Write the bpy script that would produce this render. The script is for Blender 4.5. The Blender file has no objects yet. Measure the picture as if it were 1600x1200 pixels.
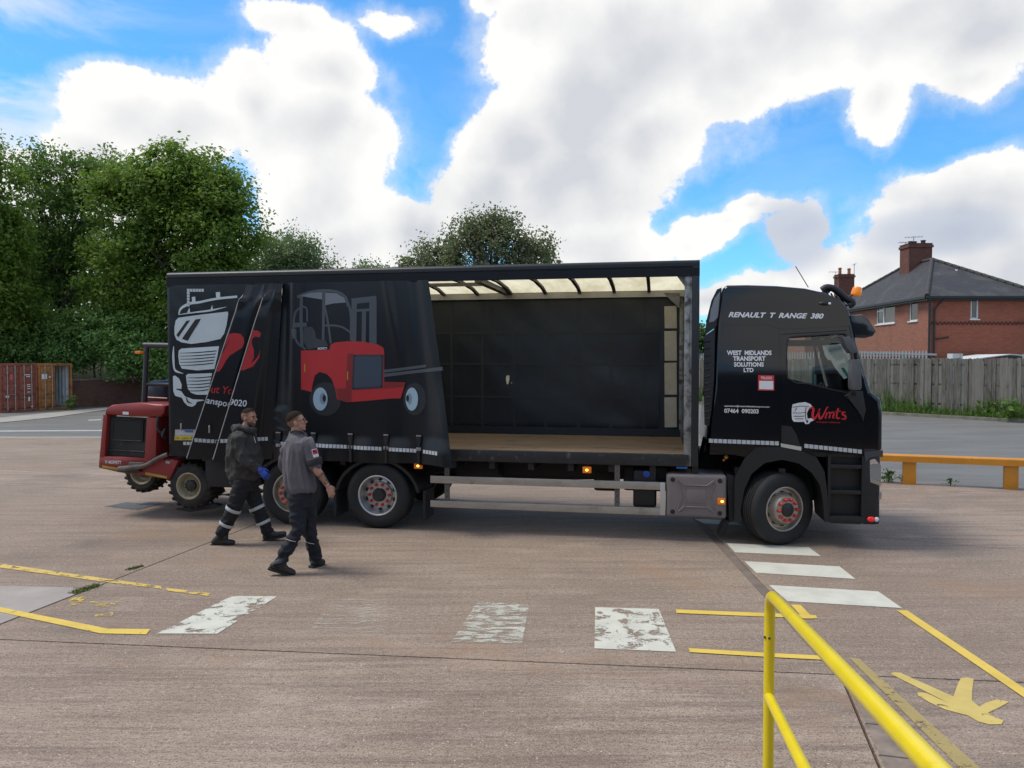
import bpy, bmesh, math, random
import numpy as np
from mathutils import Vector, Matrix, noise as mnoise
from mathutils.geometry import tessellate_polygon

SC = bpy.context.scene
COL = SC.collection
R = math.radians
random.seed(7)

# ------------------------------------------------------------------ camera, sky, sun, exposure
F, CX, CY = 1200.0, 800.0, 600.0          # focal length and centre in photo pixels (1600 x 1200)
HCAM = 2.38                                # eye height: the photographer stands up on a ramp
PITCH = math.atan(35.0 / F)                # horizon at y = 565

cam = bpy.data.cameras.new("camera")
cam.sensor_width = 36.0
cam.lens = 36.0 * F / 1600.0
cam.clip_start = 0.05
cam.clip_end = 3000
cam_o = bpy.data.objects.new("camera", cam)
COL.objects.link(cam_o)
cam_o.location = (0, 0, HCAM)
cam_o.rotation_euler = (R(90) - PITCH, 0, 0)
SC.camera = cam_o

SUN_EL, SUN_AZ = R(62), R(-82)             # azimuth from +Y (away from the camera) towards +X
sun = bpy.data.lights.new("sun", 'SUN')
sun.energy = 1.7
sun.angle = R(20)
sun.color = (1.0, 0.94, 0.84)
sun_o = bpy.data.objects.new("sun", sun)
COL.objects.link(sun_o)
sd = Vector((math.sin(SUN_AZ) * math.cos(SUN_EL), math.cos(SUN_AZ) * math.cos(SUN_EL), math.sin(SUN_EL)))
sun_o.rotation_euler = sd.to_track_quat('Z', 'Y').to_euler()
sun_o.location = sd * 60

SC.view_settings.view_transform = 'Standard'
SC.view_settings.look = 'None'
SC.view_settings.exposure = 0.64
SC.view_settings.gamma = 1.0
SC.view_settings.use_curve_mapping = False
SC.cycles.use_denoising = True
SC.cycles.max_bounces = 6
SC.cycles.diffuse_bounces = 3
SC.cycles.transparent_max_bounces = 24


def azel(px, py):
    u, v = (px - CX) / F, -(py - CY) / F
    X, Y, Z = u, math.cos(PITCH) + math.sin(PITCH) * v, v * math.cos(PITCH) - math.sin(PITCH)
    n = math.sqrt(X * X + Y * Y + Z * Z)
    return math.atan2(X, Y), math.asin(Z / n)


class NT:
    """small helper to write node trees"""
    def __init__(s, tree):
        s.t = tree
        s.n = tree.nodes
        s.l = tree.links

    def node(s, typ, **kw):
        n = s.n.new(typ)
        for k, v in kw.items():
            if k.startswith('i_'):
                key = k[2:]
                key = int(key) if key.isdigit() else key.replace('_', ' ')
                s.put(n.inputs[key], v)
            else:
                setattr(n, k, v)
        return n

    def put(s, inp, v):
        if hasattr(v, 'is_linked') or hasattr(v, 'links'):
            s.l.new(v, inp)
        elif isinstance(v, bpy.types.Node):
            s.l.new(v.outputs[0], inp)
        else:
            try:
                inp.default_value = v
            except Exception:
                inp.default_value = tuple(v) + (1.0,)

    def math(s, op, a, b=0.0, c=None, clamp=False):
        n = s.n.new('ShaderNodeMath')
        n.operation = op
        n.use_clamp = clamp
        s.put(n.inputs[0], a)
        s.put(n.inputs[1], b)
        if c is not None:
            s.put(n.inputs[2], c)
        return n.outputs[0]

    def mix(s, fac, a, b, blend='MIX'):
        n = s.n.new('ShaderNodeMix')
        n.data_type = 'RGBA'
        n.blend_type = blend
        s.put(n.inputs[0], fac)
        for i, v in ((6, a), (7, b)):
            if isinstance(v, (tuple, list)):
                n.inputs[i].default_value = tuple(v)[:3] + (1.0,)
            else:
                s.put(n.inputs[i], v)
        return n.outputs[2]

    def ramp(s, fac, a, b, lo=0.0, hi=1.0, smooth=True):
        n = s.n.new('ShaderNodeMapRange')
        n.interpolation_type = 'SMOOTHSTEP' if smooth else 'LINEAR'
        s.put(n.inputs[0], fac)
        n.inputs[1].default_value = a
        n.inputs[2].default_value = b
        n.inputs[3].default_value = lo
        n.inputs[4].default_value = hi
        return n.outputs[0]

    def noise(s, vec, scale, detail=4.0, rough=0.55, dist=0.0):
        n = s.n.new('ShaderNodeTexNoise')
        s.put(n.inputs['Vector'], vec)
        n.inputs['Scale'].default_value = scale
        n.inputs['Detail'].default_value = detail
        n.inputs['Roughness'].default_value = rough
        n.inputs['Distortion'].default_value = dist
        return n.outputs['Fac']

    def mapping(s, vec, scale=(1, 1, 1), rot=(0, 0, 0), loc=(0, 0, 0)):
        n = s.n.new('ShaderNodeMapping')
        s.put(n.inputs[0], vec)
        n.inputs['Scale'].default_value = scale
        n.inputs['Rotation'].default_value = rot
        n.inputs['Location'].default_value = loc
        return n.outputs[0]


# clouds: (photo x, y, half width, half height, weight) turned into directions of the sky
CLOUDS = [
    (215, 172, 110, 62, 1.0), (300, 185, 110, 66, 1.0), (400, 160, 80, 80, .9), (500, 110, 105, 82, 1.0),
    (490, 210, 135, 100, 1.1), (500, 300, 120, 110, 1.1), (540, 380, 130, 80, 1.0), (470, 20, 110, 34, .75),
    (590, 15, 60, 20, .5), (640, 370, 110, 62, .95), (160, 225, 80, 40, .8),
    (860, 60, 80, 80, 1.0), (930, 150, 180, 150, 1.25), (800, 230, 92, 92, 1.1), (760, 320, 110, 75, 1.1),
    (900, 300, 180, 110, 1.25), (1000, 90, 220, 150, 1.3), (1010, 215, 115, 95, 1.0), (940, 400, 130, 70, 1.0),
    (1130, 115, 150, 80, 1.05), (1220, 60, 220, 90, 1.2), (1420, 40, 230, 70, 1.15), (1560, 60, 130, 60, 1.0),
    (1380, 150, 45, 55, .8), (1530, 130, 60, 30, .6), (1000, 430, 60, 40, .7),
    (1070, 382, 60, 20, .6), (1105, 364, 60, 20, .62), (1140, 345, 60, 19, .62), (1180, 322, 55, 17, .58), (1242, 366, 48, 46, .72),
    (1540, 320, 150, 66, 1.1), (1490, 375, 130, 55, .95), (1370, 412, 110, 40, .85), (1580, 400, 130, 90, 1.1),
    (90, 360, 190, 110, 1.0), (260, 420, 170, 90, 1.0), (60, 480, 200, 90, 1.0),
    (1250, 448, 130, 28, .8), (1120, 460, 60, 30, .8), (780, 10, 40, 30, .6),
]

W = bpy.data.worlds.new("World")
SC.world = W
W.use_nodes = True
W.node_tree.nodes.clear()


def cloud_group():
    g = bpy.data.node_groups.new('cloud_density', 'ShaderNodeTree')
    g.interface.new_socket('Vector', in_out='INPUT', socket_type='NodeSocketVector')
    g.interface.new_socket('Density', in_out='OUTPUT', socket_type='NodeSocketFloat')
    T = NT(g)
    gi, go = T.node('NodeGroupInput'), T.node('NodeGroupOutput')
    vec = gi.outputs[0]
    # ragged displacement of the lookup direction
    nz = T.node('ShaderNodeTexNoise')
    T.put(nz.inputs['Vector'], vec)
    nz.inputs['Scale'].default_value = 7.0
    nz.inputs['Detail'].default_value = 4.0
    off = T.node('ShaderNodeVectorMath', operation='SUBTRACT')
    T.put(off.inputs[0], nz.outputs['Color'])
    off.inputs[1].default_value = (.5, .5, .5)
    sc_ = T.node('ShaderNodeVectorMath', operation='SCALE')
    T.put(sc_.inputs[0], off)
    sc_.inputs['Scale'].default_value = 0.075
    ad = T.node('ShaderNodeVectorMath', operation='ADD')
    T.put(ad.inputs[0], vec)
    T.put(ad.inputs[1], sc_)
    sep = T.node('ShaderNodeSeparateXYZ')
    T.put(sep.inputs[0], ad)
    az = T.math('ARCTAN2', sep.outputs[0], sep.outputs[1])
    el = T.math('ARCSINE', sep.outputs[2])
    field = None
    ae = T.node('ShaderNodeCombineXYZ')
    T.put(ae.inputs[0], az)
    T.put(ae.inputs[1], el)
    for (px, py, w, h, wt) in CLOUDS:
        a0, e0 = azel(px, py)
        kx, ky = F / (w * .95), F / (h * .97)
        q = T.node('ShaderNodeVectorMath', operation='MULTIPLY_ADD')
        T.put(q.inputs[0], ae)
        q.inputs[1].default_value = (kx, ky, 0)
        q.inputs[2].default_value = (-a0 * kx, -e0 * ky, 0)
        ln = T.node('ShaderNodeVectorMath', operation='LENGTH')
        T.put(ln.inputs[0], q)
        b = T.math('MULTIPLY_ADD', ln.outputs['Value'], -wt, wt)
        field = b if field is None else T.math('SMOOTH_MAX', field, b, 0.22)
    # everywhere else: the same kind of broken cumulus from plain noise
    gen = T.ramp(T.noise(T.mapping(vec, (1, 1, 1.7)), 2.3, 3.0, .5), .38, .68, -0.7, .9, smooth=False)
    inside = T.math('MULTIPLY', T.ramp(T.math('ABSOLUTE', az), .60, .85, 1, 0), T.ramp(el, .48, .66, 1, 0))
    field = T.math('ADD', T.math('MULTIPLY', T.math('MAXIMUM', field, -0.7), inside),
                   T.math('MULTIPLY', gen, T.math('SUBTRACT', 1.0, inside)))
    fb = T.noise(vec, 15.0, 8.0, .66)
    fb2 = T.noise(vec, 3.5, 4.0, .5)
    dens = T.math('ADD', field, T.math('MULTIPLY', T.math('SUBTRACT', fb, .5), 1.1))
    dens = T.math('ADD', dens, T.math('MULTIPLY', T.math('SUBTRACT', fb2, .5), .35))
    T.l.new(dens, go.inputs[0])
    return g


def build_world():
    T = NT(W.node_tree)
    out = T.node('ShaderNodeOutputWorld')
    sky = T.node('ShaderNodeTexSky', sky_type='NISHITA')
    sky.sun_disc = False
    sky.sun_elevation = SUN_EL
    sky.sun_rotation = SUN_AZ
    sky.altitude = 100
    sky.air_density = 1.0
    sky.dust_density = 0.6
    sky.ozone_density = 2.0
    geo = T.node('ShaderNodeTexCoord')
    g = cloud_group()
    vec = geo.outputs['Generated']
    d1 = T.node('ShaderNodeGroup', node_tree=g)
    T.put(d1.inputs[0], vec)
    up = T.node('ShaderNodeVectorMath', operation='ADD')
    T.put(up.inputs[0], vec)
    up.inputs[1].default_value = (-0.022, 0.0, 0.028)
    dens = d1.outputs[0]
    alpha = T.math('MAXIMUM', T.ramp(dens, 0.0, 0.17), T.ramp(T.math('ADD', dens, T.math('MULTIPLY', T.noise(T.mapping(vec, (1, 1, 1.6)), 5.0, 6.0, .6), .6)), .02, .55, 0, .45))
    # lit side white, thick and shaded side grey
    big = T.math('SUBTRACT', T.noise(vec, 4.2, 3.0, .45), T.noise(up.outputs[0], 4.2, 3.0, .45))
    lit = T.math('SUBTRACT', T.noise(vec, 15.0, 4.0, .5), T.noise(up.outputs[0], 15.0, 4.0, .5))
    shade = T.math('ADD', T.math('MULTIPLY', big, 3.2), T.math('MULTIPLY', lit, .9))
    shade = T.math('ADD', shade, T.ramp(dens, .1, 1.1, .95, .22))
    var = T.noise(vec, 2.4, 3.0, .45)
    shade = T.math('ADD', shade, T.math('MULTIPLY', T.math('SUBTRACT', var, .5), .9), clamp=True)
    ccol = T.mix(shade, (0.425, 0.44, 0.47), (0.655, 0.65, 0.635))
    # two shaded clouds low on the right
    sp2 = T.node('ShaderNodeSeparateXYZ')
    T.put(sp2.inputs[0], vec)
    az2, el2 = T.math('ARCTAN2', sp2.outputs[0], sp2.outputs[1]), T.math('ARCSINE', sp2.outputs[2])
    for (px, py, w, h, k) in ((1242, 368, 75, 70, .42), (1455, 362, 120, 42, .34)):
        a0, e0 = azel(px, py)
        da = T.math('MULTIPLY_ADD', az2, F / w, -a0 * F / w)
        de = T.math('MULTIPLY_ADD', el2, F / h, -e0 * F / h)
        dd = T.math('ADD', T.math('MULTIPLY', da, da), T.math('MULTIPLY', de, de))
        dd = T.math('ADD', dd, T.math('MULTIPLY', T.math('SUBTRACT', var, .5), 1.2))
        ccol = T.mix(T.ramp(dd, .2, 1.1, k * 1.6, 0), ccol, (.27, .32, .42))
    # thin high veil
    wis = T.noise(T.mapping(vec, (1.0, 1.0, 3.2)), 3.2, 6.0, .6, .6)
    sep = T.node('ShaderNodeSeparateXYZ')
    T.put(sep.inputs[0], vec)
    left = T.ramp(T.math('ARCTAN2', sep.outputs[0], sep.outputs[1]), -.66, -.36, 1, 0.12)
    veil = T.math('MULTIPLY', T.ramp(wis, .42, .66, 0, .85), left)
    skyc = T.node('ShaderNodeVectorMath', operation='MULTIPLY')
    T.put(skyc.inputs[0], sky.outputs[0])
    skyc.inputs[1].default_value = SKY_TINT
    k = T.node('ShaderNodeVectorMath', operation='SCALE')
    T.put(k.inputs[0], skyc)
    k.inputs['Scale'].default_value = 1.0
    cl = T.node('ShaderNodeVectorMath', operation='SCALE')
    T.put(cl.inputs[0], ccol)
    cl.inputs['Scale'].default_value = 1.0 / SKY_STR
    c1 = T.mix(veil, k.outputs[0], T.mix(1.0, cl.outputs[0], (.95, .97, 1.0), 'MULTIPLY'))
    c2 = T.mix(alpha, c1, cl.outputs[0])
    bg = T.node('ShaderNodeBackground')
    T.put(bg.inputs[0], c2)
    bg.inputs[1].default_value = SKY_STR
    T.l.new(bg.outputs[0], out.inputs[0])


SKY_STR = 0.10
SKY_TINT = (0.47, 1.02, 1.36)
build_world()
W.cycles.sampling_method = 'MANUAL'
W.cycles.sample_map_resolution = 256


# ------------------------------------------------------------------ photo pixel -> place
def ray(px, py):
    u, v = (px - CX) / F, -(py - CY) / F
    return Vector((u, math.cos(PITCH) + math.sin(PITCH) * v, v * math.cos(PITCH) - math.sin(PITCH)))


def G(px, py, z=0.0):
    """point of the ground (or of a level z) under a photo pixel"""
    d = ray(px, py)
    t = (z - HCAM) / d.z
    return Vector((d.x * t, d.y * t, z))


def WD(px, py, D):
    """point at depth D (along +Y)"""
    d = ray(px, py)
    t = D / d.y
    return Vector((d.x * t, D, HCAM + d.z * t))


def WX(px, py, X):
    d = ray(px, py)
    t = X / d.x
    return Vector((X, d.y * t, HCAM + d.z * t))


# the lorry's own frame: origin on the ground under its front wheel's outer face
TA = R(-10.8)
TO = Vector((3.54, 9.85, 0))
TX = Vector((math.cos(TA), math.sin(TA), 0))
TY = Vector((-math.sin(TA), math.cos(TA), 0))


def P(px, py, y=0.0):
    """(x, z) on the lorry's side plane (y metres behind its near face)"""
    d = ray(px, py)
    o = Vector((0, 0, HCAM)) - TO
    t = (y - o.dot(TY)) / d.dot(TY)
    q = o + d * t
    return (q.dot(TX), q.z)


# ------------------------------------------------------------------ colours and materials
def lin(c):
    c = c / 255.0
    return c / 12.92 if c <= .04045 else ((c + .055) / 1.055) ** 2.4


def S(r, g, b):
    return (lin(r), lin(g), lin(b))


MATS = {}


def mat(name, color=(.5, .5, .5), rough=.6, metal=0.0, var=0.0, vscale=3.0, bump=0.0, bscale=60.0, dirt=None,
        dirt_amt=0.0, dscale=2.0, coat=0.0, spec=.5, vstretch=(1, 1, 1), emit=0.0, island=0.0):
    if name in MATS:
        return MATS[name]
    m = bpy.data.materials.new(name)
    m.use_nodes = True
    T = NT(m.node_tree)
    b = m.node_tree.nodes['Principled BSDF']
    co = T.node('ShaderNodeTexCoord').outputs['Object']
    col = None
    b.inputs['Base Color'].default_value = tuple(color) + (1,)
    if var > 0:
        nz = T.noise(T.mapping(co, vstretch), vscale, 6.0, .6)
        f = T.ramp(nz, .25, .75, 1 - var, 1 + var, smooth=False)
        mm = T.node('ShaderNodeVectorMath', operation='SCALE')
        mm.inputs[0].default_value = color
        T.put(mm.inputs['Scale'], f)
        col = mm.outputs[0]
    if island > 0:
        gi = T.node('ShaderNodeNewGeometry').outputs['Random Per Island']
        f = T.ramp(gi, 0, 1, 1 - island, 1 + island, smooth=False)
        mm = T.node('ShaderNodeVectorMath', operation='SCALE')
        if col is None:
            mm.inputs[0].default_value = color
        else:
            T.put(mm.inputs[0], col)
        T.put(mm.inputs['Scale'], f)
        col = mm.outputs[0]
    rsock = None
    if dirt is not None:
        nz = T.noise(co, dscale, 8.0, .65, .3)
        f = T.ramp(nz, .62 - .35 * dirt_amt, .80 - .2 * dirt_amt, 0, min(1, .4 + dirt_amt))
        col = T.mix(f, col if col is not None else color, dirt)
        rsock = T.ramp(f, 0, 1, rough, min(.95, rough + .4))
    if col is not None:
        T.put(b.inputs['Base Color'], col)
    b.inputs['Roughness'].default_value = rough
    if rsock is not None:
        T.put(b.inputs['Roughness'], rsock)
    b.inputs['Metallic'].default_value = metal
    b.inputs['Specular IOR Level'].default_value = spec
    b.inputs['Coat Weight'].default_value = coat
    if coat:
        b.inputs['Coat Roughness'].default_value = .06
    if emit:
        b.inputs['Emission Color'].default_value = tuple(color) + (1,)
        b.inputs['Emission Strength'].default_value = emit
    if bump > 0:
        bn = T.node('ShaderNodeBump')
        bn.inputs['Strength'].default_value = 1.0
        bn.inputs['Distance'].default_value = bump
        T.put(bn.inputs['Height'], T.noise(T.mapping(co, vstretch), bscale, 5.0, .6))
        T.l.new(bn.outputs[0], b.inputs['Normal'])
    MATS[name] = m
    return m


# ------------------------------------------------------------------ mesh helpers
def link(o, parent=None):
    COL.objects.link(o)
    if parent is not None:
        o.parent = parent
    return o


def tag(o, label=None, cat=None, group=None, kind=None):
    if label:
        o['label'] = label
    if cat:
        o['category'] = cat
    if group:
        o['group'] = group
    if kind:
        o['kind'] = kind
    return o


def empty(name, loc=(0, 0, 0), rz=0.0, parent=None):
    o = bpy.data.objects.new(name, None)
    o.empty_display_size = .2
    o.location = loc
    o.rotation_euler = (0, 0, rz)
    return link(o, parent)


def shade(me, ang):
    if ang is None:
        return
    me.polygons.foreach_set('use_smooth', [True] * len(me.polygons))
    if ang < 179:
        me.set_sharp_from_angle(angle=R(ang))


class MB:
    def __init__(s):
        s.bm = bmesh.new()

    def _add(s, verts, faces):
        vs = [s.bm.verts.new(v) for v in verts]
        fs = []
        for f in faces:
            try:
                fs.append(s.bm.faces.new([vs[i] for i in f]))
            except ValueError:
                pass
        return vs, fs

    def box(s, x0, x1, y0, y1, z0, z1, bevel=0.0, seg=2, m=None):
        v = [(x, y, z) for z in (z0, z1) for y in (y0, y1) for x in (x0, x1)]
        if m is not None:
            v = [m @ Vector(q) for q in v]
        vs, fs = s._add(v, [(0, 2, 3, 1), (4, 5, 7, 6), (0, 1, 5, 4), (2, 6, 7, 3), (0, 4, 6, 2), (1, 3, 7, 5)])
        if bevel:
            es = list({e for f in fs for e in f.edges})
            bmesh.ops.bevel(s.bm, geom=es, offset=bevel, segments=seg, profile=.6, affect='EDGES')
        return s

    def prism(s, poly, y0, y1, axis='y', bevel=0.0, m=None):
        """polygon in (x, z) drawn out from y0 to y1 (axis y); axis x: polygon in (y, z); axis z: (x, y)"""
        def mk(p, t):
            q = {'y': (p[0], t, p[1]), 'x': (t, p[0], p[1]), 'z': (p[0], p[1], t)}[axis]
            return m @ Vector(q) if m is not None else q
        n = len(poly)
        v = [mk(p, y0) for p in poly] + [mk(p, y1) for p in poly]
        fc = [tuple(range(n)), tuple(range(2 * n - 1, n - 1, -1))]
        fc += [(i, i + n, (i + 1) % n + n, (i + 1) % n) for i in range(n)]
        vs, fs = s._add(v, fc)
        if bevel:
            es = list({e for f in fs[:2] for e in f.edges})
            bmesh.ops.bevel(s.bm, geom=es, offset=bevel, segments=2, profile=.6, affect='EDGES')
        return s

    def tube(s, path, r, n=10, caps=True, closed=False):
        """round tube along a path; r a number or one per point"""
        pts = [Vector(p) for p in path]
        k = len(pts)
        rr = r if isinstance(r, (list, tuple)) else [r] * k
        rings = []
        prev = None
        for i, p in enumerate(pts):
            if closed:
                t = pts[(i + 1) % k] - pts[i - 1]
            else:
                t = pts[min(i + 1, k - 1)] - pts[max(i - 1, 0)]
            t.normalize()
            if prev is None:
                a = t.orthogonal().normalized()
            else:
                a = (prev - t * prev.dot(t))
                a = a.normalized() if a.length > 1e-6 else t.orthogonal().normalized()
            prev = a
            b = t.cross(a)
            rings.append([s.bm.verts.new(p + (a * math.cos(2 * math.pi * j / n) + b * math.sin(2 * math.pi * j / n)) * rr[i]) for j in range(n)])
        for i in range(k if closed else k - 1):
            A, B = rings[i], rings[(i + 1) % k]
            for j in range(n):
                s.bm.faces.new((A[j], A[(j + 1) % n], B[(j + 1) % n], B[j]))
        if caps and not closed:
            s.bm.faces.new(rings[0][::-1])
            s.bm.faces.new(rings[-1])
        return s

    def lathe(s, prof, m, n=32, closed=False):
        """profile of (radius, height) turned round the local z axis of matrix m"""
        rings = []
        for (r, h) in prof:
            if r < 1e-6:
                rings.append([s.bm.verts.new(m @ Vector((0, 0, h)))])
            else:
                rings.append([s.bm.verts.new(m @ Vector((r * math.cos(2 * math.pi * j / n), r * math.sin(2 * math.pi * j / n), h))) for j in range(n)])
        k = len(rings)
        for i in range(k if closed else k - 1):
            A, B = rings[i], rings[(i + 1) % k]
            for j in range(n):
                j2 = (j + 1) % n
                if len(A) == 1 and len(B) == 1:
                    continue
                if len(A) == 1:
                    s.bm.faces.new((A[0], B[j2], B[j]))
                elif len(B) == 1:
                    s.bm.faces.new((A[j], A[j2], B[0]))
                else:
                    s.bm.faces.new((A[j], A[j2], B[j2], B[j]))
        return s

    def ball(s, c, r, n=12, m=None):
        """ellipsoid: r a number or (rx, ry, rz)"""
        rx, ry, rz = r if isinstance(r, (tuple, list)) else (r, r, r)
        M_ = (m if m is not None else Matrix.Identity(4))
        mm = Matrix.Translation(Vector(c)) @ M_.to_3x3().to_4x4() @ Matrix.Diagonal((rx, ry, rz, 1))
        h = n // 2
        s.lathe([(math.sin(math.pi * i / h) if 0 < i < h else 0, -math.cos(math.pi * i / h)) for i in range(h + 1)], mm, n)
        return s

    def capsule(s, p0, r0, p1, r1, n=14):
        p0, p1 = Vector(p0), Vector(p1)
        ax = p1 - p0
        L = ax.length
        q = ax.to_track_quat('Z', 'Y').to_matrix().to_4x4()
        mm = Matrix.Translation(p0) @ q
        prof = [(0, -r0)]
        for i in range(1, 4):
            a = math.pi / 2 * i / 4
            prof.append((r0 * math.sin(a), -r0 * math.cos(a)))
        prof += [(r0, 0), (r1, L)]
        for i in range(1, 4):
            a = math.pi / 2 * i / 4
            prof.append((r1 * math.cos(a), L + r1 * math.sin(a)))
        prof.append((0, L + r1))
        return s.lathe(prof, mm, n)

    def loft(s, rings, caps=True):
        """rings: lists of equally many points"""
        rs = [[s.bm.verts.new(p) for p in r] for r in rings]
        n = len(rs[0])
        for A, B in zip(rs[:-1], rs[1:]):
            for j in range(n):
                s.bm.faces.new((A[j], A[(j + 1) % n], B[(j + 1) % n], B[j]))
        if caps:
            s.bm.faces.new(rs[0][::-1])
            s.bm.faces.new(rs[-1])
        return s

    def quad(s, a, b, c, d):
        s._add([a, b, c, d], [(0, 1, 2, 3)])
        return s

    def build(s, name, m, parent=None, ang=35, fix=True):
        if fix:
            bmesh.ops.recalc_face_normals(s.bm, faces=s.bm.faces[:])
        me = bpy.data.meshes.new(name)
        s.bm.to_mesh(me)
        s.bm.free()
        shade(me, ang)
        if m is not None:
            me.materials.append(m)
        return link(bpy.data.objects.new(name, me), parent)


def share(name, src, parent, loc=(0, 0, 0), rot=(0, 0, 0), scale=(1, 1, 1)):
    """another object with the same mesh"""
    o = bpy.data.objects.new(name, src.data)
    o.location, o.rotation_euler, o.scale = loc, rot, scale
    return link(o, parent)


def raw(name, V, Fc, m, parent=None, ang=None):
    me = bpy.data.meshes.new(name)
    me.from_pydata([tuple(v) for v in V], [], Fc)
    shade(me, ang)
    me.materials.append(m)
    return link(bpy.data.objects.new(name, me), parent)


def axis_y(x, y, z, flip=False):
    """matrix whose z axis looks to -y (out of the lorry's near side)"""
    return Matrix.Translation((x, y, z)) @ Matrix.Rotation(R(90), 4, 'X')


def catmull(pts, n=6, closed=False):
    pts = [Vector(p) for p in pts]
    out = []
    k = len(pts)
    rng = k if closed else k - 1
    for i in range(rng):
        p0 = pts[(i - 1) % k] if closed or i > 0 else pts[0] * 2 - pts[1]
        p1, p2 = pts[i], pts[(i + 1) % k]
        p3 = pts[(i + 2) % k] if closed or i + 2 < k else pts[-1] * 2 - pts[-2]
        for j in range(n):
            t = j / n
            out.append(.5 * ((2 * p1) + (p2 - p0) * t + (2 * p0 - 5 * p1 + 4 * p2 - p3) * t * t + (3 * p1 - p0 - 3 * p2 + p3) * t ** 3))
    if not closed:
        out.append(pts[-1])
    return out


def tri_poly(outer, holes=()):
    loops = [[Vector((p[0], p[1], 0)) for p in lp] for lp in [outer] + list(holes)]
    flat = [p for lp in loops for p in lp]
    return flat, tessellate_polygon(loops)


def sheet(name, shapes, surf, m, parent, lift=.004, step=None, thick=0.0, ang=30, clip=()):
    """flat shapes (outer, holes) in (x, z) laid on a side surface y = surf(x, z); shapes may also be (verts, faces)"""
    bm = bmesh.new()
    for sh in shapes:
        if sh[0] == 'mesh':
            V, Fc = sh[1], sh[2]
        else:
            V, Fc = tri_poly(sh[0], sh[1] if len(sh) > 1 else ())
        vs = [bm.verts.new((v[0], 0, v[1])) for v in V]
        for f in Fc:
            try:
                bm.faces.new([vs[i] for i in f])
            except ValueError:
                pass
    if step:
        xs = [v.co.x for v in bm.verts]
        zs = [v.co.z for v in bm.verts]
        sx, sz = step if isinstance(step, tuple) else (step, step)
        for ax, lo, hi, st in ((0, min(xs), max(xs), sx), (2, min(zs), max(zs), sz)):
            if not st:
                continue
            c = math.ceil(lo / st) * st
            while c < hi:
                no = Vector((1, 0, 0)) if ax == 0 else Vector((0, 0, 1))
                bmesh.ops.bisect_plane(bm, geom=bm.verts[:] + bm.edges[:] + bm.faces[:], plane_co=no * c, plane_no=no, dist=1e-5)
                c += st
    for (L_, sg) in clip:          # keep only what lies on the right of a slanting edge
        a_, c_ = Vector((L_(1.0) + .006, 0, 1.0)), Vector((L_(3.0) + .006, 0, 3.0))
        no = Vector(((c_ - a_).z, 0, -(c_ - a_).x)).normalized()
        bmesh.ops.bisect_plane(bm, geom=bm.verts[:] + bm.edges[:] + bm.faces[:], plane_co=a_, plane_no=no, clear_inner=True, dist=1e-5)
    for v in bm.verts:
        v.co.y = surf(v.co.x, v.co.z) - lift
    for f in bm.faces:
        f.normal_update()
        if f.normal.y > 0:
            f.normal_flip()
    if thick:
        r = bmesh.ops.extrude_face_region(bm, geom=bm.faces[:])
        ev = [g for g in r['geom'] if isinstance(g, bmesh.types.BMVert)]
        for v in ev:
            v.co.y += thick
        bmesh.ops.recalc_face_normals(bm, faces=bm.faces[:])
    me = bpy.data.meshes.new(name)
    bm.to_mesh(me)
    bm.free()
    shade(me, ang)
    me.materials.append(m)
    return link(bpy.data.objects.new(name, me), parent)


def stroke(path, width, n=5):
    """outline of a brush stroke; width a number or one per point (same units as path)"""
    k = len(path)
    ws = width if isinstance(width, (list, tuple)) else [width] * k
    pw = [Vector((p[0], p[1], w)) for p, w in zip(path, ws)]
    c = catmull(pw, n) if k > 2 else pw
    L, Rr = [], []
    for i, p in enumerate(c):
        t = (c[min(i + 1, len(c) - 1)] - c[max(i - 1, 0)]).to_2d()
        if t.length < 1e-9:
            continue
        t.normalize()
        nn = Vector((-t.y, t.x)) * max(p.z, .05) / 2
        L.append((p.x + nn.x, p.y + nn.y))
        Rr.append((p.x - nn.x, p.y - nn.y))
    V = L + Rr
    m_ = len(L)
    return ('mesh', V, [(i, i + 1, m_ + i + 1, m_ + i) for i in range(m_ - 1)])


def ellipse(cx, cy, rx, ry, n=28, a0=0.0, a1=2 * math.pi):
    return [(cx + rx * math.cos(a0 + (a1 - a0) * i / n), cy + ry * math.sin(a0 + (a1 - a0) * i / n)) for i in range(n)]


def conv(shape, fn):
    """turn a shape's points by fn"""
    if shape[0] == 'mesh':
        return ('mesh', [fn(*v) for v in shape[1]], shape[2])
    return tuple([[fn(*p) for p in shape[0]]] + ([[[fn(*p) for p in h] for h in shape[1]]] if len(shape) > 1 else []))


def text_shape(body, quad, shear=0.0, bold=0.0, spacing=1.0):
    """letters as a mesh fitted into a quad of (x, y) corners: bottom left, bottom right, top right, top left"""
    cu = bpy.data.curves.new('lettering', 'FONT')
    cu.body = body
    cu.size = 1.0
    cu.shear = shear
    cu.offset = bold
    cu.space_character = spacing
    cu.align_x = 'LEFT'
    cu.resolution_u = 3
    cu.fill_mode = 'FRONT'
    o = bpy.data.objects.new('lettering', cu)
    COL.objects.link(o)
    dg = bpy.context.evaluated_depsgraph_get()
    dg.update()
    me = bpy.data.meshes.new_from_object(o.evaluated_get(dg))
    V = [(v.co.x, v.co.y) for v in me.vertices]
    Fc = [tuple(p.vertices) for p in me.polygons]
    bpy.data.objects.remove(o)
    bpy.data.curves.remove(cu)
    bpy.data.meshes.remove(me)
    x0, x1 = min(v[0] for v in V), max(v[0] for v in V)
    y0, y1 = min(v[1] for v in V), max(v[1] for v in V)
    a, b, c, d = [Vector(q) for q in quad]
    out = []
    for (x, y) in V:
        s_, t_ = (x - x0) / (x1 - x0), (y - y0) / (y1 - y0)
        p = a * (1 - s_) * (1 - t_) + b * s_ * (1 - t_) + c * s_ * t_ + d * (1 - s_) * t_
        out.append((p.x, p.y))
    return ('mesh', out, Fc)


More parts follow.
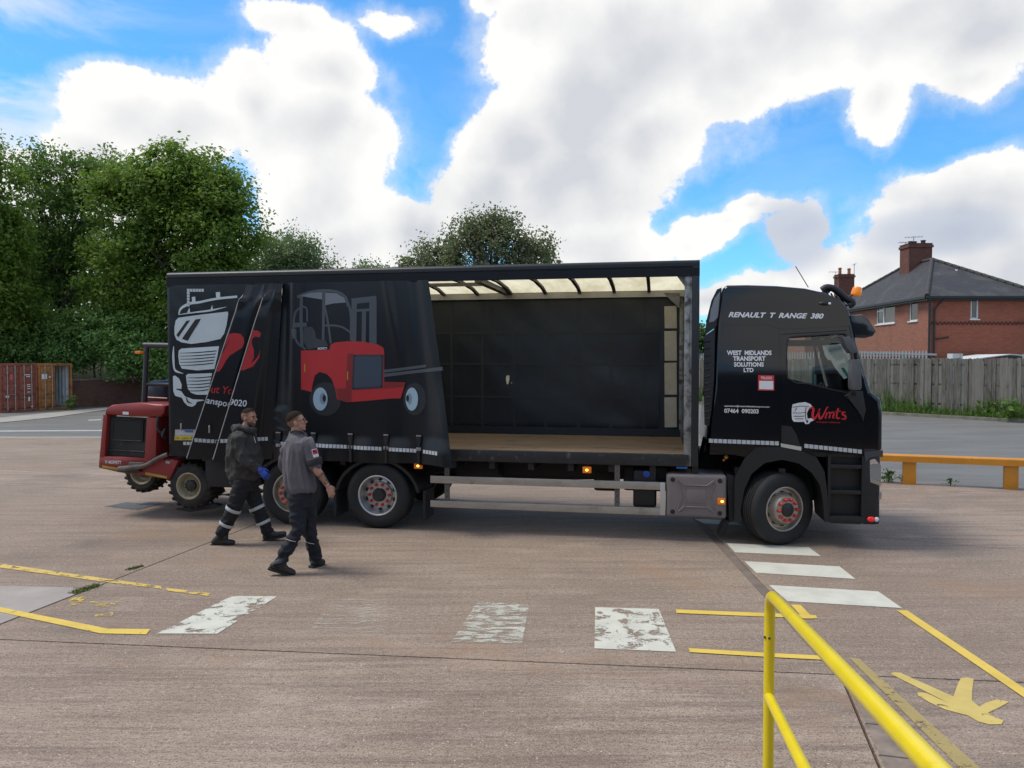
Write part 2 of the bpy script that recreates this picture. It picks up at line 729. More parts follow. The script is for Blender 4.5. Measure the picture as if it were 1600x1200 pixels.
def rect_quad(x0, y0, x1, y1, tilt=0.0):
    """quad for text_shape in photo-like coordinates (y down); tilt lifts the right end"""
    return [(x0, y1), (x1, y1 - tilt), (x1, y0 - tilt), (x0, y0)]


# ------------------------------------------------------------------ ground
def sstep(a, b, x):
    t = min(1, max(0, (x - a) / (b - a)))
    return t * t * (3 - 2 * t)


def ground_z(x, y):
    """the yard falls a little towards the far left"""
    return -0.004 - 0.30 * sstep(24.6, 37, y) * sstep(2, -8, x)


def Gs(px, py, lift=0.0):
    z = 0.0
    for _ in range(8):
        p = G(px, py, z + lift)
        z = ground_z(p.x, p.y)
    return Vector((p.x, p.y, z + lift))


def concrete_mat():
    m = bpy.data.materials.new('brushed_concrete')
    m.use_nodes = True
    T = NT(m.node_tree)
    b = m.node_tree.nodes['Principled BSDF']
    co = T.node('ShaderNodeTexCoord').outputs['Object']
    rnd = T.node('ShaderNodeObjectInfo').outputs['Random']
    big = T.noise(co, .35, 5.0, .6)
    mid = T.noise(T.mapping(co, (.6, 1.6, 1)), 1.6, 6.0, .65)
    streak = T.noise(T.mapping(co, (.22, 3.2, 1), (0, 0, R(-4))), 2.2, 6.0, .65, .3)
    fine = T.math('ADD', T.math('MULTIPLY', T.noise(co, 78.0, 2.0, .7), .62), T.math('MULTIPLY', T.noise(T.mapping(co, (.8, 1.3, 1)), 27.0, 3.0, .7), .38))
    grit = T.node('ShaderNodeTexVoronoi')
    T.put(grit.inputs['Vector'], co)
    grit.inputs['Scale'].default_value = 62.0
    stone = T.node('ShaderNodeTexVoronoi')
    T.put(stone.inputs['Vector'], co)
    stone.inputs['Scale'].default_value = 30.0
    base = T.mix(T.ramp(big, .38, .62), CONC_A, CONC_B)
    base = T.mix(T.ramp(streak, .42, .66, 0, .75), base, CONC_D)
    line = T.noise(T.mapping(co, (.35, 11.0, 1), (0, 0, R(-3))), 2.6, 5.0, .7, .15)
    base = T.mix(T.ramp(line, .50, .68, 0, .34), base, CONC_D)
    base = T.mix(T.ramp(line, .50, .34, 0, .28), base, CONC_C)
    base = T.mix(T.ramp(mid, .50, .70, 0, .65), base, CONC_C)
    base = T.mix(T.ramp(rnd, 0, 1, 0, .45), base, CONC_B)
    # exposed pits and stones
    base = T.mix(T.ramp(fine, .48, .62, 0, .75), base, (.085, .068, .056))
    base = T.mix(T.ramp(fine, .46, .32, 0, .60), base, (.54, .46, .40))
    sp = T.math('MULTIPLY', T.ramp(stone.outputs['Distance'], .12, .2, 1, 0), T.ramp(T.noise(co, 9.0, 2.0), .5, .68))
    base = T.mix(T.math('MULTIPLY', sp, .9), base, (.66, .61, .55))
    pit = T.math('MULTIPLY', T.ramp(grit.outputs['Distance'], .16, .28, 1, 0), T.ramp(T.noise(co, 23.0, 2.0), .44, .6))
    base = T.mix(T.math('MULTIPLY', pit, .5), base, (.085, .072, .065))
    # tyre dirt and oil stains
    oil = T.noise(T.mapping(co, (.5, .9, 1), loc=(3, 1, 0)), .8, 7.0, .7, .5)
    base = T.mix(T.ramp(oil, .54, .70, 0, .55), base, (.125, .104, .090))
    rust = T.noise(T.mapping(co, (.7, 1, 1), loc=(9, 4, 0)), .55, 6.0, .68, .6)
    base = T.mix(T.ramp(rust, .54, .72, 0, .50), base, (.29, .175, .105))
    T.put(b.inputs['Base Color'], base)
    b.inputs['Roughness'].default_value = .82
    b.inputs['Specular IOR Level'].default_value = .35
    bn = T.node('ShaderNodeBump')
    bn.inputs['Distance'].default_value = .005
    bn.inputs['Strength'].default_value = .9
    h = T.math('ADD', T.math('MULTIPLY', fine, .6), T.noise(T.mapping(co, (1, 2.5, 1)), 30.0, 4.0, .7))
    T.put(bn.inputs['Height'], h)
    T.l.new(bn.outputs[0], b.inputs['Normal'])
    return m


CONC_A = (.375, .283, .216)
CONC_B = (.272, .201, .152)
CONC_C = (.445, .350, .282)
CONC_D = (.185, .134, .102)
M_CONC = concrete_mat()


def tarmac_mat(name, a, b_, scale=1.0):
    m = bpy.data.materials.new(name)
    m.use_nodes = True
    T = NT(m.node_tree)
    b = m.node_tree.nodes['Principled BSDF']
    co = T.node('ShaderNodeTexCoord').outputs['Object']
    n1 = T.noise(T.mapping(co, (.35, 1.2, 1)), .9 * scale, 7.0, .65, .4)
    n2 = T.noise(co, 40.0, 3.0, .7)
    c = T.mix(T.ramp(n1, .3, .7), a, b_)
    c = T.mix(T.ramp(n2, .5, .7, 0, .5), c, tuple(x * 1.7 for x in b_))
    pale = T.noise(T.mapping(co, (.2, 1.4, 1), loc=(5, 2, 0)), .5, 6.0, .6, .3)
    c = T.mix(T.ramp(pale, .55, .75, 0, .45), c, tuple(x * 1.6 for x in b_))
    T.put(b.inputs['Base Color'], c)
    b.inputs['Roughness'].default_value = .85
    bn = T.node('ShaderNodeBump')
    bn.inputs['Distance'].default_value = .006
    T.put(bn.inputs['Height'], n2)
    T.l.new(bn.outputs[0], b.inputs['Normal'])
    return m


M_TAR = tarmac_mat('worn_tarmac', (.112, .108, .100), (.160, .154, .143))
M_DARK = mat('dark_joint_fill', (.05, .046, .042), .9, var=.3, vscale=8)
M_SOIL = mat('soil', (.06, .05, .035), .95, var=.4, vscale=2, bump=.03, bscale=9)

ground = MB()
ground.quad((-900, -900, -.36), (900, -900, -.36), (900, 1500, -.36), (-900, 1500, -.36))
ground = ground.build('ground', mat('far_ground', (.09, .085, .07), .95, var=.3, vscale=.2))
tag(ground, kind='structure')

# concrete yard, cut into slabs along the joints of the photo
BORDER = [(-45, 24.1), (-9, 24.1), (-2, 21.6), (4, 17.3), (7.6, 15.3), (9.4, 14.07), (16, 9.9), (34, -2)]
yard = BORDER + [(34, -9), (-45, -9)]
GAP = .009


def cut(poly, a, b, off):
    """part of a polygon to the left of a->b, kept off metres away from it"""
    a, b = Vector(a).to_2d(), Vector(b).to_2d()
    n = Vector((-(b - a).y, (b - a).x)).normalized()
    dist = [(Vector(p) - a).dot(n) - off for p in poly]
    out = []
    for i, p in enumerate(poly):
        q = poly[(i + 1) % len(poly)]
        d0, d1 = dist[i], dist[(i + 1) % len(poly)]
        if d0 >= 0:
            out.append(tuple(p))
        if d0 * d1 < 0:
            t = d0 / (d0 - d1)
            out.append((p[0] + (q[0] - p[0]) * t, p[1] + (q[1] - p[1]) * t))
    return out


def split(polys, a, b, gap=GAP):
    out = []
    for p in polys:
        for s0, s1 in ((a, b), (b, a)):
            q = cut(p, s0, s1, gap)
            if len(q) > 2:
                out.append(q)
    return out


LA = (G(0, 999), G(1194, 1049))
LB = (G(0, 975.6), G(397, 820))
LC = (G(1093, 815), G(1312, 1050))
LK = (G(1312, 1050), G(1375, 1200))
near = cut(yard, LA[1], LA[0], GAP)
far = cut(yard, LA[0], LA[1], GAP)
slabs = []
for q in split([near], *LK):
    slabs.append(q)
left = cut(far, LB[0], LB[1], GAP)
rest = cut(far, LB[1], LB[0], GAP)
left = split([left], G(25, 734), G(190, 745))
tmp = []
for q in left:
    tmp += split([q], G(0, 761), G(260, 764)) if min(p[1] for p in q) < 16 else [q]
# small smooth patch with its square corner
patch = [G(-900, 894).to_2d(), G(114, 918).to_2d(), G(116, 929.5).to_2d(), G(-40, 990.5).to_2d(), G(-900, 960).to_2d()]
slabs += tmp
mid = cut(rest, LC[1], LC[0], GAP + .048)
right = cut(rest, LC[0], LC[1], GAP + .048)
slabs += split([mid], G(430, 820), G(760, 765)) if False else [mid]
slabs += split([right], G(1278, 831), G(1600, 860))
# cast yard: one sheet for the bed, one slab mesh each
bed = MB()
bed.prism([p for p in yard], -.30, -.05, axis='z')
bed = bed.build('yard_bed', M_DARK, None, ang=None)
tag(bed, kind='structure')
for q in slabs:
    b = MB()
    b.prism(q, -.045, 0.0, axis='z', bevel=.004)
    s_ = b.build('slab', M_CONC, ground, ang=None)
b = MB()
b.prism([tuple(p) for p in patch], -.01, .0025, axis='z')
b.build('slab', mat('smooth_concrete', (.33, .285, .255), .8, var=.16, vscale=2.5, bump=.002, bscale=60), ground, ang=None)
# dark filled strip along the right-hand joint
a, c = LC[0].to_2d(), LC[1].to_2d()
dv = (c - a).normalized()
nv = Vector((-dv.y, dv.x))
a = a - dv * 6
b = MB()
b.prism([tuple(a + nv * .05), tuple(c + nv * .05), tuple(c - nv * .05), tuple(a - nv * .05)], -.045, -.006, axis='z')
b.build('joint_strip', mat('tar_strip', (.175, .135, .11), .85, var=.3, vscale=6, bump=.004, bscale=50), ground, ang=None)
# drainage channel with its covers, running off below the hand rail
k0, k1 = LK[0].to_2d(), LK[1].to_2d()
dv = (k1 - k0).normalized()
nv = Vector((-dv.y, dv.x))
if nv.x < 0:
    nv = -nv
M_COVER = mat('channel_cover', (.215, .165, .132), .85, var=.45, vscale=5, bump=.004, bscale=40)
for i in range(8):
    s0 = .03 + i * .42
    b = MB()
    q = [k0 + dv * s0 + nv * .03, k0 + dv * (s0 + .405) + nv * .03, k0 + dv * (s0 + .405) + nv * .23, k0 + dv * s0 + nv * .23]
    b.prism([tuple(v) for v in q], .0005, .0030, axis='z', bevel=.001)
    b.build('channel_cover', M_COVER, ground, ang=None)
    b = MB()
    q = [k0 + dv * (s0 + .405) + nv * .025, k0 + dv * (s0 + .42) + nv * .025, k0 + dv * (s0 + .42) + nv * .235, k0 + dv * (s0 + .405) + nv * .235]
    b.prism([tuple(v) for v in q], .0003, .0008, axis='z')
    b.build('channel_gap', M_DARK, ground, ang=None)

# tarmac yard beyond the concrete
def surface(name, poly, m, lift=0.0, nx=60, parent=None, kind='structure'):
    """sheet that follows the ground's fall, cut on a grid"""
    bm = bmesh.new()
    flat, tr = tri_poly([tuple(p)[:2] for p in poly])
    vs = [bm.verts.new((p.x, p.y, 0)) for p in flat]
    for t in tr:
        try:
            bm.faces.new([vs[i] for i in t])
        except ValueError:
            pass
    xs, ys = [p.x for p in flat], [p.y for p in flat]
    for no, lo, hi in ((Vector((1, 0, 0)), max(min(xs), -14), min(max(xs), 6)), (Vector((0, 1, 0)), max(min(ys), 23), min(max(ys), 40))):
        c_ = lo
        while c_ < hi:
            bmesh.ops.bisect_plane(bm, geom=bm.verts[:] + bm.edges[:] + bm.faces[:], plane_co=no * c_, plane_no=no, dist=1e-5)
            c_ += 1.0
    for v in bm.verts:
        v.co.z = ground_z(v.co.x, v.co.y) + lift
    for f in bm.faces:
        f.normal_update()
        if f.normal.z < 0:
            f.normal_flip()
    me = bpy.data.meshes.new(name)
    bm.to_mesh(me)
    bm.free()
    shade(me, 30)
    me.materials.append(m)
    o = link(bpy.data.objects.new(name, me), parent)
    if kind and parent is None:
        o['kind'] = kind
    return o


tar = [(-80, 24.11), (-45, 24.11)] + [(x + .012, y + .012) for x, y in BORDER[1:]] + [(60, -2), (60, 75), (-80, 75)]
tarmac = surface('tarmac_yard', tar, M_TAR)
M_PAVE = mat('pale_pavement', (.34, .315, .285), .85, var=.2, vscale=1.2, bump=.003, bscale=30)
pv = [Gs(-120, 668), Gs(0, 660.6), Gs(164, 641), Gs(330, 627), Gs(330, 624.5), Gs(164, 637), Gs(0, 653), Gs(-120, 660)]
surface('pavement', pv, M_PAVE, lift=.02)
surface('white_line', [Gs(-80, 675.2), Gs(170, 673.6), Gs(330, 672.5), Gs(330, 671.2), Gs(170, 672.0), Gs(-80, 673.4)],
        mat('faded_white_line', (.42, .42, .40), .8, var=.25, vscale=3), lift=.006, parent=tarmac)
surface('white_line', [Gs(138, 657.6), Gs(158, 656.6), Gs(158, 655.2), Gs(138, 656.0)], MATS['faded_white_line'], lift=.006, parent=tarmac)
# kerb edge of paler concrete where the slabs stop on the left
b = MB()
b.prism([(-45, 24.0), (-9, 24.0), (-9, 24.22), (-45, 24.22)], -.03, .006, axis='z')
b.build('edging', mat('edging_concrete', (.40, .37, .33), .85, var=.15), ground, ang=None)


# ------------------------------------------------------------------ painted markings (worn paint shows the concrete)
def paint_mat(name, color, wear, scale=7.0, stretch=(1, 1, 1), soft=.02, top=1.0):
    m = bpy.data.materials.new(name)
    m.use_nodes = True
    T = NT(m.node_tree)
    b = m.node_tree.nodes['Principled BSDF']
    out = m.node_tree.nodes['Material Output']
    co = T.node('ShaderNodeTexCoord').outputs['Object']
    n1 = T.noise(T.mapping(co, stretch), scale, 8.0, .68, .5)
    n2 = T.noise(co, 85.0, 3.0, .7)
    mask = T.math('ADD', n1, T.math('MULTIPLY', T.math('SUBTRACT', n2, .5), .30))
    f = T.ramp(mask, wear - soft, wear + soft, 0, top)
    col = T.mix(T.ramp(T.noise(co, 4.0, 5.0), .35, .75, 0, .4), color, tuple(c * .6 for c in color))
    T.put(b.inputs['Base Color'], col)
    b.inputs['Roughness'].default_value = .7
    bn = T.node('ShaderNodeBump')
    bn.inputs['Distance'].default_value = .003
    T.put(bn.inputs['Height'], n2)
    T.l.new(bn.outputs[0], b.inputs['Normal'])
    tr = T.node('ShaderNodeBsdfTransparent')
    mx = T.node('ShaderNodeMixShader')
    T.put(mx.inputs[0], f)
    T.l.new(tr.outputs[0], mx.inputs[1])
    T.l.new(b.outputs[0], mx.inputs[2])
    T.l.new(mx.outputs[0], out.inputs[0])
    return m


WHITE = (.60, .585, .50)
YEL = (.70, .49, .085)
M_W0 = paint_mat('white_paint', WHITE, .24)
M_W1 = paint_mat('white_paint_flaking', WHITE, .45, 5.0)
M_W2 = paint_mat('white_paint_worn', WHITE, .50, 9.0, (.6, 1.6, 1), .08, .8)
M_W3 = paint_mat('white_paint_nearly_gone', WHITE, .56, 9.0, (.6, 1.6, 1), .10, .38)
M_Y0 = paint_mat('yellow_paint', YEL, .34, 6.0)
M_Y1 = paint_mat('yellow_paint_worn', (.66, .46, .11), .42, 6.0)
M_Y2 = paint_mat('yellow_paint_scraps', YEL, .56, 4.0)
M_YO = paint_mat('yellow_paint_old', (.46, .35, .13), .40, 8.0, (1, 1, 1), .06, .8)
M_YP = paint_mat('yellow_paint_pale', (.60, .45, .13), .36, 7.0)
C3 = lambda x, y: (1120 + x * .3, 840 + y * .3)
C4 = lambda x, y: (x * .375, 820 + y * .375)
C5 = lambda x, y: (600 + x * .375, 820 + y * .375)
MARKS = [
    ('white_stripe', M_W0, None, [(1085, 811), (1142, 813), (1160, 820.5), (1100, 818.5)]),
    ('white_stripe', M_W0, C3, [(50, 30), (480, 52), (542, 98), (95, 78)]),
    ('white_stripe', M_W0, C3, [(143, 124), (640, 152), (722, 217), (205, 185)]),
    ('white_stripe', M_W0, C3, [(272, 249), (840, 282), (965, 369), (368, 333)]),
    ('white_stripe', M_W1, C5, [(880, 345), (1145, 352), (1217, 531), (877, 517)]),
    ('white_stripe', M_W2, C5, [(390, 322), (605, 335), (575, 497), (280, 490)]),
    ('white_stripe', M_W1, C4, [(965, 298), (1155, 300), (905, 456), (655, 455)]),
    ('white_stripe', M_W3, C4, [(1390, 310), (1620, 312), (1600, 470), (1290, 440)]),
    ('yellow_line', M_Y1, C4, [(-60, 154), (470, 230), (668, 257), (676, 269), (460, 243), (-60, 172)]),
    ('yellow_line', M_Y1, C4, [(690, 264), (875, 287), (868, 299), (700, 277)]),
    ('yellow_line', M_Y0, C4, [(-60, 333), (0, 345), (450, 435), (626, 437), (610, 459), (418, 455), (0, 366), (-60, 354)]),
    ('yellow_line', M_Y2, C4, [(275, 298), (520, 312), (460, 345), (300, 340)]),
    ('yellow_line', M_Y2, C4, [(395, 378), (472, 366), (470, 380), (400, 390)]),
    ('yellow_line', M_Y0, C5, [(1215, 355), (1610, 371), (1800, 379), (1806, 393), (1600, 386), (1219, 370)]),
    ('yellow_line', M_Y0, C3, [(385, 352), (436, 354), (505, 425), (452, 425)]),
    ('yellow_line', M_Y0, C5, [(1268, 517), (1600, 537), (1830, 549), (1838, 566), (1600, 554), (1276, 534)]),
    ('yellow_line', M_Y0, C3, [(936, 382), (990, 382), (1720, 868), (1720, 920)]),
    ('yellow_line', M_YO, C3, [(690, 630), (742, 636), (1500, 1325), (1385, 1325)]),
]
for i_m, (nm, mm, cf, pts) in enumerate(MARKS):
    q = [G(*(cf(*p) if cf else p)) for p in pts]
    zz = .0035 + .00025 * i_m
    b = MB()
    b._add([(p.x, p.y, zz) for p in q], [tuple(range(len(q)))])
    o = b.build(nm, mm, ground, ang=None)
    if o.data.polygons[0].normal.z < 0:
        o.data.flip_normals()
ar = [(905, 712), (922, 703), (955, 706), (1232, 830), (1252, 775), (1270, 735), (1300, 730), (1338, 738), (1330, 800), (1328, 850),
      (1368, 884), (1400, 862), (1462, 845), (1522, 858), (1470, 888), (1412, 915), (1450, 940), (1495, 955), (1482, 975), (1420, 976), (1360, 960), (1310, 930),
      (1190, 898), (1110, 862), (1050, 826), (1046, 808), (1092, 812), (1215, 868)]
flat, tr = tri_poly([tuple(G(*C3(*p)).to_2d()) for p in ar])
o = raw('painted_arrow', [(p.x, p.y, .0040) for p in flat], [tuple(t) for t in tr], M_YP, ground)

# drain cover in the concrete behind the lorry
dc = [G(163, 791.5), G(196, 784.5), G(250, 787), G(215, 797.5)]
dv_ = empty('drain_cover', (dc[0] + dc[2]) / 2)
tag(dv_, 'dark cast iron drain cover set into the concrete behind the red forklift', 'drain cover')
o0 = (dc[0] + dc[2]) / 2
ux = (dc[2] - dc[0]) * .5
M_IRON = mat('cast_iron', (.19, .18, .175), .6, .5, var=.3, vscale=20, bump=.004, bscale=90)
ax_ = (dc[3] - dc[0])
ay_ = (dc[1] - dc[0])
ax_.z = ay_.z = 0
b = MB()
b.prism([tuple((dc[0] - o0).to_2d()), tuple((dc[3] - o0).to_2d()), tuple((dc[2] - o0).to_2d()), tuple((dc[1] - o0).to_2d())], .001, .005, axis='z')
b.build('frame', M_IRON, dv_, ang=None)
for i in range(9):
    s0 = .06 + i * .1
    q = [dc[0] - o0 + ax_ * s0 + ay_ * .08, dc[0] - o0 + ax_ * (s0 + .07) + ay_ * .08, dc[0] - o0 + ax_ * (s0 + .07) + ay_ * .92, dc[0] - o0 + ax_ * s0 + ay_ * .92]
    b = MB()
    b.prism([tuple(v.to_2d()) for v in q], .006, .012, axis='z')
    b.build('bar', M_IRON, dv_, ang=None)


# ------------------------------------------------------------------ leaves
def leaf_mat(name, a, b_, trans=.35, third=None):
    m = bpy.data.materials.new(name)
    m.use_nodes = True
    T = NT(m.node_tree)
    out = m.node_tree.nodes['Material Output']
    b = m.node_tree.nodes['Principled BSDF']
    rnd = T.node('ShaderNodeNewGeometry').outputs['Random Per Island']
    co = T.node('ShaderNodeTexCoord').outputs['Object']
    n = T.noise(co, .45, 4.0, .6)
    f = T.math('ADD', T.math('MULTIPLY', rnd, .55), T.ramp(n, .3, .7, 0, .5), clamp=True)
    c = T.mix(f, a, b_)
    if third:
        c = T.mix(T.ramp(rnd, .80, .86, 0, 1), c, third)
    T.put(b.inputs['Base Color'], c)
    b.inputs['Roughness'].default_value = .55
    b.inputs['Specular IOR Level'].default_value = .35
    tl = T.node('ShaderNodeBsdfTranslucent')
    T.put(tl.inputs[0], T.mix(.5, c, (.16, .26, .03)))
    mx = T.node('ShaderNodeMixShader')
    mx.inputs[0].default_value = trans
    T.l.new(b.outputs[0], mx.inputs[1])
    T.l.new(tl.outputs[0], mx.inputs[2])
    T.l.new(mx.outputs[0], out.inputs[0])
    return m


M_BARK = mat('bark', (.075, .06, .045), .9, var=.35, vscale=5, bump=.03, bscale=18, vstretch=(1, 1, .25))


def leaves_mesh(rng, centers, normals, size, up=.5):
    """little bent leaf blades: two triangles each"""
    n = len(centers)
    nr = normals + rng.normal(0, .75, (n, 3))
    nr[:, 2] += up
    nr /= np.linalg.norm(nr, axis=1)[:, None] + 1e-9
    t = rng.normal(0, 1, (n, 3))
    t -= nr * np.sum(t * nr, axis=1)[:, None]
    t /= np.linalg.norm(t, axis=1)[:, None] + 1e-9
    bt = np.cross(nr, t)
    sz = size * rng.uniform(.6, 1.35, n)[:, None]
    v = np.empty((n, 4, 3))
    v[:, 0] = centers - t * sz * .62
    v[:, 1] = centers + bt * sz * .36 + nr * sz * .10
    v[:, 2] = centers + t * sz * .62
    v[:, 3] = centers - bt * sz * .36 + nr * sz * .10
    return v.reshape(-1, 3), n


def mesh_quads(name, V, n, m, parent):
    me = bpy.data.meshes.new(name)
    me.vertices.add(len(V))
    me.vertices.foreach_set('co', V.ravel())
    me.loops.add(n * 4)
    me.loops.foreach_set('vertex_index', np.arange(n * 4, dtype=np.int32))
    me.polygons.add(n)
    me.polygons.foreach_set('loop_start', np.arange(0, n * 4, 4, dtype=np.int32))
    me.update()
    me.validate()
    me.materials.append(m)
    return link(bpy.data.objects.new(name, me), parent)


def tree(name, label, base, lobes, clumps, per, size, m, seed, cat='tree', trunk=.25, group=None, cr=.55, limbs=10, up=.5, shell=.45, flat_=.75, stems=1):
    """lobes: (centre, radii) in the world; leaves gather in clumps, the limbs reach for the lobes"""
    rng = np.random.default_rng(seed)
    base = Vector(base)
    e = empty(name, base)
    tag(e, label, cat, group)
    vol = np.array([l[1][0] * l[1][1] * l[1][2] for l in lobes]) ** .72
    pk = rng.choice(len(lobes), clumps, p=vol / vol.sum())
    lc = np.array([tuple(l[0]) for l in lobes])[pk]
    lr = np.array([l[1] for l in lobes])[pk]
    d = rng.normal(0, 1, (clumps, 3))
    d /= np.linalg.norm(d, axis=1)[:, None]
    rad = rng.uniform(0, 1, clumps) ** shell
    cc = lc + d * lr * rad[:, None]
    csz = cr * rng.uniform(.55, 1.35, clumps)
    nl = np.maximum(4, (per * rng.uniform(.5, 1.5, clumps))).astype(int)
    rep = np.repeat(np.arange(clumps), nl)
    n = len(rep)
    g = rng.normal(0, .55, (n, 3))
    g[:, 2] *= flat_
    pos = cc[rep] + g * csz[rep][:, None]
    keep = pos[:, 2] > ground_z(base.x, base.y) + .15
    pos, rep = pos[keep], rep[keep]
    V, k = leaves_mesh(rng, pos, d[rep] * .6, size, up)
    mesh_quads('crown', V - np.array(base), k, m, e)
    top = sum((Vector(l[0]) for l in lobes), Vector()) / len(lobes)
    hgt = top.z - base.z
    for s_ in range(stems):
        r0 = trunk / (1 + .5 * (stems - 1))
        o_ = Vector((rng.normal(0, .35), rng.normal(0, .3), 0)) * (stems > 1)
        j1, j2 = Vector((rng.normal(0, .12), rng.normal(0, .12), 0)) * hgt * .25, Vector((rng.normal(0, .15), rng.normal(0, .15), 0)) * hgt * .3
        fork = (top - base) * .62 + j2 + o_ * 2
        b = MB()
        b.tube(catmull([o_, o_ + Vector((0, 0, hgt * .22)) + j1 * .4, (top - base) * .42 + j1 + o_ * 1.5, fork], 4), [r0 * (1.25 - .75 * i / 12) for i in range(13)], 8)
        b.build('trunk', M_BARK, e, ang=60)
    b = MB()
    for i in range(limbs):
        tgt = Vector(cc[rng.integers(clumps)]) - base
        st = fork * rng.uniform(.5, 1.0)
        midp = st.lerp(tgt, .5) + Vector((0, 0, .12 * (tgt - st).length))
        b.tube(catmull([st, midp, tgt], 4), [trunk * (.38 - .33 * j / 8) for j in range(9)], 6)
    b.build('limbs', M_BARK, e, ang=60)
    return e


def lob(px, py, D, rx, ry, rz=None):
    """lobe from photo pixels: centre and half sizes in pixels, depth D"""
    c = WD(px, py, D)
    k = D / F
    return (c, (rx * k, (rz if rz else min(rx, ry) * 1.0) * k, ry * k))


M_SYC = leaf_mat('sycamore_leaf', (.085, .175, .030), (.24, .34, .052), .5)
M_ASH = leaf_mat('ash_leaf', (.075, .155, .040), (.175, .28, .065), .5)
M_ELD = leaf_mat('elder_leaf', (.095, .205, .052), (.23, .38, .105), .45)
M_WIL = leaf_mat('willow_leaf', (.14, .20, .10), (.24, .31, .16), .45)
M_PLUM = leaf_mat('plum_leaf', (.15, .17, .09), (.22, .25, .125), .45, third=(.27, .20, .19))
M_HAW = leaf_mat('hawthorn_leaf', (.055, .11, .03), (.115, .19, .05), .4)

# rising bank behind the brick wall
bk = []
xs_ = [-70, -45, -32, -24, -16, -8, 0, 10, 24]
ys_ = [47.0, 49, 52, 56, 62, 78, 112]
zs_ = [.4, 1.0, 2.2, 2.9, 3.2, 3.3, 3.3]
rng = np.random.default_rng(3)
V = [(x, y + 1.35 * min(max(x + 26, 0), 10) * max(0, 1 - j / 5), z * sstep(22, 2, x) + rng.uniform(-.12, .12) - .35 * (1 - sstep(22, 2, x))) for j, (y, z) in enumerate(zip(ys_, zs_)) for x in xs_]
Fc = [(j * 9 + i, j * 9 + i + 1, (j + 1) * 9 + i + 1, (j + 1) * 9 + i) for j in range(6) for i in range(8)]
bank = raw('bank', V, Fc, mat('bank_soil', (.045, .050, .022), .95, var=.4, vscale=1.2, bump=.08, bscale=4), None, 60)
tag(bank, kind='structure')

tree('sycamore_tree', 'big rounded dark green sycamore rising behind the rear of the lorry', WD(300, 600, 49) * 1.0,
     [lob(290, 300, 48, 100, 72), (lob(215, 360, 48, 80, 85)), lob(340, 370, 47, 70, 80), lob(265, 290, 47, 85, 62), lob(300, 440, 48, 95, 70),
      lob(190, 440, 48, 60, 60), lob(355, 310, 47, 44, 46), lob(200, 290, 48, 60, 52), lob(350, 440, 47, 52, 50), lob(250, 500, 48, 80, 40)],
     760, 92, .205, M_SYC, 11, trunk=.42, cr=.8, limbs=26, up=.9)
tree('ash_tree', 'airy pale barked ash with sky showing through, left of the sycamore', WD(105, 600, 50),
     [lob(95, 285, 50, 62, 52), lob(60, 350, 50, 55, 62), lob(130, 350, 50, 52, 66), lob(100, 420, 50, 66, 52), lob(150, 265, 51, 40, 36), lob(40, 440, 50, 45, 50), lob(60, 260, 50, 40, 32)],
     360, 64, .19, M_ASH, 12, trunk=.26, cr=.75, limbs=30, stems=3, up=.4)
tree('sycamore_tree', 'sycamore with bright green foliage beyond the red shipping container', WD(-40, 600, 45),
     [lob(-30, 290, 45, 62, 80), lob(0, 380, 45, 45, 60), lob(-40, 430, 45, 70, 80), lob(10, 480, 45, 45, 40), lob(-90, 340, 45, 70, 100)],
     400, 90, .21, M_SYC, 13, trunk=.36, cr=.75, limbs=16, up=.8)
tree('ash_tree', 'tall dark tree deep in the wood behind the ash', WD(60, 590, 58),
     [lob(30, 400, 58, 80, 80), lob(120, 440, 58, 80, 70), lob(210, 470, 58, 70, 50), lob(60, 500, 58, 110, 50)],
     260, 80, .30, M_SYC, 14, trunk=.3, cr=1.0, limbs=12)
for i, (px, py, D, w, h, lb) in enumerate([
        (70, 530, 47.5, 74, 46, 'bushy elder growing directly behind the shipping containers'),
        (150, 525, 47, 70, 48, 'pale green elder bush above the middle of the brick wall'),
        (225, 540, 46.5, 52, 50, 'bright green elder bush behind the forklift roll frame'),
        (10, 520, 47, 55, 55, 'dark elder bush over the red container roof'),
        (300, 560, 49, 70, 40, 'low elder bush hidden mostly by the lorry tail')]):
    tree('elder_bush', lb, WD(px, 598, D), [lob(px, py, D, w, h), lob(px - w * .5, py + 18, D, w * .55, h * .7), lob(px + w * .5, py + 14, D - .5, w * .55, h * .75)],
         190, 90, .165, M_ELD, 20 + i, cat='bush', trunk=.1, group='elder bushes along the bank', cr=.6, limbs=12, stems=3, up=.7)
tree('willow_tree', 'pale grey green willow standing behind the sycamore', WD(440, 600, 58),
     [lob(425, 400, 58, 42, 52), lob(470, 405, 58, 40, 38), lob(500, 428, 58, 30, 22), lob(440, 450, 58, 70, 45)],
     260, 90, .17, M_WIL, 31, trunk=.26, cr=.75, limbs=16, stems=2, flat_=1.3, up=.1)
tree('hawthorn_tree', 'small hawthorn top peeping over the lorry roof beside the willow', WD(568, 600, 52),
     [lob(568, 428, 52, 34, 22), lob(545, 440, 52, 26, 18), lob(590, 440, 52, 24, 20), lob(570, 480, 52, 40, 40)],
     100, 60, .16, M_WIL, 32, trunk=.16, cr=.6, limbs=12)
tree('plum_tree', 'broad purple tinged plum tree above the lorry roof', WD(755, 600, 40),
     [lob(765, 375, 40, 72, 40), lob(690, 405, 40, 50, 34), lob(825, 400, 40, 52, 34), lob(650, 425, 40, 30, 24), lob(755, 440, 40, 120, 40), lob(770, 350, 40, 34, 22), lob(735, 360, 40, 34, 24)],
     520, 50, .135, M_PLUM, 33, trunk=.24, cr=.46, limbs=40, stems=3, up=.2, shell=.4, flat_=1.15)
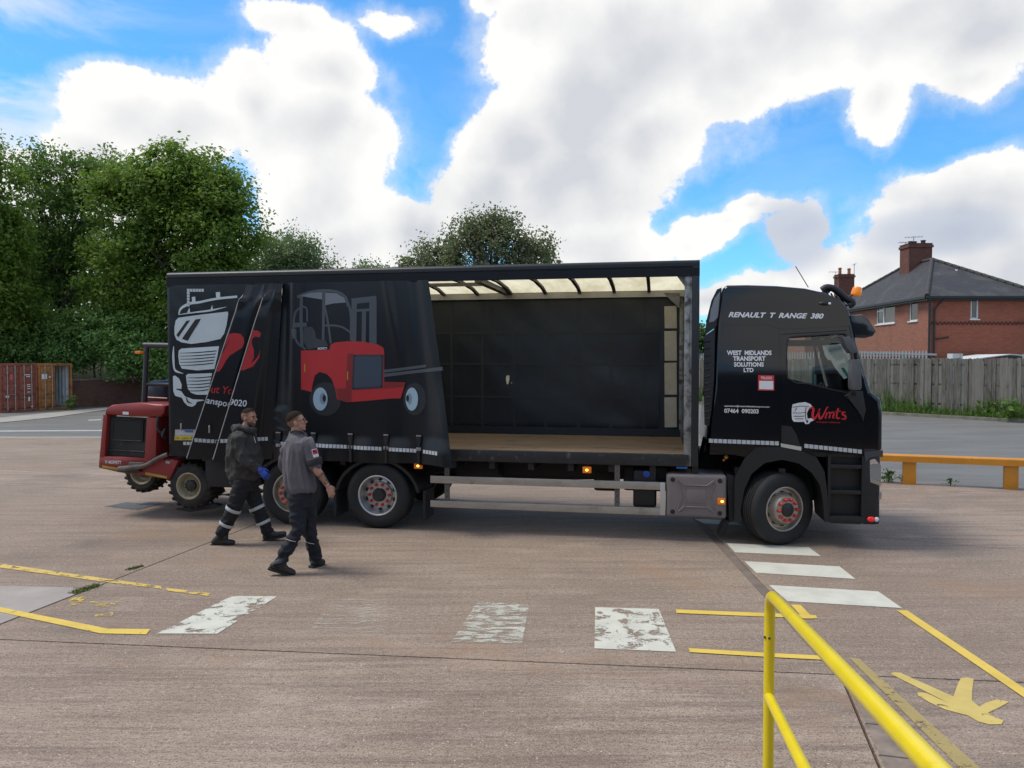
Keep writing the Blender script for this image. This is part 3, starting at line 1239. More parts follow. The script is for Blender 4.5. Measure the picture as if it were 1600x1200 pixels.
tree('hawthorn_tree', 'low green hawthorn far behind the gap between box and cab', WD(1110, 590, 60),
     [lob(1100, 520, 60, 40, 26), lob(1060, 540, 60, 50, 30), lob(1140, 535, 60, 45, 28)], 110, 50, .24, M_HAW, 34, trunk=.16, cr=.6)
tree('hawthorn_tree', 'hawthorn bush growing behind the middle of the lorry box', WD(900, 600, 52),
     [lob(900, 540, 52, 90, 40), lob(1000, 550, 52, 70, 36), lob(780, 545, 52, 80, 36)], 150, 50, .24, M_HAW, 35, trunk=.16, cr=.6)


# ------------------------------------------------------------------ brick wall, containers
def brick_mat(name, c1, c2, mortar, scale=1.0, bw=.215, rh=.065, stain=.35, patchy=None):
    m = bpy.data.materials.new(name)
    m.use_nodes = True
    T = NT(m.node_tree)
    b = m.node_tree.nodes['Principled BSDF']
    co = T.node('ShaderNodeTexCoord').outputs['Object']
    sp = T.node('ShaderNodeSeparateXYZ')
    T.put(sp.inputs[0], co)
    cb = T.node('ShaderNodeCombineXYZ')
    T.put(cb.inputs[0], T.math('ADD', sp.outputs[0], sp.outputs[1]))
    T.put(cb.inputs[1], sp.outputs[2])
    br = T.node('ShaderNodeTexBrick')
    T.put(br.inputs['Vector'], cb)
    br.inputs['Scale'].default_value = 1.0
    br.inputs['Brick Width'].default_value = bw + .01
    br.inputs['Row Height'].default_value = rh + .01
    br.inputs['Mortar Size'].default_value = .006
    br.inputs['Mortar Smooth'].default_value = .2
    br.inputs['Color1'].default_value = c1 + (1,)
    br.inputs['Color2'].default_value = c2 + (1,)
    br.inputs['Mortar'].default_value = mortar + (1,)
    n = T.noise(co, 1.1, 7.0, .68, .3)
    c = T.mix(T.ramp(n, .48, .75, 0, stain), br.outputs['Color'], tuple(x * .45 for x in c1))
    n2 = T.noise(T.mapping(co, loc=(4, 7, 2)), .8, 7.0, .7, .6)
    c = T.mix(T.ramp(n2, .56, .72, 0, .5), c, patchy or tuple(min(1, x * 1.5 + .04) for x in c1))
    c = T.mix(T.ramp(T.noise(co, 14.0, 3.0), .35, .75, 0, .35), c, tuple(x * .6 for x in c2))
    T.put(b.inputs['Base Color'], c)
    b.inputs['Roughness'].default_value = .9
    bn = T.node('ShaderNodeBump')
    bn.inputs['Distance'].default_value = .012
    T.put(bn.inputs['Height'], T.math('SUBTRACT', T.noise(co, 30.0, 3.0), br.outputs['Fac']))
    T.l.new(bn.outputs[0], b.inputs['Normal'])
    return m


M_OLDB = brick_mat('old_garden_brick', (.155, .062, .042), (.105, .048, .036), (.17, .135, .11), stain=.65, patchy=(.20, .125, .09))
w0, w1 = Gs(108, 637.2), Gs(335, 627)
e = empty('garden_wall', w0)
tag(e, 'low weathered brick wall in front of the elder bushes', 'wall')
d_ = (w1 - w0).to_2d()
Lw = d_.length
d_.normalize()
e.rotation_euler = (0, 0, math.atan2(d_.y, d_.x))
n_ = 26
top_ = [1.52 + .03 * math.sin(i * 1.7) + .04 * math.sin(i * .6) + .12 * (i / n_) for i in range(n_ + 1)]
b = MB()
b.prism([(0, -.3)] + [(Lw, -.3)] + [(Lw * i / n_, top_[i]) for i in range(n_, -1, -1)], 0, .34)
b.build('brickwork', M_OLDB, e, ang=None)
rr = random.Random(5)
M_COP = mat('coping_stone', (.17, .14, .115), .9, var=.35, vscale=4, bump=.02, bscale=12)
x = 0.0
while x < Lw - .5:
    l_ = rr.uniform(.35, .75)
    zt = np.interp(x + l_ / 2, [Lw * i / n_ for i in range(n_ + 1)], top_)
    b = MB()
    b.box(x, x + l_ - .02, -.05, .40, zt + .005, zt + .005 + rr.uniform(.06, .12), .015)
    b.build('coping_stone', M_COP, e, ang=40)
    x += l_
# loose stones left on top of the wall
for (sx, sl, nm) in ((3.2, .9, 'a'), (Lw * .62, 1.1, 'b')):
    pass


def container(name, label, c0, c1, cols, open_half):
    """c0, c1: the two ground corners of the door end as seen from left to right"""
    e = empty(name, c0)
    tag(e, label, 'container', 'shipping containers beside the brick wall')
    d = (c1 - c0).to_2d()
    Wd = d.length
    e.rotation_euler = (0, 0, math.atan2(d.y, d.x))
    H_, Ln = 2.59, 6.06
    body, doorm, inner = cols
    b = MB()
    for x0 in (0, Wd - .12):
        b.box(x0, x0 + .12, 0, .14, .0, H_, .01)
        b.box(x0, x0 + .12, Ln - .14, Ln, .0, H_, .01)
    b.box(.12, Wd - .12, 0, .12, H_ - .13, H_, .01)
    b.box(.12, Wd - .12, 0, .12, .0, .15, .01)
    b.box(.12, Wd - .12, Ln - .1, Ln, .0, .15)
    for x0 in (.005, Wd - .115):
        b.box(x0, x0 + .1, .14, Ln - .14, .01, .15)
        b.box(x0, x0 + .1, .14, Ln - .14, H_ - .1, H_ - .002)
    b.build('frame', body, e)
    # corrugated walls
    for nm, x0 in (('side_wall', .04), ('side_wall', Wd - .08)):
        b = MB()
        pts = []
        y = .14
        k = 0
        while y < Ln - .14:
            pts.append((x0 + (.036 if (k // 2) % 2 else 0), y))
            y += .07 if k % 2 else .05
            k += 1
        pts.append((x0, Ln - .14))
        for (xa, ya), (xb, yb) in zip(pts[:-1], pts[1:]):
            b.quad((xa, ya, .15), (xb, yb, .15), (xb, yb, H_ - .1), (xa, ya, H_ - .1))
        bmesh.ops.remove_doubles(b.bm, verts=b.bm.verts[:], dist=1e-4)
        b.build(nm, inner, e)
    b = MB()
    b.box(.12, Wd - .12, .12, Ln - .1, H_ - .06, H_ - .02)
    b.build('roof', body, e)
    b = MB()
    b.box(.12, Wd - .12, .12, Ln - .1, .12, .16)
    b.build('floor', mat('container_floor', (.1, .075, .05), .9, var=.3), e)
    b = MB()
    b.box(.12, Wd - .12, Ln - .1, Ln - .06, .15, H_ - .06)
    b.build('end_wall', inner, e)
    hw = (Wd - .24) / 2
    M_ROD = mat('galvanised_rod', (.48, .46, .43), .45, .7, var=.2, vscale=8)
    M_LAB = mat('white_label', (.72, .72, .70), .6)
    for s_ in (0, 1):
        swung = open_half and s_ == 1
        root = empty('door', (.12 + hw * s_ + (hw if swung else 0), 0, 0), R(-118) if swung else 0.0, e)
        ox = -hw if swung else 0.0
        b = MB()
        zz = .17
        hgt = H_ - .13 - .02 - zz
        n3 = 5
        seg = hgt / n3
        # ribbed panel: raised fields with recessed ribs
        b.box(ox + .01, ox + hw - .01, .03, .07, zz, zz + hgt)
        for i in range(n3):
            b.box(ox + .05, ox + hw - .05, .005, .03, zz + seg * i + .04, zz + seg * (i + 1) - .05, .018)
        b.build('door_panel', doorm, root)
        for q in (.28, .74):
            b = MB()
            b.tube([(ox + hw * q, -.02, .10), (ox + hw * q, -.02, H_ - .08)], .019, 8)
            for zc in (.2, .75, 1.4, 2.1, 2.4):
                b.box(ox + hw * q - .04, ox + hw * q + .04, -.035, .006, zc - .02, zc + .02)
            b.tube([(ox + hw * q, -.03, .95), (ox + hw * (q + .22 if q < .5 else q - .2), -.035, .93)], .012, 6)
            b.build('lock_rod', M_ROD, root)
    return e


M_RED = mat('container_red', (.29, .080, .048), .65, var=.25, vscale=2.2, dirt=(.10, .045, .028), dirt_amt=.5, dscale=3)
M_OCH = mat('container_ochre', (.40, .16, .04), .65, var=.25, vscale=2.2, dirt=(.13, .055, .025), dirt_amt=.55, dscale=3)
M_INW = mat('container_inside', (.72, .74, .72), .7, var=.2, vscale=2, dirt=(.2, .17, .14), dirt_amt=.3, dscale=2)
c0 = Gs(1, 645.5)
dirc = (Gs(103, 638.5) - c0).to_2d().normalized()
c1 = c0 + Vector((dirc.x, dirc.y, 0)) * 2.20
c2 = c1 + Vector((dirc.x, dirc.y, 0)) * .06
c3 = c2 + Vector((dirc.x, dirc.y, 0)) * 2.20
k1_ = container('shipping_container', 'red brown shipping container with both doors shut', c0, c1, (M_RED, M_RED, M_RED), False)
k2_ = container('shipping_container', 'ochre shipping container with one door open on a pale corrugated inside', c2, c3, (M_OCH, M_OCH, M_INW), True)
M_LABW = mat('label_white', (.7, .7, .68), .6)
M_LABP = mat('label_pink', (.55, .12, .14), .6)
for e_, items in ((k1_, [(.56, .16, 1.72, .30, M_LABP), (.30, .20, .80, .09, M_LABW), (1.62, .10, .55, .22, M_LABW), (1.78, .12, .20, .09, M_LABW),
                          (1.42, .34, 1.95, .05, M_LABW), (1.52, .22, 1.85, .05, M_LABW), (1.56, .2, 1.42, .04, M_LABW), (1.56, .2, 1.32, .04, M_LABW), (1.56, .2, 1.2, .04, M_LABW), (1.56, .2, 1.02, .04, M_LABW)]),
                 (k2_, [(.2, .34, 1.72, .28, M_LABW), (.66, .1, 1.78, .09, M_LABW)])):
    for (x0, w_, z0, h_, mm) in items:
        b = MB()
        b.box(x0, x0 + w_, -.004, .004, z0, z0 + h_)
        b.build('label_plate', mm, e_, ang=None)

# ------------------------------------------------------------------ wooden fence, verge, palisade
f0, f1 = G(1381, 648), G(1600, 660.5)
fd = (f1 - f0).to_2d().normalized()
fn = Vector((-fd.y, fd.x))
if fn.y < 0:
    fn = -fn
k_a, k_b = f0.to_2d() - fd * 14, f1.to_2d() + fd * 8
b = MB()
b.prism([tuple(k_a), tuple(k_b), tuple(k_b + fn * .13), tuple(k_a + fn * .13)], -.2, .13, axis='z', bevel=.02)
kerb = b.build('kerb', mat('mossy_kerb', (.15, .14, .11), .9, var=.4, vscale=2.5, bump=.01, bscale=14), None)
tag(kerb, kind='structure')
b = MB()
va, vb = k_a + fn * .13, k_b + fn * .13
b.prism([tuple(va), tuple(vb), tuple(vb + fn * 5), tuple(va + fn * 5)], -.2, .10, axis='z')
verge = b.build('verge', M_SOIL, None, ang=None)
tag(verge, kind='structure')

fo = f0.to_2d() + fn * .95 - fd * 13
FH = 2.42
e = empty('board_fence', (fo.x, fo.y, .1), math.atan2(fd.y, fd.x))
tag(e, 'tall grey weathered timber board fence below the brick house', 'fence')


def board_mat():
    m = bpy.data.materials.new('weathered_board')
    m.use_nodes = True
    T = NT(m.node_tree)
    b = m.node_tree.nodes['Principled BSDF']
    co = T.node('ShaderNodeTexCoord').outputs['Object']
    rnd = T.node('ShaderNodeObjectInfo').outputs['Random']
    off = T.node('ShaderNodeCombineXYZ')
    T.put(off.inputs[2], T.math('MULTIPLY', rnd, 37.0))
    v = T.node('ShaderNodeVectorMath', operation='ADD')
    T.put(v.inputs[0], T.mapping(co, (9, 9, .7)))
    T.put(v.inputs[1], off)
    n = T.noise(v.outputs[0], 2.4, 7.0, .65, .4)
    c = T.mix(T.ramp(n, .3, .7), (.062, .055, .046), (.175, .160, .136))
    c = T.mix(T.ramp(rnd, .3, 1, 0, .55), c, (.235, .22, .19))
    kn = T.node('ShaderNodeTexVoronoi')
    v2 = T.node('ShaderNodeVectorMath', operation='ADD')
    T.put(v2.inputs[0], T.mapping(co, (4, 4, 1.6)))
    T.put(v2.inputs[1], off)
    T.put(kn.inputs['Vector'], v2)
    kn.inputs['Scale'].default_value = 1.5
    c = T.mix(T.ramp(kn.outputs['Distance'], .08, .17, .75, 0), c, (.03, .026, .022))
    T.put(b.inputs['Base Color'], c)
    b.inputs['Roughness'].default_value = .9
    return m


M_BOARD = board_mat()
rr = random.Random(9)
x, i = 0.0, 0
protos = []
for k in range(6):
    b = MB()
    t_ = rr.uniform(-.02, .02)
    w_ = .15
    b.prism([(0, 0), (w_, 0), (w_, FH + t_ - rr.uniform(0, .03)), (w_ * .5, FH + t_ + rr.uniform(0, .02)), (0, FH + t_ - rr.uniform(0, .03))], 0, .02, bevel=.003)
    protos.append(b.build('board', M_BOARD, e, ang=None))
LF = 13 + (f1 - f0).length + 7
while x < LF:
    w_ = rr.uniform(.135, .17)
    pz = protos[i % 6]
    if i < 6:
        o = pz
    else:
        o = share('board', pz, e)
    o.location = (x, rr.choice((0, .022, .03, .045)), 0)
    o.scale = ((w_ + .004) / .15, 1, 1 + rr.uniform(-.012, .012))
    o.rotation_euler = (0, rr.uniform(-.006, .006), 0)
    x += w_
    i += 1
for zr in (.4, 1.25, 2.1):
    b = MB()
    b.box(0, LF, .045, .095, zr, zr + .08)
    b.build('rail', M_BOARD, e, ang=None)
xx = 0
while xx < LF:
    b = MB()
    b.box(xx, xx + .1, .1, .2, 0, FH - .1)
    b.build('post', M_BOARD, e, ang=None)
    xx += 2.4

# weeds and grass along the foot of the fence
M_WEED = leaf_mat('weed_leaf', (.07, .13, .03), (.15, .25, .05), .4)
rng = np.random.default_rng(5)
nb = 4200
al = rng.uniform(0, LF, nb)
ac = rng.uniform(-.75, .02, nb) ** 1.0
hh = rng.gamma(3.0, .11, nb) * (.55 + .6 * (np.sin(al * 1.1) * .5 + .5)) * np.where(ac > -.35, 1.25, .6) + .06
base_ = np.stack([fo.x + fd.x * al + fn.x * ac, fo.y + fd.y * al + fn.y * ac, np.full(nb, .1)], 1)
lean = rng.normal(0, .22, (nb, 3))
lean[:, 2] = 1
tip = base_ + lean * hh[:, None]
sd_ = rng.normal(0, 1, (nb, 3))
sd_[:, 2] = 0
sd_ /= np.linalg.norm(sd_, axis=1)[:, None]
wd = (.012 + .03 * rng.uniform(0, 1, nb))[:, None]
mid_ = base_ * .45 + tip * .55
V = np.stack([base_, mid_ + sd_ * wd, tip, mid_ - sd_ * wd], 1).reshape(-1, 3)
o = mesh_quads('verge_weeds', V, nb, M_WEED, None)
tag(o, 'green weeds and long grass along the foot of the board fence', 'weeds', kind='stuff')


def weed(base, h, n, seed, label, group):
    rng = np.random.default_rng(seed)
    e = empty('weed', base)
    tag(e, label, 'weed', group)
    pos = rng.normal(0, 1, (n, 3)) * np.array([h * .28, h * .28, h * .3]) + np.array([0, 0, h * .5])
    pos[:, 2] = np.clip(pos[:, 2], .02, h)
    V, k = leaves_mesh(rng, pos, rng.normal(0, .3, (n, 3)), h * .24, .6)
    mesh_quads('foliage', V, k, M_WEED, e)
    b = MB()
    for i in range(4):
        b.tube([(0, 0, 0), (rng.normal(0, h * .15), rng.normal(0, h * .15), h * .9)], .006, 5)
    b.build('stem', M_WEED, e)


weed(G(1389, 753), .26, 60, 1, 'bright green weed at the foot of the yellow barrier beside the lorry nose', 'weeds')
weed(G(1410, 753.5), .14, 30, 2, 'small weed touching the first yellow barrier post', 'weeds')
weed(G(1485, 759), .16, 40, 3, 'small leafy weed between the two yellow barrier posts', 'weeds')
weed(Gs(110, 640), .75, 90, 4, 'tall weed where the ochre container meets the brick wall', 'weeds')
p_ = G(1550, 652)
for i, (px, py, h) in enumerate([(1550, 652, .7), (1582, 656, .8), (1458, 645, .55), (1520, 647, .5)]):
    weed(G(px, py, .1) + Vector((0, .2, 0)), h, 90, 10 + i, ['pale tall weed leaning on the fence', 'tallest weed beside the fence kerb', 'rounded weed on the verge below the palisade', 'dark low weed on the verge'][i], 'verge weeds')
# moss in the slab joint
rng = np.random.default_rng(8)
mp, mq = G(116, 927), G(152, 915)
nb = 900
tt = rng.uniform(0, 1, nb)
pos = np.array(mp)[None] * (1 - tt[:, None]) + np.array(mq)[None] * tt[:, None] + rng.normal(0, 1, (nb, 3)) * np.array([.03, .022, 0])
tt2 = rng.uniform(0, 1, 260)
a_, b_ = np.array(G(200, 891)), np.array(G(222, 885))
pos2 = a_[None] * (1 - tt2[:, None]) + b_[None] * tt2[:, None] + rng.normal(0, 1, (260, 3)) * np.array([.02, .010, 0])
pos = np.concatenate([pos, pos2])
pos[:, 2] = np.abs(rng.normal(.008, .008, len(pos)))
V, k = leaves_mesh(rng, pos, rng.normal(0, .3, (len(pos), 3)), .016, .8)
o = mesh_quads('moss', V, k, leaf_mat('moss', (.08, .11, .03), (.15, .19, .05), .2), None)
tag(o, 'green moss growing in the joint between concrete slabs', 'moss', kind='stuff')

# steel palisade behind the boards
M_PALI = mat('galvanised_pale', (.36, .40, .40), .5, .5, var=.15, vscale=5)
q0 = fo + fn * 1.6
e = empty('palisade_fence', (q0.x, q0.y, .1), math.atan2(fd.y, fd.x))
tag(e, 'grey steel palisade fence standing behind the timber boards', 'fence')
b = MB()
PH = 2.80
b.prism([(-.035, 0), (.035, 0), (.035, PH - .12), (.02, PH - .02), (.028, PH), (.008, PH - .03), (0, PH), (-.008, PH - .03), (-.028, PH), (-.02, PH - .02), (-.035, PH - .12)], 0, .012)
pale = b.build('pale', M_PALI, e, ang=None)
LP = 13.7
n = int(LP / .155)
pale.location = (.1, 0, 0)
for i in range(1, n):
    share('pale', pale, e, (.1 + i * .155, 0, 0))
for zr in (.4, PH - .42):
    b = MB()
    b.box(0, LP, .02, .06, zr, zr + .05)
    b.build('rail', M_PALI, e, ang=None)
for i in range(0, 8):
    b = MB()
    b.box(i * 2.5, i * 2.5 + .06, .065, .13, 0, PH - .2)
    b.build('post', M_PALI, e, ang=None)


# ------------------------------------------------------------------ houses
M_BR1 = brick_mat('house_brick', (.44, .125, .066), (.34, .098, .056), (.26, .165, .13), stain=.3, patchy=(.30, .13, .085))
M_BR2 = brick_mat('house_brick_weathered', (.40, .15, .088), (.27, .112, .074), (.28, .20, .155), stain=.6, patchy=(.32, .19, .13))
M_CHIM = brick_mat('chimney_brick', (.20, .068, .045), (.13, .052, .038), (.15, .11, .09), stain=.6)


def tile_mat():
    m = bpy.data.materials.new('slate_roof')
    m.use_nodes = True
    T = NT(m.node_tree)
    b = m.node_tree.nodes['Principled BSDF']
    co = T.node('ShaderNodeTexCoord').outputs['Object']
    sp = T.node('ShaderNodeSeparateXYZ')
    T.put(sp.inputs[0], co)
    cb = T.node('ShaderNodeCombineXYZ')
    T.put(cb.inputs[0], T.math('ADD', sp.outputs[0], sp.outputs[1]))
    T.put(cb.inputs[1], sp.outputs[2])
    br = T.node('ShaderNodeTexBrick')
    T.put(br.inputs['Vector'], cb)
    br.inputs['Scale'].default_value = 1.0
    br.inputs['Brick Width'].default_value = .19
    br.inputs['Row Height'].default_value = .075
    br.inputs['Mortar Size'].default_value = .005
    br.inputs['Color1'].default_value = (.058, .056, .058, 1)
    br.inputs['Color2'].default_value = (.040, .039, .042, 1)
    br.inputs['Mortar'].default_value = (.012, .012, .012, 1)
    n = T.noise(T.mapping(co, (1, 1, .6)), .8, 7.0, .65, .4)
    c = T.mix(T.ramp(n, .5, .78, 0, .65), br.outputs['Color'], (.13, .125, .115))
    T.put(b.inputs['Base Color'], c)
    b.inputs['Roughness'].default_value = .75
    bn = T.node('ShaderNodeBump')
    bn.inputs['Distance'].default_value = .02
    T.put(bn.inputs['Height'], T.math('SUBTRACT', 1.0, br.outputs['Fac']))
    T.l.new(bn.outputs[0], b.inputs['Normal'])
    return m


M_ROOF = tile_mat()
M_UPVC = mat('white_upvc', (.74, .74, .72), .4)
M_GUT = mat('black_gutter', (.015, .015, .016), .4)
M_PANE = mat('window_pane', (.055, .065, .062), .08, 0.0, var=.5, vscale=.8, spec=.8)
M_CURT = mat('net_curtain', (.30, .33, .32), .9, var=.3, vscale=6, vstretch=(6, 6, .6))


def wall3(name, m, parent, o, u, thick_dir, length, h, holes, t=.25):
    """wall of length x h with rectangular openings (u0, u1, z0, z1)"""
    flat, tr = tri_poly([(0, 0), (length, 0), (length, h), (0, h)], [[(a, c), (a, d), (b_, d), (b_, c)] for (a, b_, c, d) in holes])
    bm = bmesh.new()
    vs = [bm.verts.new(o + u * p.x + Vector((0, 0, p.y))) for p in flat]
    for f in tr:
        try:
            bm.faces.new([vs[i] for i in f])
        except ValueError:
            pass
    r = bmesh.ops.extrude_face_region(bm, geom=bm.faces[:])
    for g in r['geom']:
        if isinstance(g, bmesh.types.BMVert):
            g.co += thick_dir * t
    bmesh.ops.recalc_face_normals(bm, faces=bm.faces[:])
    me = bpy.data.meshes.new(name)
    bm.to_mesh(me)
    bm.free()
    me.materials.append(m)
    return link(bpy.data.objects.new(name, me), parent)


def window3(parent, o, u, inn, u0, u1, z0, z1, splits, tran=None):
    """white framed window in an opening; splits: fractions of mullions"""
    root = empty('window', (0, 0, 0), 0, parent)

    def bx(bm_, a, b_, c, d, i0, i1):
        pts = [o + u * x + inn * y + Vector((0, 0, z)) for z in (c, d) for y in (i0, i1) for x in (a, b_)]
        bm_._add(pts, [(0, 2, 3, 1), (4, 5, 7, 6), (0, 1, 5, 4), (2, 6, 7, 3), (0, 4, 6, 2), (1, 3, 7, 5)])
    fw = .075
    b = MB()
    bx(b, u0, u1, z0, z0 + fw, .05, .12)
    bx(b, u0, u1, z1 - fw, z1, .05, .12)
    bx(b, u0, u0 + fw, z0 + fw, z1 - fw, .05, .12)
    bx(b, u1 - fw, u1, z0 + fw, z1 - fw, .05, .12)
    for s_ in splits:
        x = u0 + (u1 - u0) * s_
        bx(b, x - .05, x + .05, z0 + fw, z1 - fw, .045, .115)
    if tran:
        (fa, fb, fz) = tran
        zt = z0 + (z1 - z0) * fz
        bx(b, u0 + (u1 - u0) * fa, u0 + (u1 - u0) * fb, zt - .045, zt + .045, .04, .11)
    b.build('frame', M_UPVC, root, ang=None)
    b = MB()
    bx(b, u0 + .02, u1 - .02, z0 + .02, z1 - .02, .085, .095)
    b.build('pane', M_PANE, root, ang=None)
    b = MB()
    bx(b, u0 - .06, u1 + .06, z0 - .06, z0 - .002, -.06, .10)
    b.build('sill', M_UPVC, root, ang=None)
    return root


HX, HY, HZ0 = 22.75, 42.0, .25             # near corner of the brick house
EAV = WD(1449, 463, HY).z
HWX, HLY = 6.0, 13.5
e = empty('brick_house', (HX, HY, HZ0))
tag(e, 'red brick house with hipped slate roof and big chimney behind the board fence', 'house')
wh = EAV - HZ0 - .05


def loc_y(px, py):
    p = WX(px, py, HX)
    return p.y - HY, p.z - HZ0


def loc_x(px, py):
    p = WD(px, py, HY)
    return p.x - HX, p.z - HZ0


ya, za = loc_y(1398, 507)
yb, zb = loc_y(1369, 478)
yc, zc = loc_y(1433.5, 501)
yd, zd = loc_y(1420.5, 470)
side_holes = [(yc, yd, zc, zd), (ya, yb, loc_y(1383, 506)[1], loc_y(1383, 477)[1])]
xa, z1a = loc_x(1516.5, 498.5)
xb, z1b = loc_x(1529.5, 467)
front_holes = [(xa, xb, z1a, z1b)]
wall3('wall', M_BR1, e, Vector((.26, 0, 0)), Vector((1, 0, 0)), Vector((0, 1, 0)), HWX - .26, wh, [(a - .26, b_ - .26, c, d) for a, b_, c, d in front_holes])
wall3('wall', M_BR2, e, Vector((0, 0, 0)), Vector((0, 1, 0)), Vector((1, 0, 0)), HLY, wh, side_holes)
wall3('wall', M_BR2, e, Vector((HWX, .26, 0)), Vector((0, 1, 0)), Vector((-1, 0, 0)), HLY - .26, wh, [])
wall3('wall', M_BR2, e, Vector((.26, HLY, 0)), Vector((1, 0, 0)), Vector((0, -1, 0)), HWX - .52, wh, [])
window3(e, Vector((0, 0, 0)), Vector((1, 0, 0)), Vector((0, 1, 0)), xa, xb, z1a, z1b, [])
window3(e, Vector((0, 0, 0)), Vector((0, 1, 0)), Vector((1, 0, 0)), yc, yd, zc, zd, [])
window3(e, Vector((0, 0, 0)), Vector((0, 1, 0)), Vector((1, 0, 0)), side_holes[1][0], side_holes[1][1], side_holes[1][2], side_holes[1][3], [.62], (.62, 1.0, .72))
# soldier course and dentil band on the front
zb_ = loc_x(1520, 505)[1]
b = MB()
for i in range(int(HWX / .225)):
    b.box(i * .225 + .01, i * .225 + .115, -.045, .0, zb_ - .09, zb_ + .02)
    b.box(i * .225 + .12, i * .225 + .215, -.03, .0, zb_ - .02, zb_ + .09)
b.build('dentil_course', mat('dark_brick', (.10, .038, .028), .9, var=.3, vscale=6), e, ang=None)
# roof: hips and a short ridge
ov = .28
z0, zr = EAV - HZ0, 8.62 - HZ0
A, B_, C_, D_ = [Vector(p) for p in ((-ov, -ov, z0), (HWX + ov, -ov, z0), (HWX + ov, HLY + ov, z0), (-ov, HLY + ov, z0))]
R0, R1 = Vector((HWX / 2, 5.3, zr)), Vector((HWX / 2, 8.4, zr))
t_ = Vector((0, 0, .09))
roof = raw('roof', [A, B_, C_, D_, R0, R1] + [p + Vector((0, 0, -.09)) for p in (A, B_, C_, D_)],
           [(0, 1, 4), (1, 2, 5, 4), (2, 3, 5), (3, 0, 4, 5), (0, 6, 7, 1), (1, 7, 8, 2), (2, 8, 9, 3), (3, 9, 6, 0), (6, 9, 8, 7)], M_ROOF, e)
M_RID = mat('ridge_tile', (.055, .052, .050), .85, var=.35, vscale=3)
for p0, p1 in ((A, R0), (B_, R0), (R0, R1), (C_, R1), (D_, R1)):
    L_ = (p1 - p0).length
    k = int(L_ / .45)
    b = MB()
    for i in range(k):
        q0 = p0.lerp(p1, i / k + .004) + Vector((0, 0, .02))
        q1 = p0.lerp(p1, (i + 1) / k - .004) + Vector((0, 0, .035))
        b.tube([q0, q1], .12, 8)
    b.build('ridge_tiles', M_RID, roof, ang=50)['kind'] = 'stuff'
b = MB()
b.box(-ov - .06, HWX + ov + .06, -ov - .12, -ov - .005, z0 - .14, z0 - .02)
b.box(-ov - .12, -ov - .005, -ov - .004, HLY + ov, z0 - .14, z0 - .02)
b.box(-ov + .02, HWX + ov - .02, -ov + .02, -.004, z0 - .24, z0 - .10)
b.box(-ov + .02, -.004, .0, HLY, z0 - .24, z0 - .10)
b.build('gutter', M_GUT, e, ang=None)
b = MB()
px_ = loc_x(1458.5, 500)[0]
b.tube([(px_ + .42, -ov + .02, z0 - .14), (px_ + .1, -.12, z0 - .55), (px_, -.1, z0 - .75), (px_, -.1, .1)], .05, 8)
b.tube([(px_ - .28, -.1, z0 - .2), (px_ - .28, -.1, .1)], .055, 8)
b.tube([(px_ + .1, -.1, z0 - 2.35), (px_ + .8, -.1, z0 - 2.22)], .04, 8)
b.build('downpipe', M_GUT, e, ang=50)


def chimney(parent, c, w, d, h, pots, potc, mm=M_CHIM):
    b = MB()
    x, y, z = c
    b.box(x - w / 2, x + w / 2, y - d / 2, y + d / 2, z - .9, z + h)
    b.box(x - w / 2 - .06, x + w / 2 + .06, y - d / 2 - .06, y + d / 2 + .06, z + h - .22, z + h - .06)
    b.box(x - w / 2 - .02, x + w / 2 + .02, y - d / 2 - .02, y + d / 2 + .02, z + h, z + h + .05)
    ch = b.build('chimney', mm, parent, ang=None)
    for (ox, oy, ph, pr) in pots:
        b = MB()
        b.lathe([(pr, 0), (pr * .85, ph * .7), (pr * 1.05, ph * .75), (pr * 1.05, ph * .95), (pr * .7, ph), (pr * .6, ph * .5), (0, ph * .4)], Matrix.Translation((x + ox, y + oy, z + h + .05)), 12)
        b.build('chimney_pot', potc, ch, ang=40)
    return ch


def aerial(parent, p, h, n, dirv=(1, 0, 0)):
    b = MB()
    p = Vector(p)
    d = Vector(dirv)
    b.tube([p, p + Vector((0, 0, h))], .018, 6)
    t = p + Vector((0, 0, h - .04))
    b.tube([t - d * .5, t + d * .5], .012, 5)
    sdv = Vector((d.y, -d.x, .25)).normalized()
    for i in range(n):
        q = t + d * (-.45 + .9 * i / max(1, n - 1))
        b.tube([q - sdv * .16, q + sdv * .16], .008, 4)
    b.build('aerial', mat('aerial_metal', (.10, .10, .10), .5, .6), parent, ang=50)


ch = chimney(e, (HWX / 2 - .1, 7.0, zr), 1.45, 1.15, 1.15, [(-.35, 0, .2, .14), (0, .2, .22, .15), (.4, -.1, .25, .15)], mat('dark_pot', (.06, .04, .035), .8))
aerial(ch, (HWX / 2 - .75, 7.0, zr + .6), .75, 5, (1, .2, 0))
aerial(ch, (HWX / 2 - .25, 7.0, zr + 1.15), .55, 6, (1, -.3, 0))
# lead flashing patch and a vent
b = MB()
b.tube([Vector((HWX * .58, 3.5, z0 + (zr - z0) * .62)), Vector((HWX * .58, 3.5, z0 + (zr - z0) * .62 + .22))], .07, 8)
b.build('roof_vent', M_UPVC, roof)

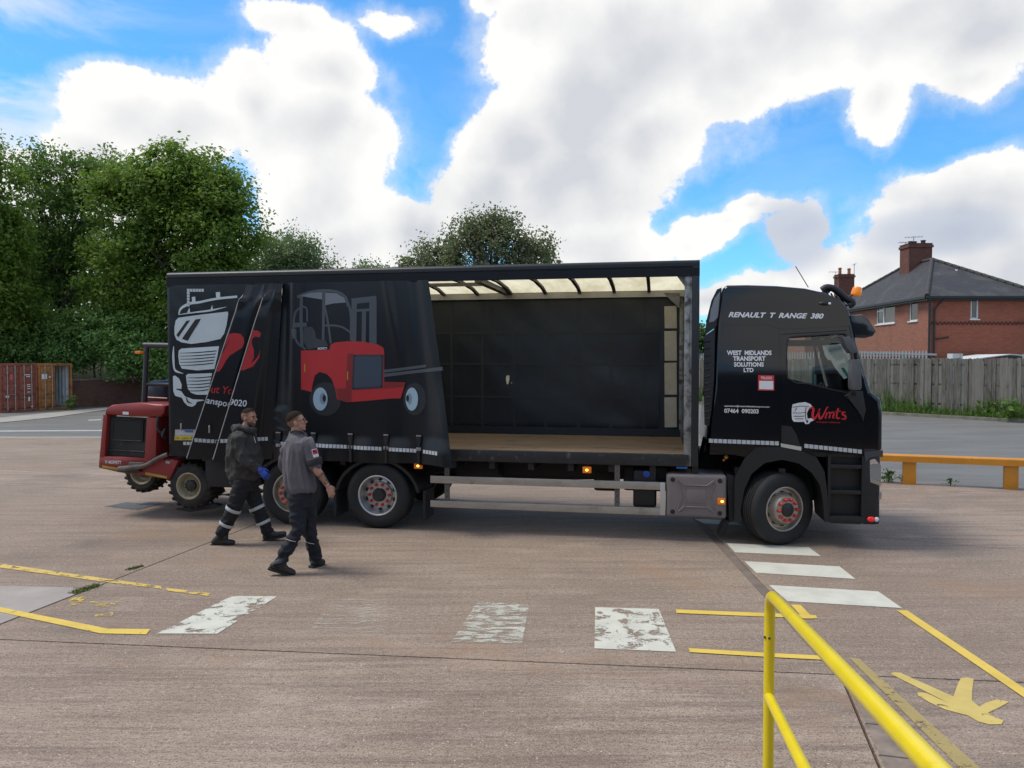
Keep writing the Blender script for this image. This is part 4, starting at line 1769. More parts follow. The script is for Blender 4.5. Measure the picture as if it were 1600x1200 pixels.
# flat roofed outhouse against the house and a white shed roof over the fence
o1 = WD(1385, 549, 40.5)
e2 = empty('outhouse', (o1.x, 40.5, .2))
tag(e2, 'low flat roofed outhouse between the palisade and the brick house', 'outhouse')
b = MB()
b.box(-1.7, 2.2, .1, 3.8, 0, 2.45)
b.build('wall', M_BR2, e2, ang=None)
b = MB()
b.prism([(-1.9, 2.62), (2.6, 2.5), (2.6, 2.60), (-1.9, 2.74)], -.1, 1.35)
b.build('roof', mat('felt_roof', (.42, .43, .42), .6, var=.15), e2, ang=None)
s0 = WD(1580, 553, 38.5)
e3 = empty('garden_shed', (s0.x, 38.5, .1))
tag(e3, 'small white roofed shed showing above the board fence', 'shed')
b = MB()
b.box(-1.6, 1.7, .1, 2.6, 0, 2.2)
b.build('wall', mat('shed_wall', (.5, .5, .48), .7), e3, ang=None)
b = MB()
zt = s0.z - .1
for k in range(14):
    x0 = -2.0 + k * .28
    f = lambda x: zt - .12 * abs(x) ** 1.1
    b.prism([(x0, f(x0)), (x0 + .265, f(x0 + .265)), (x0 + .265, f(x0 + .265) - .04), (x0, f(x0) - .04)], -.1, 2.8)
b.build('roof', mat('white_roof', (.66, .68, .68), .5), e3, ang=None)
b = MB()
b.box(-2.75, -2.25, .3, .8, 0, zt + .02)
b.build('vent_stack', mat('white_block', (.62, .63, .62), .6), e3, ang=None)

# the neighbouring house whose chimney shows over the cab
nb = WD(1319, 440, 62)
e4 = empty('neighbour_house', (nb.x, 62, .2))
tag(e4, 'farther brick house of which only the twin pot chimney shows over the cab', 'house')
b = MB()
b.box(-3.5, 3.5, -1.0, 9, 0, 5.2)
b.build('wall', M_BR2, e4, ang=None)
zrid = 7.1
raw('roof', [(-3.8, -1.3, 5.15), (3.8, -1.3, 5.15), (3.8, 9.3, 5.15), (-3.8, 9.3, 5.15), (0, 2.5, zrid), (0, 5.5, zrid)],
    [(0, 1, 4), (1, 2, 5, 4), (2, 3, 5), (3, 0, 4, 5), (0, 3, 2, 1)], M_ROOF, e4)
ctop = nb.z + 20 * 62 / F - .2
ch2 = chimney(e4, (0, 0, 6.6), 1.25, .9, WD(1319, 430, 62).z - 6.8, [(-.35, 0, .55, .13), (.38, 0, .5, .13)], mat('clay_pot', (.34, .12, .06), .8, var=.2), M_CHIM)
hz = WD(1319, 430, 62).z - .2
aerial(ch2, (-.72, 0, hz - .8), 1.1, 4)
aerial(ch2, (.8, 0, hz - .6), 1.5, 3, (.3, 1, 0))

# ------------------------------------------------------------------ unseen depot added behind the camera to keep sky reflections off the lorry
e = empty('depot_building', (0, -3.2, 0))
tag(e, 'long brick depot at whose ramp the yellow handrail ends', 'building')
b = MB()
b.box(-30, 7.6, -14, 0, 0, 4.3)
b.build('wall', mat('grey_cladding', (.17, .19, .215), .5, var=.1, vscale=1), e, ang=None)
b = MB()
b.box(-30.4, 8.0, -14.4, .4, 4.3, 4.6)
b.build('roof', MATS['felt_roof'], e, ang=None)
for x0 in (-22, -12, 2):
    b = MB()
    for k in range(18):
        b.box(x0, x0 + 5, -.02, .05, .02 + k * .2, .20 + k * .2, .02, 1)
    b.build('roller_door', mat('roller_door', (.16, .18, .20), .5, .4, var=.1), e)['kind'] = 'stuff'

# ------------------------------------------------------------------ yellow barrier
M_YEL = mat('barrier_yellow', (.58, .235, .018), .5, var=.14, vscale=3, dirt=(.22, .11, .03), dirt_amt=.15, dscale=4)
p0, p1 = G(1421, 757), G(1580, 764.5)
bd = (p1 - p0).to_2d().normalized()
e = empty('vehicle_barrier', p0, math.atan2(bd.y, bd.x))
tag(e, 'low yellow steel vehicle barrier on wide posts beside the tarmac', 'barrier')
sp_ = (p1 - p0).length
zt = WD(1421, 711, p0.y).z
for i in (-1, 0, 1, 2):
    b = MB()
    b.box(i * sp_ - .115, i * sp_ + .115, -.02, .10, -.03, zt - .12, .012)
    b.build('post', M_YEL, e)
b = MB()
b.prism([(-.06, zt - .135), (.125, zt - .135), (.16, zt - .105), (.16, zt - .03), (.13, zt), (-.04, zt), (-.06, zt - .02)], -sp_ * 1.2, sp_ * 2.25, axis='x', bevel=.006)
b.build('beam', M_YEL, e)

# ------------------------------------------------------------------ yellow hand rail beside the ramp
M_HR = mat('handrail_yellow', (.80, .61, .010), .32, var=.07, vscale=6, dirt=(.30, .20, .03), dirt_amt=.10, dscale=9, coat=.25)
r0 = Vector((1.185, 3.5, 1.315))
rdv = Vector((-.405, -2.1, .315))
e = empty('ramp_handrail', (r0.x, r0.y, 0))
tag(e, 'bright yellow tubular steel handrail with a curved end beside the ramp', 'handrail')
loc_ = lambda v: v - Vector((r0.x, r0.y, 0))
TR = .0243
hor = Vector((rdv.x, rdv.y, 0)).normalized()
b = MB()
path = [Vector((0, 0, .0)), Vector((0, 0, .6)), Vector((0, 0, r0.z - .15))]
# bend
u_ = rdv.normalized()
cpt = Vector((0, 0, r0.z))
for i in range(1, 8):
    t = i / 8
    a_, b_ = Vector((0, 0, r0.z - .11)), cpt + u_ * .11
    path.append(a_ * (1 - t) ** 2 + cpt * 2 * t * (1 - t) + b_ * t * t)
path += [cpt + u_ * .3, cpt + u_ * 1.2, cpt + rdv * 1.75]
b.tube(path, TR, 20)
b.build('top_rail', M_HR, e, ang=50)
b = MB()
lp = Vector((0, 0, .835))
b.tube([lp, lp + rdv * .6, lp + rdv * 1.75], TR * .95, 18)
b.build('lower_rail', M_HR, e, ang=50)
for k in (1.32, 1.72):
    b = MB()
    q = cpt + rdv * k
    b.tube([Vector((q.x, q.y, 0)), q], TR, 16)
    b.build('post', M_HR, e, ang=50)
b = MB()
b.tube([Vector((-.0235, -.009, r0.z - .20)), Vector((-.0265, -.0103, r0.z - .20))], .006, 10)
b.ball((-.008, -.0225, r0.z - .20), .0062, 8)
b.build('screw', M_DARK, e)
# ------------------------------------------------------------------ the lorry
M_PAINT = mat('black_cab_paint', (.0024, .0028, .0045), .13, coat=.35, spec=.35)
M_PLAS = mat('black_plastic', (.0085, .009, .0105), .5, var=.2, vscale=6)
M_CHAS = mat('chassis_black', (.010, .010, .011), .6, var=.3, vscale=4)
M_RUB = mat('tyre_rubber', (.014, .014, .0145), .75, var=.25, vscale=9, dirt=(.05, .045, .04), dirt_amt=.12, dscale=5)
M_ALU = mat('aluminium_rail', (.43, .41, .37), .42, .75, var=.18, vscale=3, vstretch=(1, 1, 4), dirt=(.20, .17, .13), dirt_amt=.3, dscale=3)
M_RIMF = mat('dusty_wheel_rim', (.42, .37, .31), .4, .55, var=.2, vscale=9)
M_RIMS = mat('silver_wheel_rim', (.50, .50, .50), .35, .7, var=.12, vscale=9)
M_NUT = mat('red_nut_cover', (.50, .035, .03), .4)
M_HUB = mat('hub_black', (.022, .021, .021), .5, var=.3, vscale=20)
M_AMBER = mat('amber_lens', (.70, .17, .008), .25, emit=.12)
M_BULB = mat('lit_bulb', (1.0, .55, .10), .3, emit=1.6)
M_LETW = mat('white_vinyl', (.66, .67, .69), .45)
M_LETR = mat('red_vinyl', (.52, .018, .022), .4)
M_TAPE = mat('reflective_tape', (.46, .48, .50), .35, var=.12, vscale=30)
M_PVC = mat('black_pvc', (.0048, .006, .0088), .28, spec=.42, var=.15, vscale=1.5, bump=.0012, bscale=160)
M_PRW = mat('print_pale', (.50, .56, .58), .45, var=.05, vscale=3)
M_PRG = mat('print_grey', (.060, .070, .082), .45)
M_PRL = mat('print_light_grey', (.16, .18, .205), .45)
M_PRR = mat('print_red', (.42, .018, .022), .42)
M_PRD = mat('print_dark_red', (.20, .012, .014), .42)
M_PRB = mat('print_blue_grey', (.035, .052, .078), .42)
M_PRWH = mat('print_wheel_blue', (.30, .42, .50), .42)
M_PRK = mat('print_black', (.008, .009, .011), .4)

BW = 2.5
lorry = empty('curtainside_lorry', TO, TA)
tag(lorry, 'black curtainside lorry with its side curtain half drawn back', 'lorry')
X0, X1 = -8.85, -1.11
ZR = 3.70


def pp(pts, y=0.0):
    return [P(a, b_, y) for a, b_ in pts]


# ---- load bed and frame
b = MB()
b.box(X0 + .06, X1 - .16, .062, BW - .062, 1.10, 1.155)
b.build('floor', mat('bed_plywood', (.23, .155, .10), .75, var=.3, vscale=2.2, vstretch=(.35, 2.5, 1), dirt=(.10, .075, .055), dirt_amt=.35, dscale=2.5, bump=.002, bscale=40), lorry, ang=None)
M_SILL = mat('scuffed_sill', (.016, .016, .017), .5, var=.3, vscale=4, dirt=(.17, .165, .15), dirt_amt=.22, dscale=9)
for ys in ((0.0, .06), (BW - .06, BW)):
    b = MB()
    b.box(X0, X1 - .12, ys[0], ys[1], .995, 1.152, .008)
    sl = b.build('side_rave', M_SILL, lorry)
    if ys[0] == 0:
        x = X0 + .3
        while x < X1 - .3:
            b = MB()
            b.ball((x, -.002, 1.10), (.012, .008, .012), 8)
            b.ball((x, -.002, 1.04), (.012, .008, .012), 8)
            b.build('bolt_pair', M_CHAS, sl)['kind'] = 'stuff'
            x += .46
prof = [(-.015, 3.50), (.045, 3.50), (.05, 3.62), (.06, 3.69), (.05, 3.712), (.012, 3.70), (-.012, 3.672), (-.016, 3.628), (-.004, 3.622), (-.004, 3.612), (-.02, 3.604)]
M_RAIL = mat('roof_rail_black', (.011, .012, .015), .36, spec=.25, var=.2, vscale=2, dirt=(.12, .12, .12), dirt_amt=.02, dscale=3)
b = MB()
b.prism(prof, X0, X1, axis='x')
b.build('roof_rail', M_RAIL, lorry, ang=40)
b = MB()
b.prism([(BW - y, z) for y, z in prof], X0, X1, axis='x')
b.build('roof_rail', M_RAIL, lorry, ang=40)
b = MB()
b.box(X0 + .4, X1 - .06, BW - .14, BW - .055, 3.43, 3.525)
b.build('inner_rail', mat('inner_alu', (.42, .41, .38), .5, .5, var=.2, vscale=3), lorry, ang=None)
# roof skin lets the daylight through
m = bpy.data.materials.new('translucent_roof')
m.use_nodes = True
T = NT(m.node_tree)
m.node_tree.nodes.remove(m.node_tree.nodes['Principled BSDF'])
co = T.node('ShaderNodeTexCoord').outputs['Object']
cc = T.mix(T.ramp(T.noise(T.mapping(co, (1, .3, 1)), 2.5, 6.0, .65), .3, .75), (.92, .84, .60), (.62, .53, .33))
tl, df = T.node('ShaderNodeBsdfTranslucent'), T.node('ShaderNodeBsdfDiffuse')
T.put(tl.inputs[0], cc)
T.put(df.inputs[0], cc)
mx = T.node('ShaderNodeMixShader')
mx.inputs[0].default_value = .25
T.l.new(tl.outputs[0], mx.inputs[1])
T.l.new(df.outputs[0], mx.inputs[2])
T.l.new(mx.outputs[0], m.node_tree.nodes['Material Output'].inputs[0])
b = MB()
ROOFY = [(.10, 3.57), (.5, 3.625), (1.25, 3.64), (2.0, 3.60), (2.40, 3.535)]
for (ya_, za_), (yb_, zb2) in zip(ROOFY[:-1], ROOFY[1:]):
    b.quad((X0 + .02, ya_, za_), (X1 - .02, ya_, za_), (X1 - .02, yb_, zb2), (X0 + .02, yb_, zb2))
bmesh.ops.remove_doubles(b.bm, verts=b.bm.verts[:], dist=1e-4)
b.build('roof_skin', m, lorry, ang=60)
M_BOW = mat('roof_bow', (.05, .045, .038), .6, .3, var=.3, vscale=5)
for px in (640, 692.5, 745, 797.5, 851.5, 905.5, 959.5, 1014):
    x = P(px, 456, 2.3)[0]
    b = MB()
    b.loft([[(x - .026, ya_, za_ - .006), (x + .026, ya_, za_ - .006), (x + .026, ya_, za_ - .045), (x - .026, ya_, za_ - .045)] for ya_, za_ in ROOFY])
    b.build('roof_bow', M_BOW, lorry, ang=None)
for x in (-8.2, -7.6, -7.0, -6.4):
    b = MB()
    b.loft([[(x - .026, ya_, za_ - .006), (x + .026, ya_, za_ - .006), (x + .026, ya_, za_ - .045), (x - .026, ya_, za_ - .045)] for ya_, za_ in ROOFY])
    b.build('roof_bow', M_BOW, lorry, ang=None)
xb_ = P(790, 466, 2.3)[0]
b = MB()
b.box(xb_ - .05, xb_ + .05, .3, BW - .14, 3.50, 3.57)
b.box(xb_ - .9, xb_ - .05, .95, 1.0, 3.52, 3.57)
b.build('roof_brace', mat('brace_grey', (.16, .15, .135), .55, .5, var=.2), lorry, ang=None)
# front pillars, bulkhead, rear frame
M_PIL = mat('pillar_black', (.012, .014, .018), .4, var=.2, vscale=4, dirt=(.12, .12, .12), dirt_amt=.03, dscale=9)
M_WORN = mat('worn_channel', (.30, .30, .29), .5, .5, var=.4, vscale=9, vstretch=(1, 1, .4), dirt=(.045, .045, .045), dirt_amt=.5, dscale=9)
for s_ in (0, 1):
    yy = (lambda a: a) if s_ == 0 else (lambda a: BW - a)
    b = MB()
    b.box(-1.205, -1.11, min(yy(-.012), yy(.14)), max(yy(-.012), yy(.14)), .995, 3.70, .022)
    b.build('front_pillar', M_PIL, lorry)
    b = MB()
    b.box(-1.30, -1.235, min(yy(.012), yy(.07)), max(yy(.012), yy(.07)), 1.0, 3.50, .006)
    b.box(-1.234, -1.206, min(yy(.02), yy(.06)), max(yy(.02), yy(.06)), 1.0, 3.50)
    b.build('pillar_channel', M_WORN, lorry)
b = MB()
b.box(-1.20, -1.125, .14, BW - .14, 1.0, 3.66)
b.build('bulkhead', mat('bulkhead_grey', (.05, .052, .055), .6, var=.2), lorry, ang=None)
b = MB()
b.prism(pp([(1056, 429), (1073, 429), (1073, 449), (1069, 446)], .1), .09, .12)
b.build('gusset', mat('gusset_grey', (.22, .22, .22), .5, .4), lorry, ang=None)
b = MB()
b.prism(pp([(1036, 457.5), (1063, 458), (1061.5, 482)], 2.38), 2.36, 2.39)
b.build('gusset', MATS['gusset_grey'], lorry, ang=None)
for s_ in (0, 1):
    b = MB()
    y0, y1 = (0.0, .10) if s_ == 0 else (BW - .10, BW)
    b.box(X0, X0 + .055, y0, y1, .96, 3.50, .008)
    b.build('rear_post', M_PIL, lorry)
b = MB()
b.box(X0 + .006, X0 + .05, .10, 1.245, 1.0, 3.62)
b.build('rear_door', M_PIL, lorry, ang=None)
b = MB()
b.box(X0 + .006, X0 + .05, 1.255, BW - .10, 1.0, 3.62)
b.build('rear_door', M_PIL, lorry, ang=None)

# ---- the far curtain seen from inside, with its webbing
def far_surf(x, z):
    n = mnoise.noise(Vector((x * .9 + z * .8, z * .7 - x * .5, 3)))
    n2 = mnoise.noise(Vector((x * 2.2 + z * 2.0, z * 1.5 - x * .6, 9)))
    w = sstep(-3.2, -1.8, x) * .6 + .4
    return BW - .03 + (.035 * n + .030 * n2) * w - .03


xs = np.linspace(X0 + .07, -1.62, 110)
zs = np.linspace(1.17, 3.47, 46)
V = [(x, far_surf(x, z) + (.05 * (1.30 - z) / .13 if z < 1.30 else 0), z) for z in zs for x in xs]
nx = len(xs)
Fc = [(j * nx + i, j * nx + i + 1, (j + 1) * nx + i + 1, (j + 1) * nx + i) for j in range(len(zs) - 1) for i in range(nx - 1)]
M_PVCI = mat('curtain_inside', (.016, .021, .030), .42, var=.2, vscale=1.2)
fc = raw('far_curtain', V, Fc, M_PVCI, lorry, 60)
M_WEB = mat('webbing', (.0195, .0255, .035), .6)
for px in (600, 655, 706, 754, 803.5, 853, 904, 955, 1007):
    x = P(px, 580, BW - .05)[0]
    sheet('webbing_strap', [([(x - .025, 1.25), (x + .025, 1.25), (x + .025, 3.46), (x - .025, 3.46)],)], far_surf, M_WEB, fc, lift=.007, step=(0, .15))
for py, px0 in ((520, 560), (568.5, 560), (620, 560)):
    z0 = P(800, py, BW - .05)[1]
    sheet('webbing_strap', [([(X0 + .1, z0 - .022), (-1.68, z0 - .022), (-1.68, z0 + .022), (X0 + .1, z0 + .022)],)], far_surf, M_WEB, fc, lift=.010, step=(.2, 0))
sheet('tear', [(pp([(791.5, 587), (796, 586.5), (796.5, 592), (794.5, 600), (792.5, 600), (790.8, 592)], BW - .04),)], far_surf, mat('tear_light', (.72, .68, .56), .8), fc, lift=.006)  # pale patches painted as daylight showing through a tear
sheet('tear', [(pp([(798.5, 597), (801, 598.5), (799.5, 599)], BW - .04),)], far_surf, MATS['tear_light'], fc, lift=.006)
zb_ = 1.245
b = MB()
b.tube([(X0 + .1, BW - .06, zb_ + .03), (-1.65, BW - .06, zb_ - .01)], .018, 6)
b.build('curtain_pole', M_PIL, lorry)
M_PALE = mat('pale_lining', (.52, .48, .40), .8, var=.14, vscale=6)  # off-white panels at the far front end of the box
for (a_, c_) in ((478.5, 513), (517.5, 563.5), (567, 616.5), (621, 667.5)):
    q = pp([(1038, a_), (1057, a_ - .5), (1057.6, c_), (1038.6, c_)], BW - .06)
    b = MB()
    b.prism(q, BW - .07, BW - .05)
    b.build('lining_panel', M_PALE, lorry, ang=None)
b = MB()
b.box(X0 + .07, -1.3, BW - .11, BW - .07, 1.157, 1.285)
b.build('far_side_board', M_PVCI, lorry, ang=None)
b = MB()
b.box(-1.62, -1.25, BW - .048, BW - .02, 1.17, 3.47)
b.build('front_lining', M_PVCI, lorry, ang=None)

# ---- near curtain: flat rear panel, two standing folds, long front panel
def line_x(p, q, y=0.0):
    (xa, za), (xb, zb) = P(*p, y), P(*q, y)
    return lambda z: xa + (xb - xa) * (z - za) / (zb - za)


L1 = line_x((374, 452), (302, 714), -.20)
L2 = line_x((409, 450), (345, 712), -.22)
L3 = line_x((441, 448), (425, 712))
LR = line_x((672, 443), (716, 727))


def nz3(x, y, z):
    return mnoise.noise(Vector((x, y, z)))


def surf_rear(x, z):
    return -.004 - .018 * (nz3(x * 2.2, z * 1.6, 1) * .5 + .5) - .012 * (nz3(x * 5 + z * 3, z * 4, 4) * .5 + .5)


def fold(L, Rr, amp):
    def f(x, z):
        s = (x - L(z)) / max(.05, Rr(z) - L(z))
        s = min(1.1, max(0, s))
        tp = sstep(3.50, 3.0, z)
        a = amp * (.12 + .28 * tp + 1.05 * (3.5 - z) / 2.5)
        brk = .52 + .06 * math.sin(z * 1.3)
        if s < brk:
            y = -a * (1 - .38 * (s / brk))
        elif s < brk + .14:
            t = (s - brk) / .14
            y = -a * .62 * (1 - t) - .055 * t
        else:
            y = -.055 + .03 * ((s - brk - .14) / (1 - brk - .14))
        y += .014 * nz3(x * 5, z * .9, 7) * (.35 + .65 * sstep(.0, .3, s))
        cr = math.exp(-((z - 3.30) / .13) ** 2)
        y += cr * .06 * (nz3(x * 7, z * 6, 2)) - cr * .02
        return y
    return f


surf_f1 = fold(L1, lambda z: L2(z) + .12, .24)
surf_f2 = fold(L2, lambda z: L3(z) + .02, .27)


def ridge(t):
    return 1 - abs(2 * (t - math.floor(t + .5)))


def surf_front(x, z):
    xl, xr = L3(z), LR(z)
    s = (x - xl) / (xr - xl)
    h = (z - .95) / 2.5
    y = -.022
    y -= .050 * math.exp(-((s - .09 - .05 * (1 - h)) / .045) ** 2) * (.4 + .6 * sstep(.0, .5, h))
    y += .040 * math.exp(-((s - .02) / .05) ** 2)
    y -= .030 * (nz3(x * 1.3, z * .45, 11) + .3)
    y -= .018 * nz3(x * 3.2, z * .8, 21) * (.4 + .8 * sstep(.55, 1, s))
    # the loose front edge swings out at the foot
    y -= (.10 + .16 * (1 - h)) * sstep(.72, 1.02, s) * (.35 + .65 * (1 - h))
    y += .045 * math.exp(-((s - .90) / .045) ** 2) * (.4 + .6 * h)
    y -= .035 * math.exp(-((s - .80 + .08 * h) / .03) ** 2) * sstep(.35, .9, h)
    # crumpled heap low down by the folds
    w = math.exp(-((s - .0) / .09) ** 2) * math.exp(-((h - .20) / .13) ** 2)
    if w > .01:
        a = nz3(x * 5, z * 7, 31)
        y -= w * (.018 * abs(nz3(x * 2.6 + 1.2 * a, z * 5 + a, 41)) + .026 * ridge(z * 3.4 + x * 1.8 + .5 * a) + .02)
    # hem pulled in by the straps
    y -= .03 * sstep(.16, .06, h) * (1 - .6 * math.cos(s * 31))
    return y


def cloth(name, xl, xr, z0f, z1f, nx, nz, surf, parent, ret=False):
    V, rows = [], []
    for j in range(nz + 1):
        for i in range(nx + 1):
            s = i / nx
            zz = z0f(s) + (z1f(s) - z0f(s)) * j / nz
            x = xl(zz) + (xr(zz) - xl(zz)) * s
            V.append((x, surf(x, zz), zz))
    w = nx + 1
    if ret:      # the fold's rounded front edge turns back behind
        V2 = []
        for j in range(nz + 1):
            x, y, z = V[j * w]
            row = V[j * w:(j + 1) * w]
            pre = [(x + .10, max(y + .16, -.012), z), (x + .02, y + .09, z), (x - .012, y + .045, z), (x - .012, y + .016, z)]
            V2 += pre + row
        V = V2
        w += 4
    Fc = [(j * w + i, j * w + i + 1, (j + 1) * w + i + 1, (j + 1) * w + i) for j in range(nz) for i in range(w - 1)]
    return raw(name, V, Fc, M_PVC, parent, 70)


ZC = 3.515
zb_r = P(261, 713)[1]
rear_p = cloth('curtain_panel', lambda z: X0 + .05, lambda z: L2(z) + .1, lambda s: .965, lambda s: ZC, 60, 90, surf_rear, lorry)
f1_p = cloth('curtain_fold', L1, lambda z: L2(z) + .12, lambda s: .965, lambda s: ZC - .02, 40, 130, surf_f1, lorry, True)
f2_p = cloth('curtain_fold', L2, lambda z: L3(z) + .02, lambda s: .955, lambda s: ZC - .01, 44, 130, surf_f2, lorry, True)
front_p = cloth('curtain_panel', L3, LR, lambda s: .955 - .02 * sstep(.9, 1, s), lambda s: ZC, 220, 160, surf_front, lorry)
for L_, sf, pr in ((L1, surf_f1, f1_p), (L2, surf_f2, f2_p)):
    b = MB()
    b.tube([(L_(z) - .012, sf(L_(z), z) + .012, z) for z in np.linspace(.98, 3.30, 24)], .010, 8)
    b.build('pale_hem', mat('hem_edge', (.30, .30, .29), .45, var=.3, vscale=7), pr, ang=60)
Q3 = lambda x, y, yl=0.0: P(240 + x * .3, 400 + y * .3, yl)      # from my enlarged view of the curtain


def art_all(name, shapes, surf, m, parent, lift=.003, step=.05):
    yl = -.20 if surf in (surf_f1, surf_f2) else (-.04 if surf is surf_front else 0.0)
    cl = [(L1, 1)] if surf is surf_f1 else ([(L2, 1)] if surf is surf_f2 else [])
    return sheet(name, [conv(s_, lambda a, c: Q3(a, c, yl)) for s_ in shapes], surf, m, parent, lift, step, clip=cl)


def art(name, shapes, surf, m, parent, lift=.003, step=.05):
    """one object for each drawn piece (small tape squares stay together)"""
    if name == 'reflective_tape':
        return art_all(name, shapes, surf, m, parent, lift, step)
    for k_, s_ in enumerate(shapes):
        o = art_all(name, [s_], surf, m, parent, lift + .0002 * k_, step)
    return o


# lorry drawing on the rear panel
art('lorry_print', [
    stroke([(135, 305), (150, 272), (195, 248), (240, 242), (330, 224), (440, 212)], [6, 12, 14, 12, 12, 12]),
    ([(204, 215), (222, 212), (224, 248), (208, 252)],), ([(330, 190), (352, 188), (354, 226), (332, 230)],),
    stroke([(135, 306), (220, 294), (300, 284), (384, 266)], [3, 7, 9, 2]), ([(180, 296), (192, 268), (196, 294)],), ([(300, 284), (310, 256), (314, 282)],),
    ([(120, 336), (134, 322), (250, 306), (392, 290), (394, 304), (384, 360), (372, 405), (352, 432), (280, 448), (200, 458), (150, 450), (124, 436), (114, 410), (114, 370)],),
    ([(136, 492), (150, 482), (345, 470), (338, 520), (322, 588), (230, 596), (152, 586), (138, 562), (133, 520)],),
    stroke([(110, 470), (108, 520), (112, 580), (124, 600), (160, 612)], [3, 11, 9, 11, 2]),
    ([(174, 622), (184, 614), (310, 610), (300, 660), (285, 722), (230, 722), (200, 712), (184, 690), (178, 655)],),
    ([(106, 626), (118, 622), (140, 640), (152, 670), (150, 692), (126, 690), (122, 694), (150, 704), (168, 730), (210, 746), (262, 748), (270, 752), (232, 758), (222, 776), (204, 785), (182, 780), (164, 762), (152, 738), (118, 728), (108, 705)],)],
    surf_rear, M_PRW, rear_p)
art('lorry_print', [([(124, 412), (176, 338), (196, 335), (134, 424)],), ([(152, 432), (222, 331), (252, 327), (182, 442)],)] +
    [stroke([(142, 506 + k * 16), (230, 503 + k * 16), (334 - k * 4, 494 + k * 16)], [2, 5, 5]) for k in range(5)] +
    [stroke([(182, 634 + k * 17), (240, 634 + k * 17), (306 - k * 4, 628 + k * 17)], [2, 5, 5]) for k in range(5)] +
    [stroke([(175, 734), (184, 758), (206, 768)], [2, 8, 2])],
    surf_rear, M_PRK, rear_p, lift=.006)
# reflective corner tape
tp = []
for k in range(6):
    tp.append(([(180 + k * 15, 172), (193 + k * 15, 172), (193 + k * 15, 187), (180 + k * 15, 187)],))
for k in range(1, 6):
    tp.append(([(180, 172 + k * 15.5), (194, 172 + k * 15.5), (194, 185.5 + k * 15.5), (180, 185.5 + k * 15.5)],))
art('reflective_tape', tp, surf_rear, M_TAPE, rear_p, lift=.007)['kind'] = 'stuff'
# sticker with the load code
sheet('code_sticker', [(pp([(275, 671), (306, 671), (306, 680.5), (275, 680.5)]),)], surf_rear, mat('sticker_pale', (.38, .38, .37), .5, var=.2, vscale=9), rear_p, lift=.010, step=.08)
sheet('code_sticker', [(pp([(287, 671.5), (304, 671.5), (304, 675.5), (293, 675.5)]),)], surf_rear, mat('sticker_blue', (.05, .10, .24), .5), rear_p, lift=.012, step=.08)
sheet('code_sticker', [(pp([(274.5, 681), (306, 681), (306, 687.5), (274.5, 687.5)]),)], surf_rear, mat('sticker_yellow', (.60, .47, .06), .5), rear_p, lift=.010, step=.08)
sheet('code_lettering', [conv(text_shape('EN 12642-XL', rect_quad(276, 682.2, 305, 686.4)), P)], surf_rear, M_PRK, rear_p, lift=.013)
sheet('reflective_tape', [(pp([(288 + k * 5.6, 690), (292.6 + k * 5.6, 690), (292.6 + k * 5.6, 695), (288 + k * 5.6, 695)]),) for k in range(3)], surf_rear, M_TAPE, rear_p, lift=.008)['kind'] = 'stuff'
# brush lettering caught in the folds
ZF = lambda pts: [(x * .8333, 66.7 + y * .8333) for x, y in pts]
art('red_lettering', [(ZF([(380, 625), (386, 590), (398, 540), (414, 480), (430, 440), (452, 410), (490, 400), (525, 406), (542, 428), (546, 460), (535, 492), (500, 518), (470, 540), (448, 575), (430, 615), (414, 640), (394, 645)]),)], surf_f1, M_PRR, f1_p, step=.04)
art('red_lettering', [stroke(ZF([(398, 600), (425, 530), (470, 440)]), [1, 6, 1])], surf_f1, M_PRK, f1_p, lift=.006, step=.04)
art('red_lettering', [(ZF([(555, 420), (572, 396), (600, 382), (640, 385), (657, 402), (650, 428), (628, 422), (612, 440), (612, 470), (622, 510), (621, 555), (608, 588), (628, 570), (645, 540), (655, 505), (648, 555), (618, 610), (572, 634), (500, 638), (506, 602), (542, 594), (556, 570), (560, 540), (550, 505), (530, 490), (534, 470)]),)], surf_f2, M_PRR, f2_p, step=.04)
art('red_lettering', [text_shape('out Yo', [(284, 710), (402, 722), (406, 682), (288, 669)], .1, .012)], surf_f1, M_PRR, f1_p, step=.08)
art('white_lettering', [text_shape('ranspor', [(272, 772), (392, 800), (396, 766), (276, 740)], .08, .012)], surf_f1, M_LETW, f1_p, step=.08)
art('white_lettering', [text_shape('09020', [(398, 772), (490, 785), (492, 751), (402, 740)], .05, .012)], surf_f2, M_LETW, f2_p, step=.08)
# forklift picture on the front panel
art('forklift_print', [(ellipse(893, 745, 84, 88),), (ellipse(1362, 745, 62, 84),)], surf_front, mat('print_tyre', (.014, .0165, .021), .4), front_p, lift=.003, step=.06)
art('forklift_print', [
    stroke([(752, 215), (790, 196), (868, 180), (950, 186), (996, 214), (1012, 262)], 15), stroke([(770, 205), (768, 330), (772, 470)], 14), stroke([(884, 185), (882, 320), (880, 466)], 14),
    stroke([(1000, 215), (1026, 300), (1028, 440)], 13), stroke([(886, 250), (905, 340), (922, 455)], 11), stroke([(880, 362), (940, 362), (985, 372), (1030, 402)], 10),
    stroke([(765, 268), (742, 300), (736, 380), (752, 450), (790, 486)], 9), stroke([(775, 262), (795, 275), (798, 340)], 9),
    ([(735, 348), (795, 346), (795, 368), (728, 374)],), ([(722, 380), (748, 380), (748, 430), (730, 430)],),
    stroke([(1044, 235), (1042, 452)], 28), stroke([(1142, 225), (1142, 460)], 38), stroke([(1030, 236), (1160, 222)], 30), stroke([(1096, 276), (1094, 455)], 22), stroke([(1056, 284), (1128, 280)], 14),
    stroke([(1200, 600), (1300, 588), (1424, 572)], [16, 14, 14]), stroke([(1200, 622), (1350, 604), (1516, 586)], [18, 16, 20])],
    surf_front, M_PRG, front_p, lift=.004, step=.06)
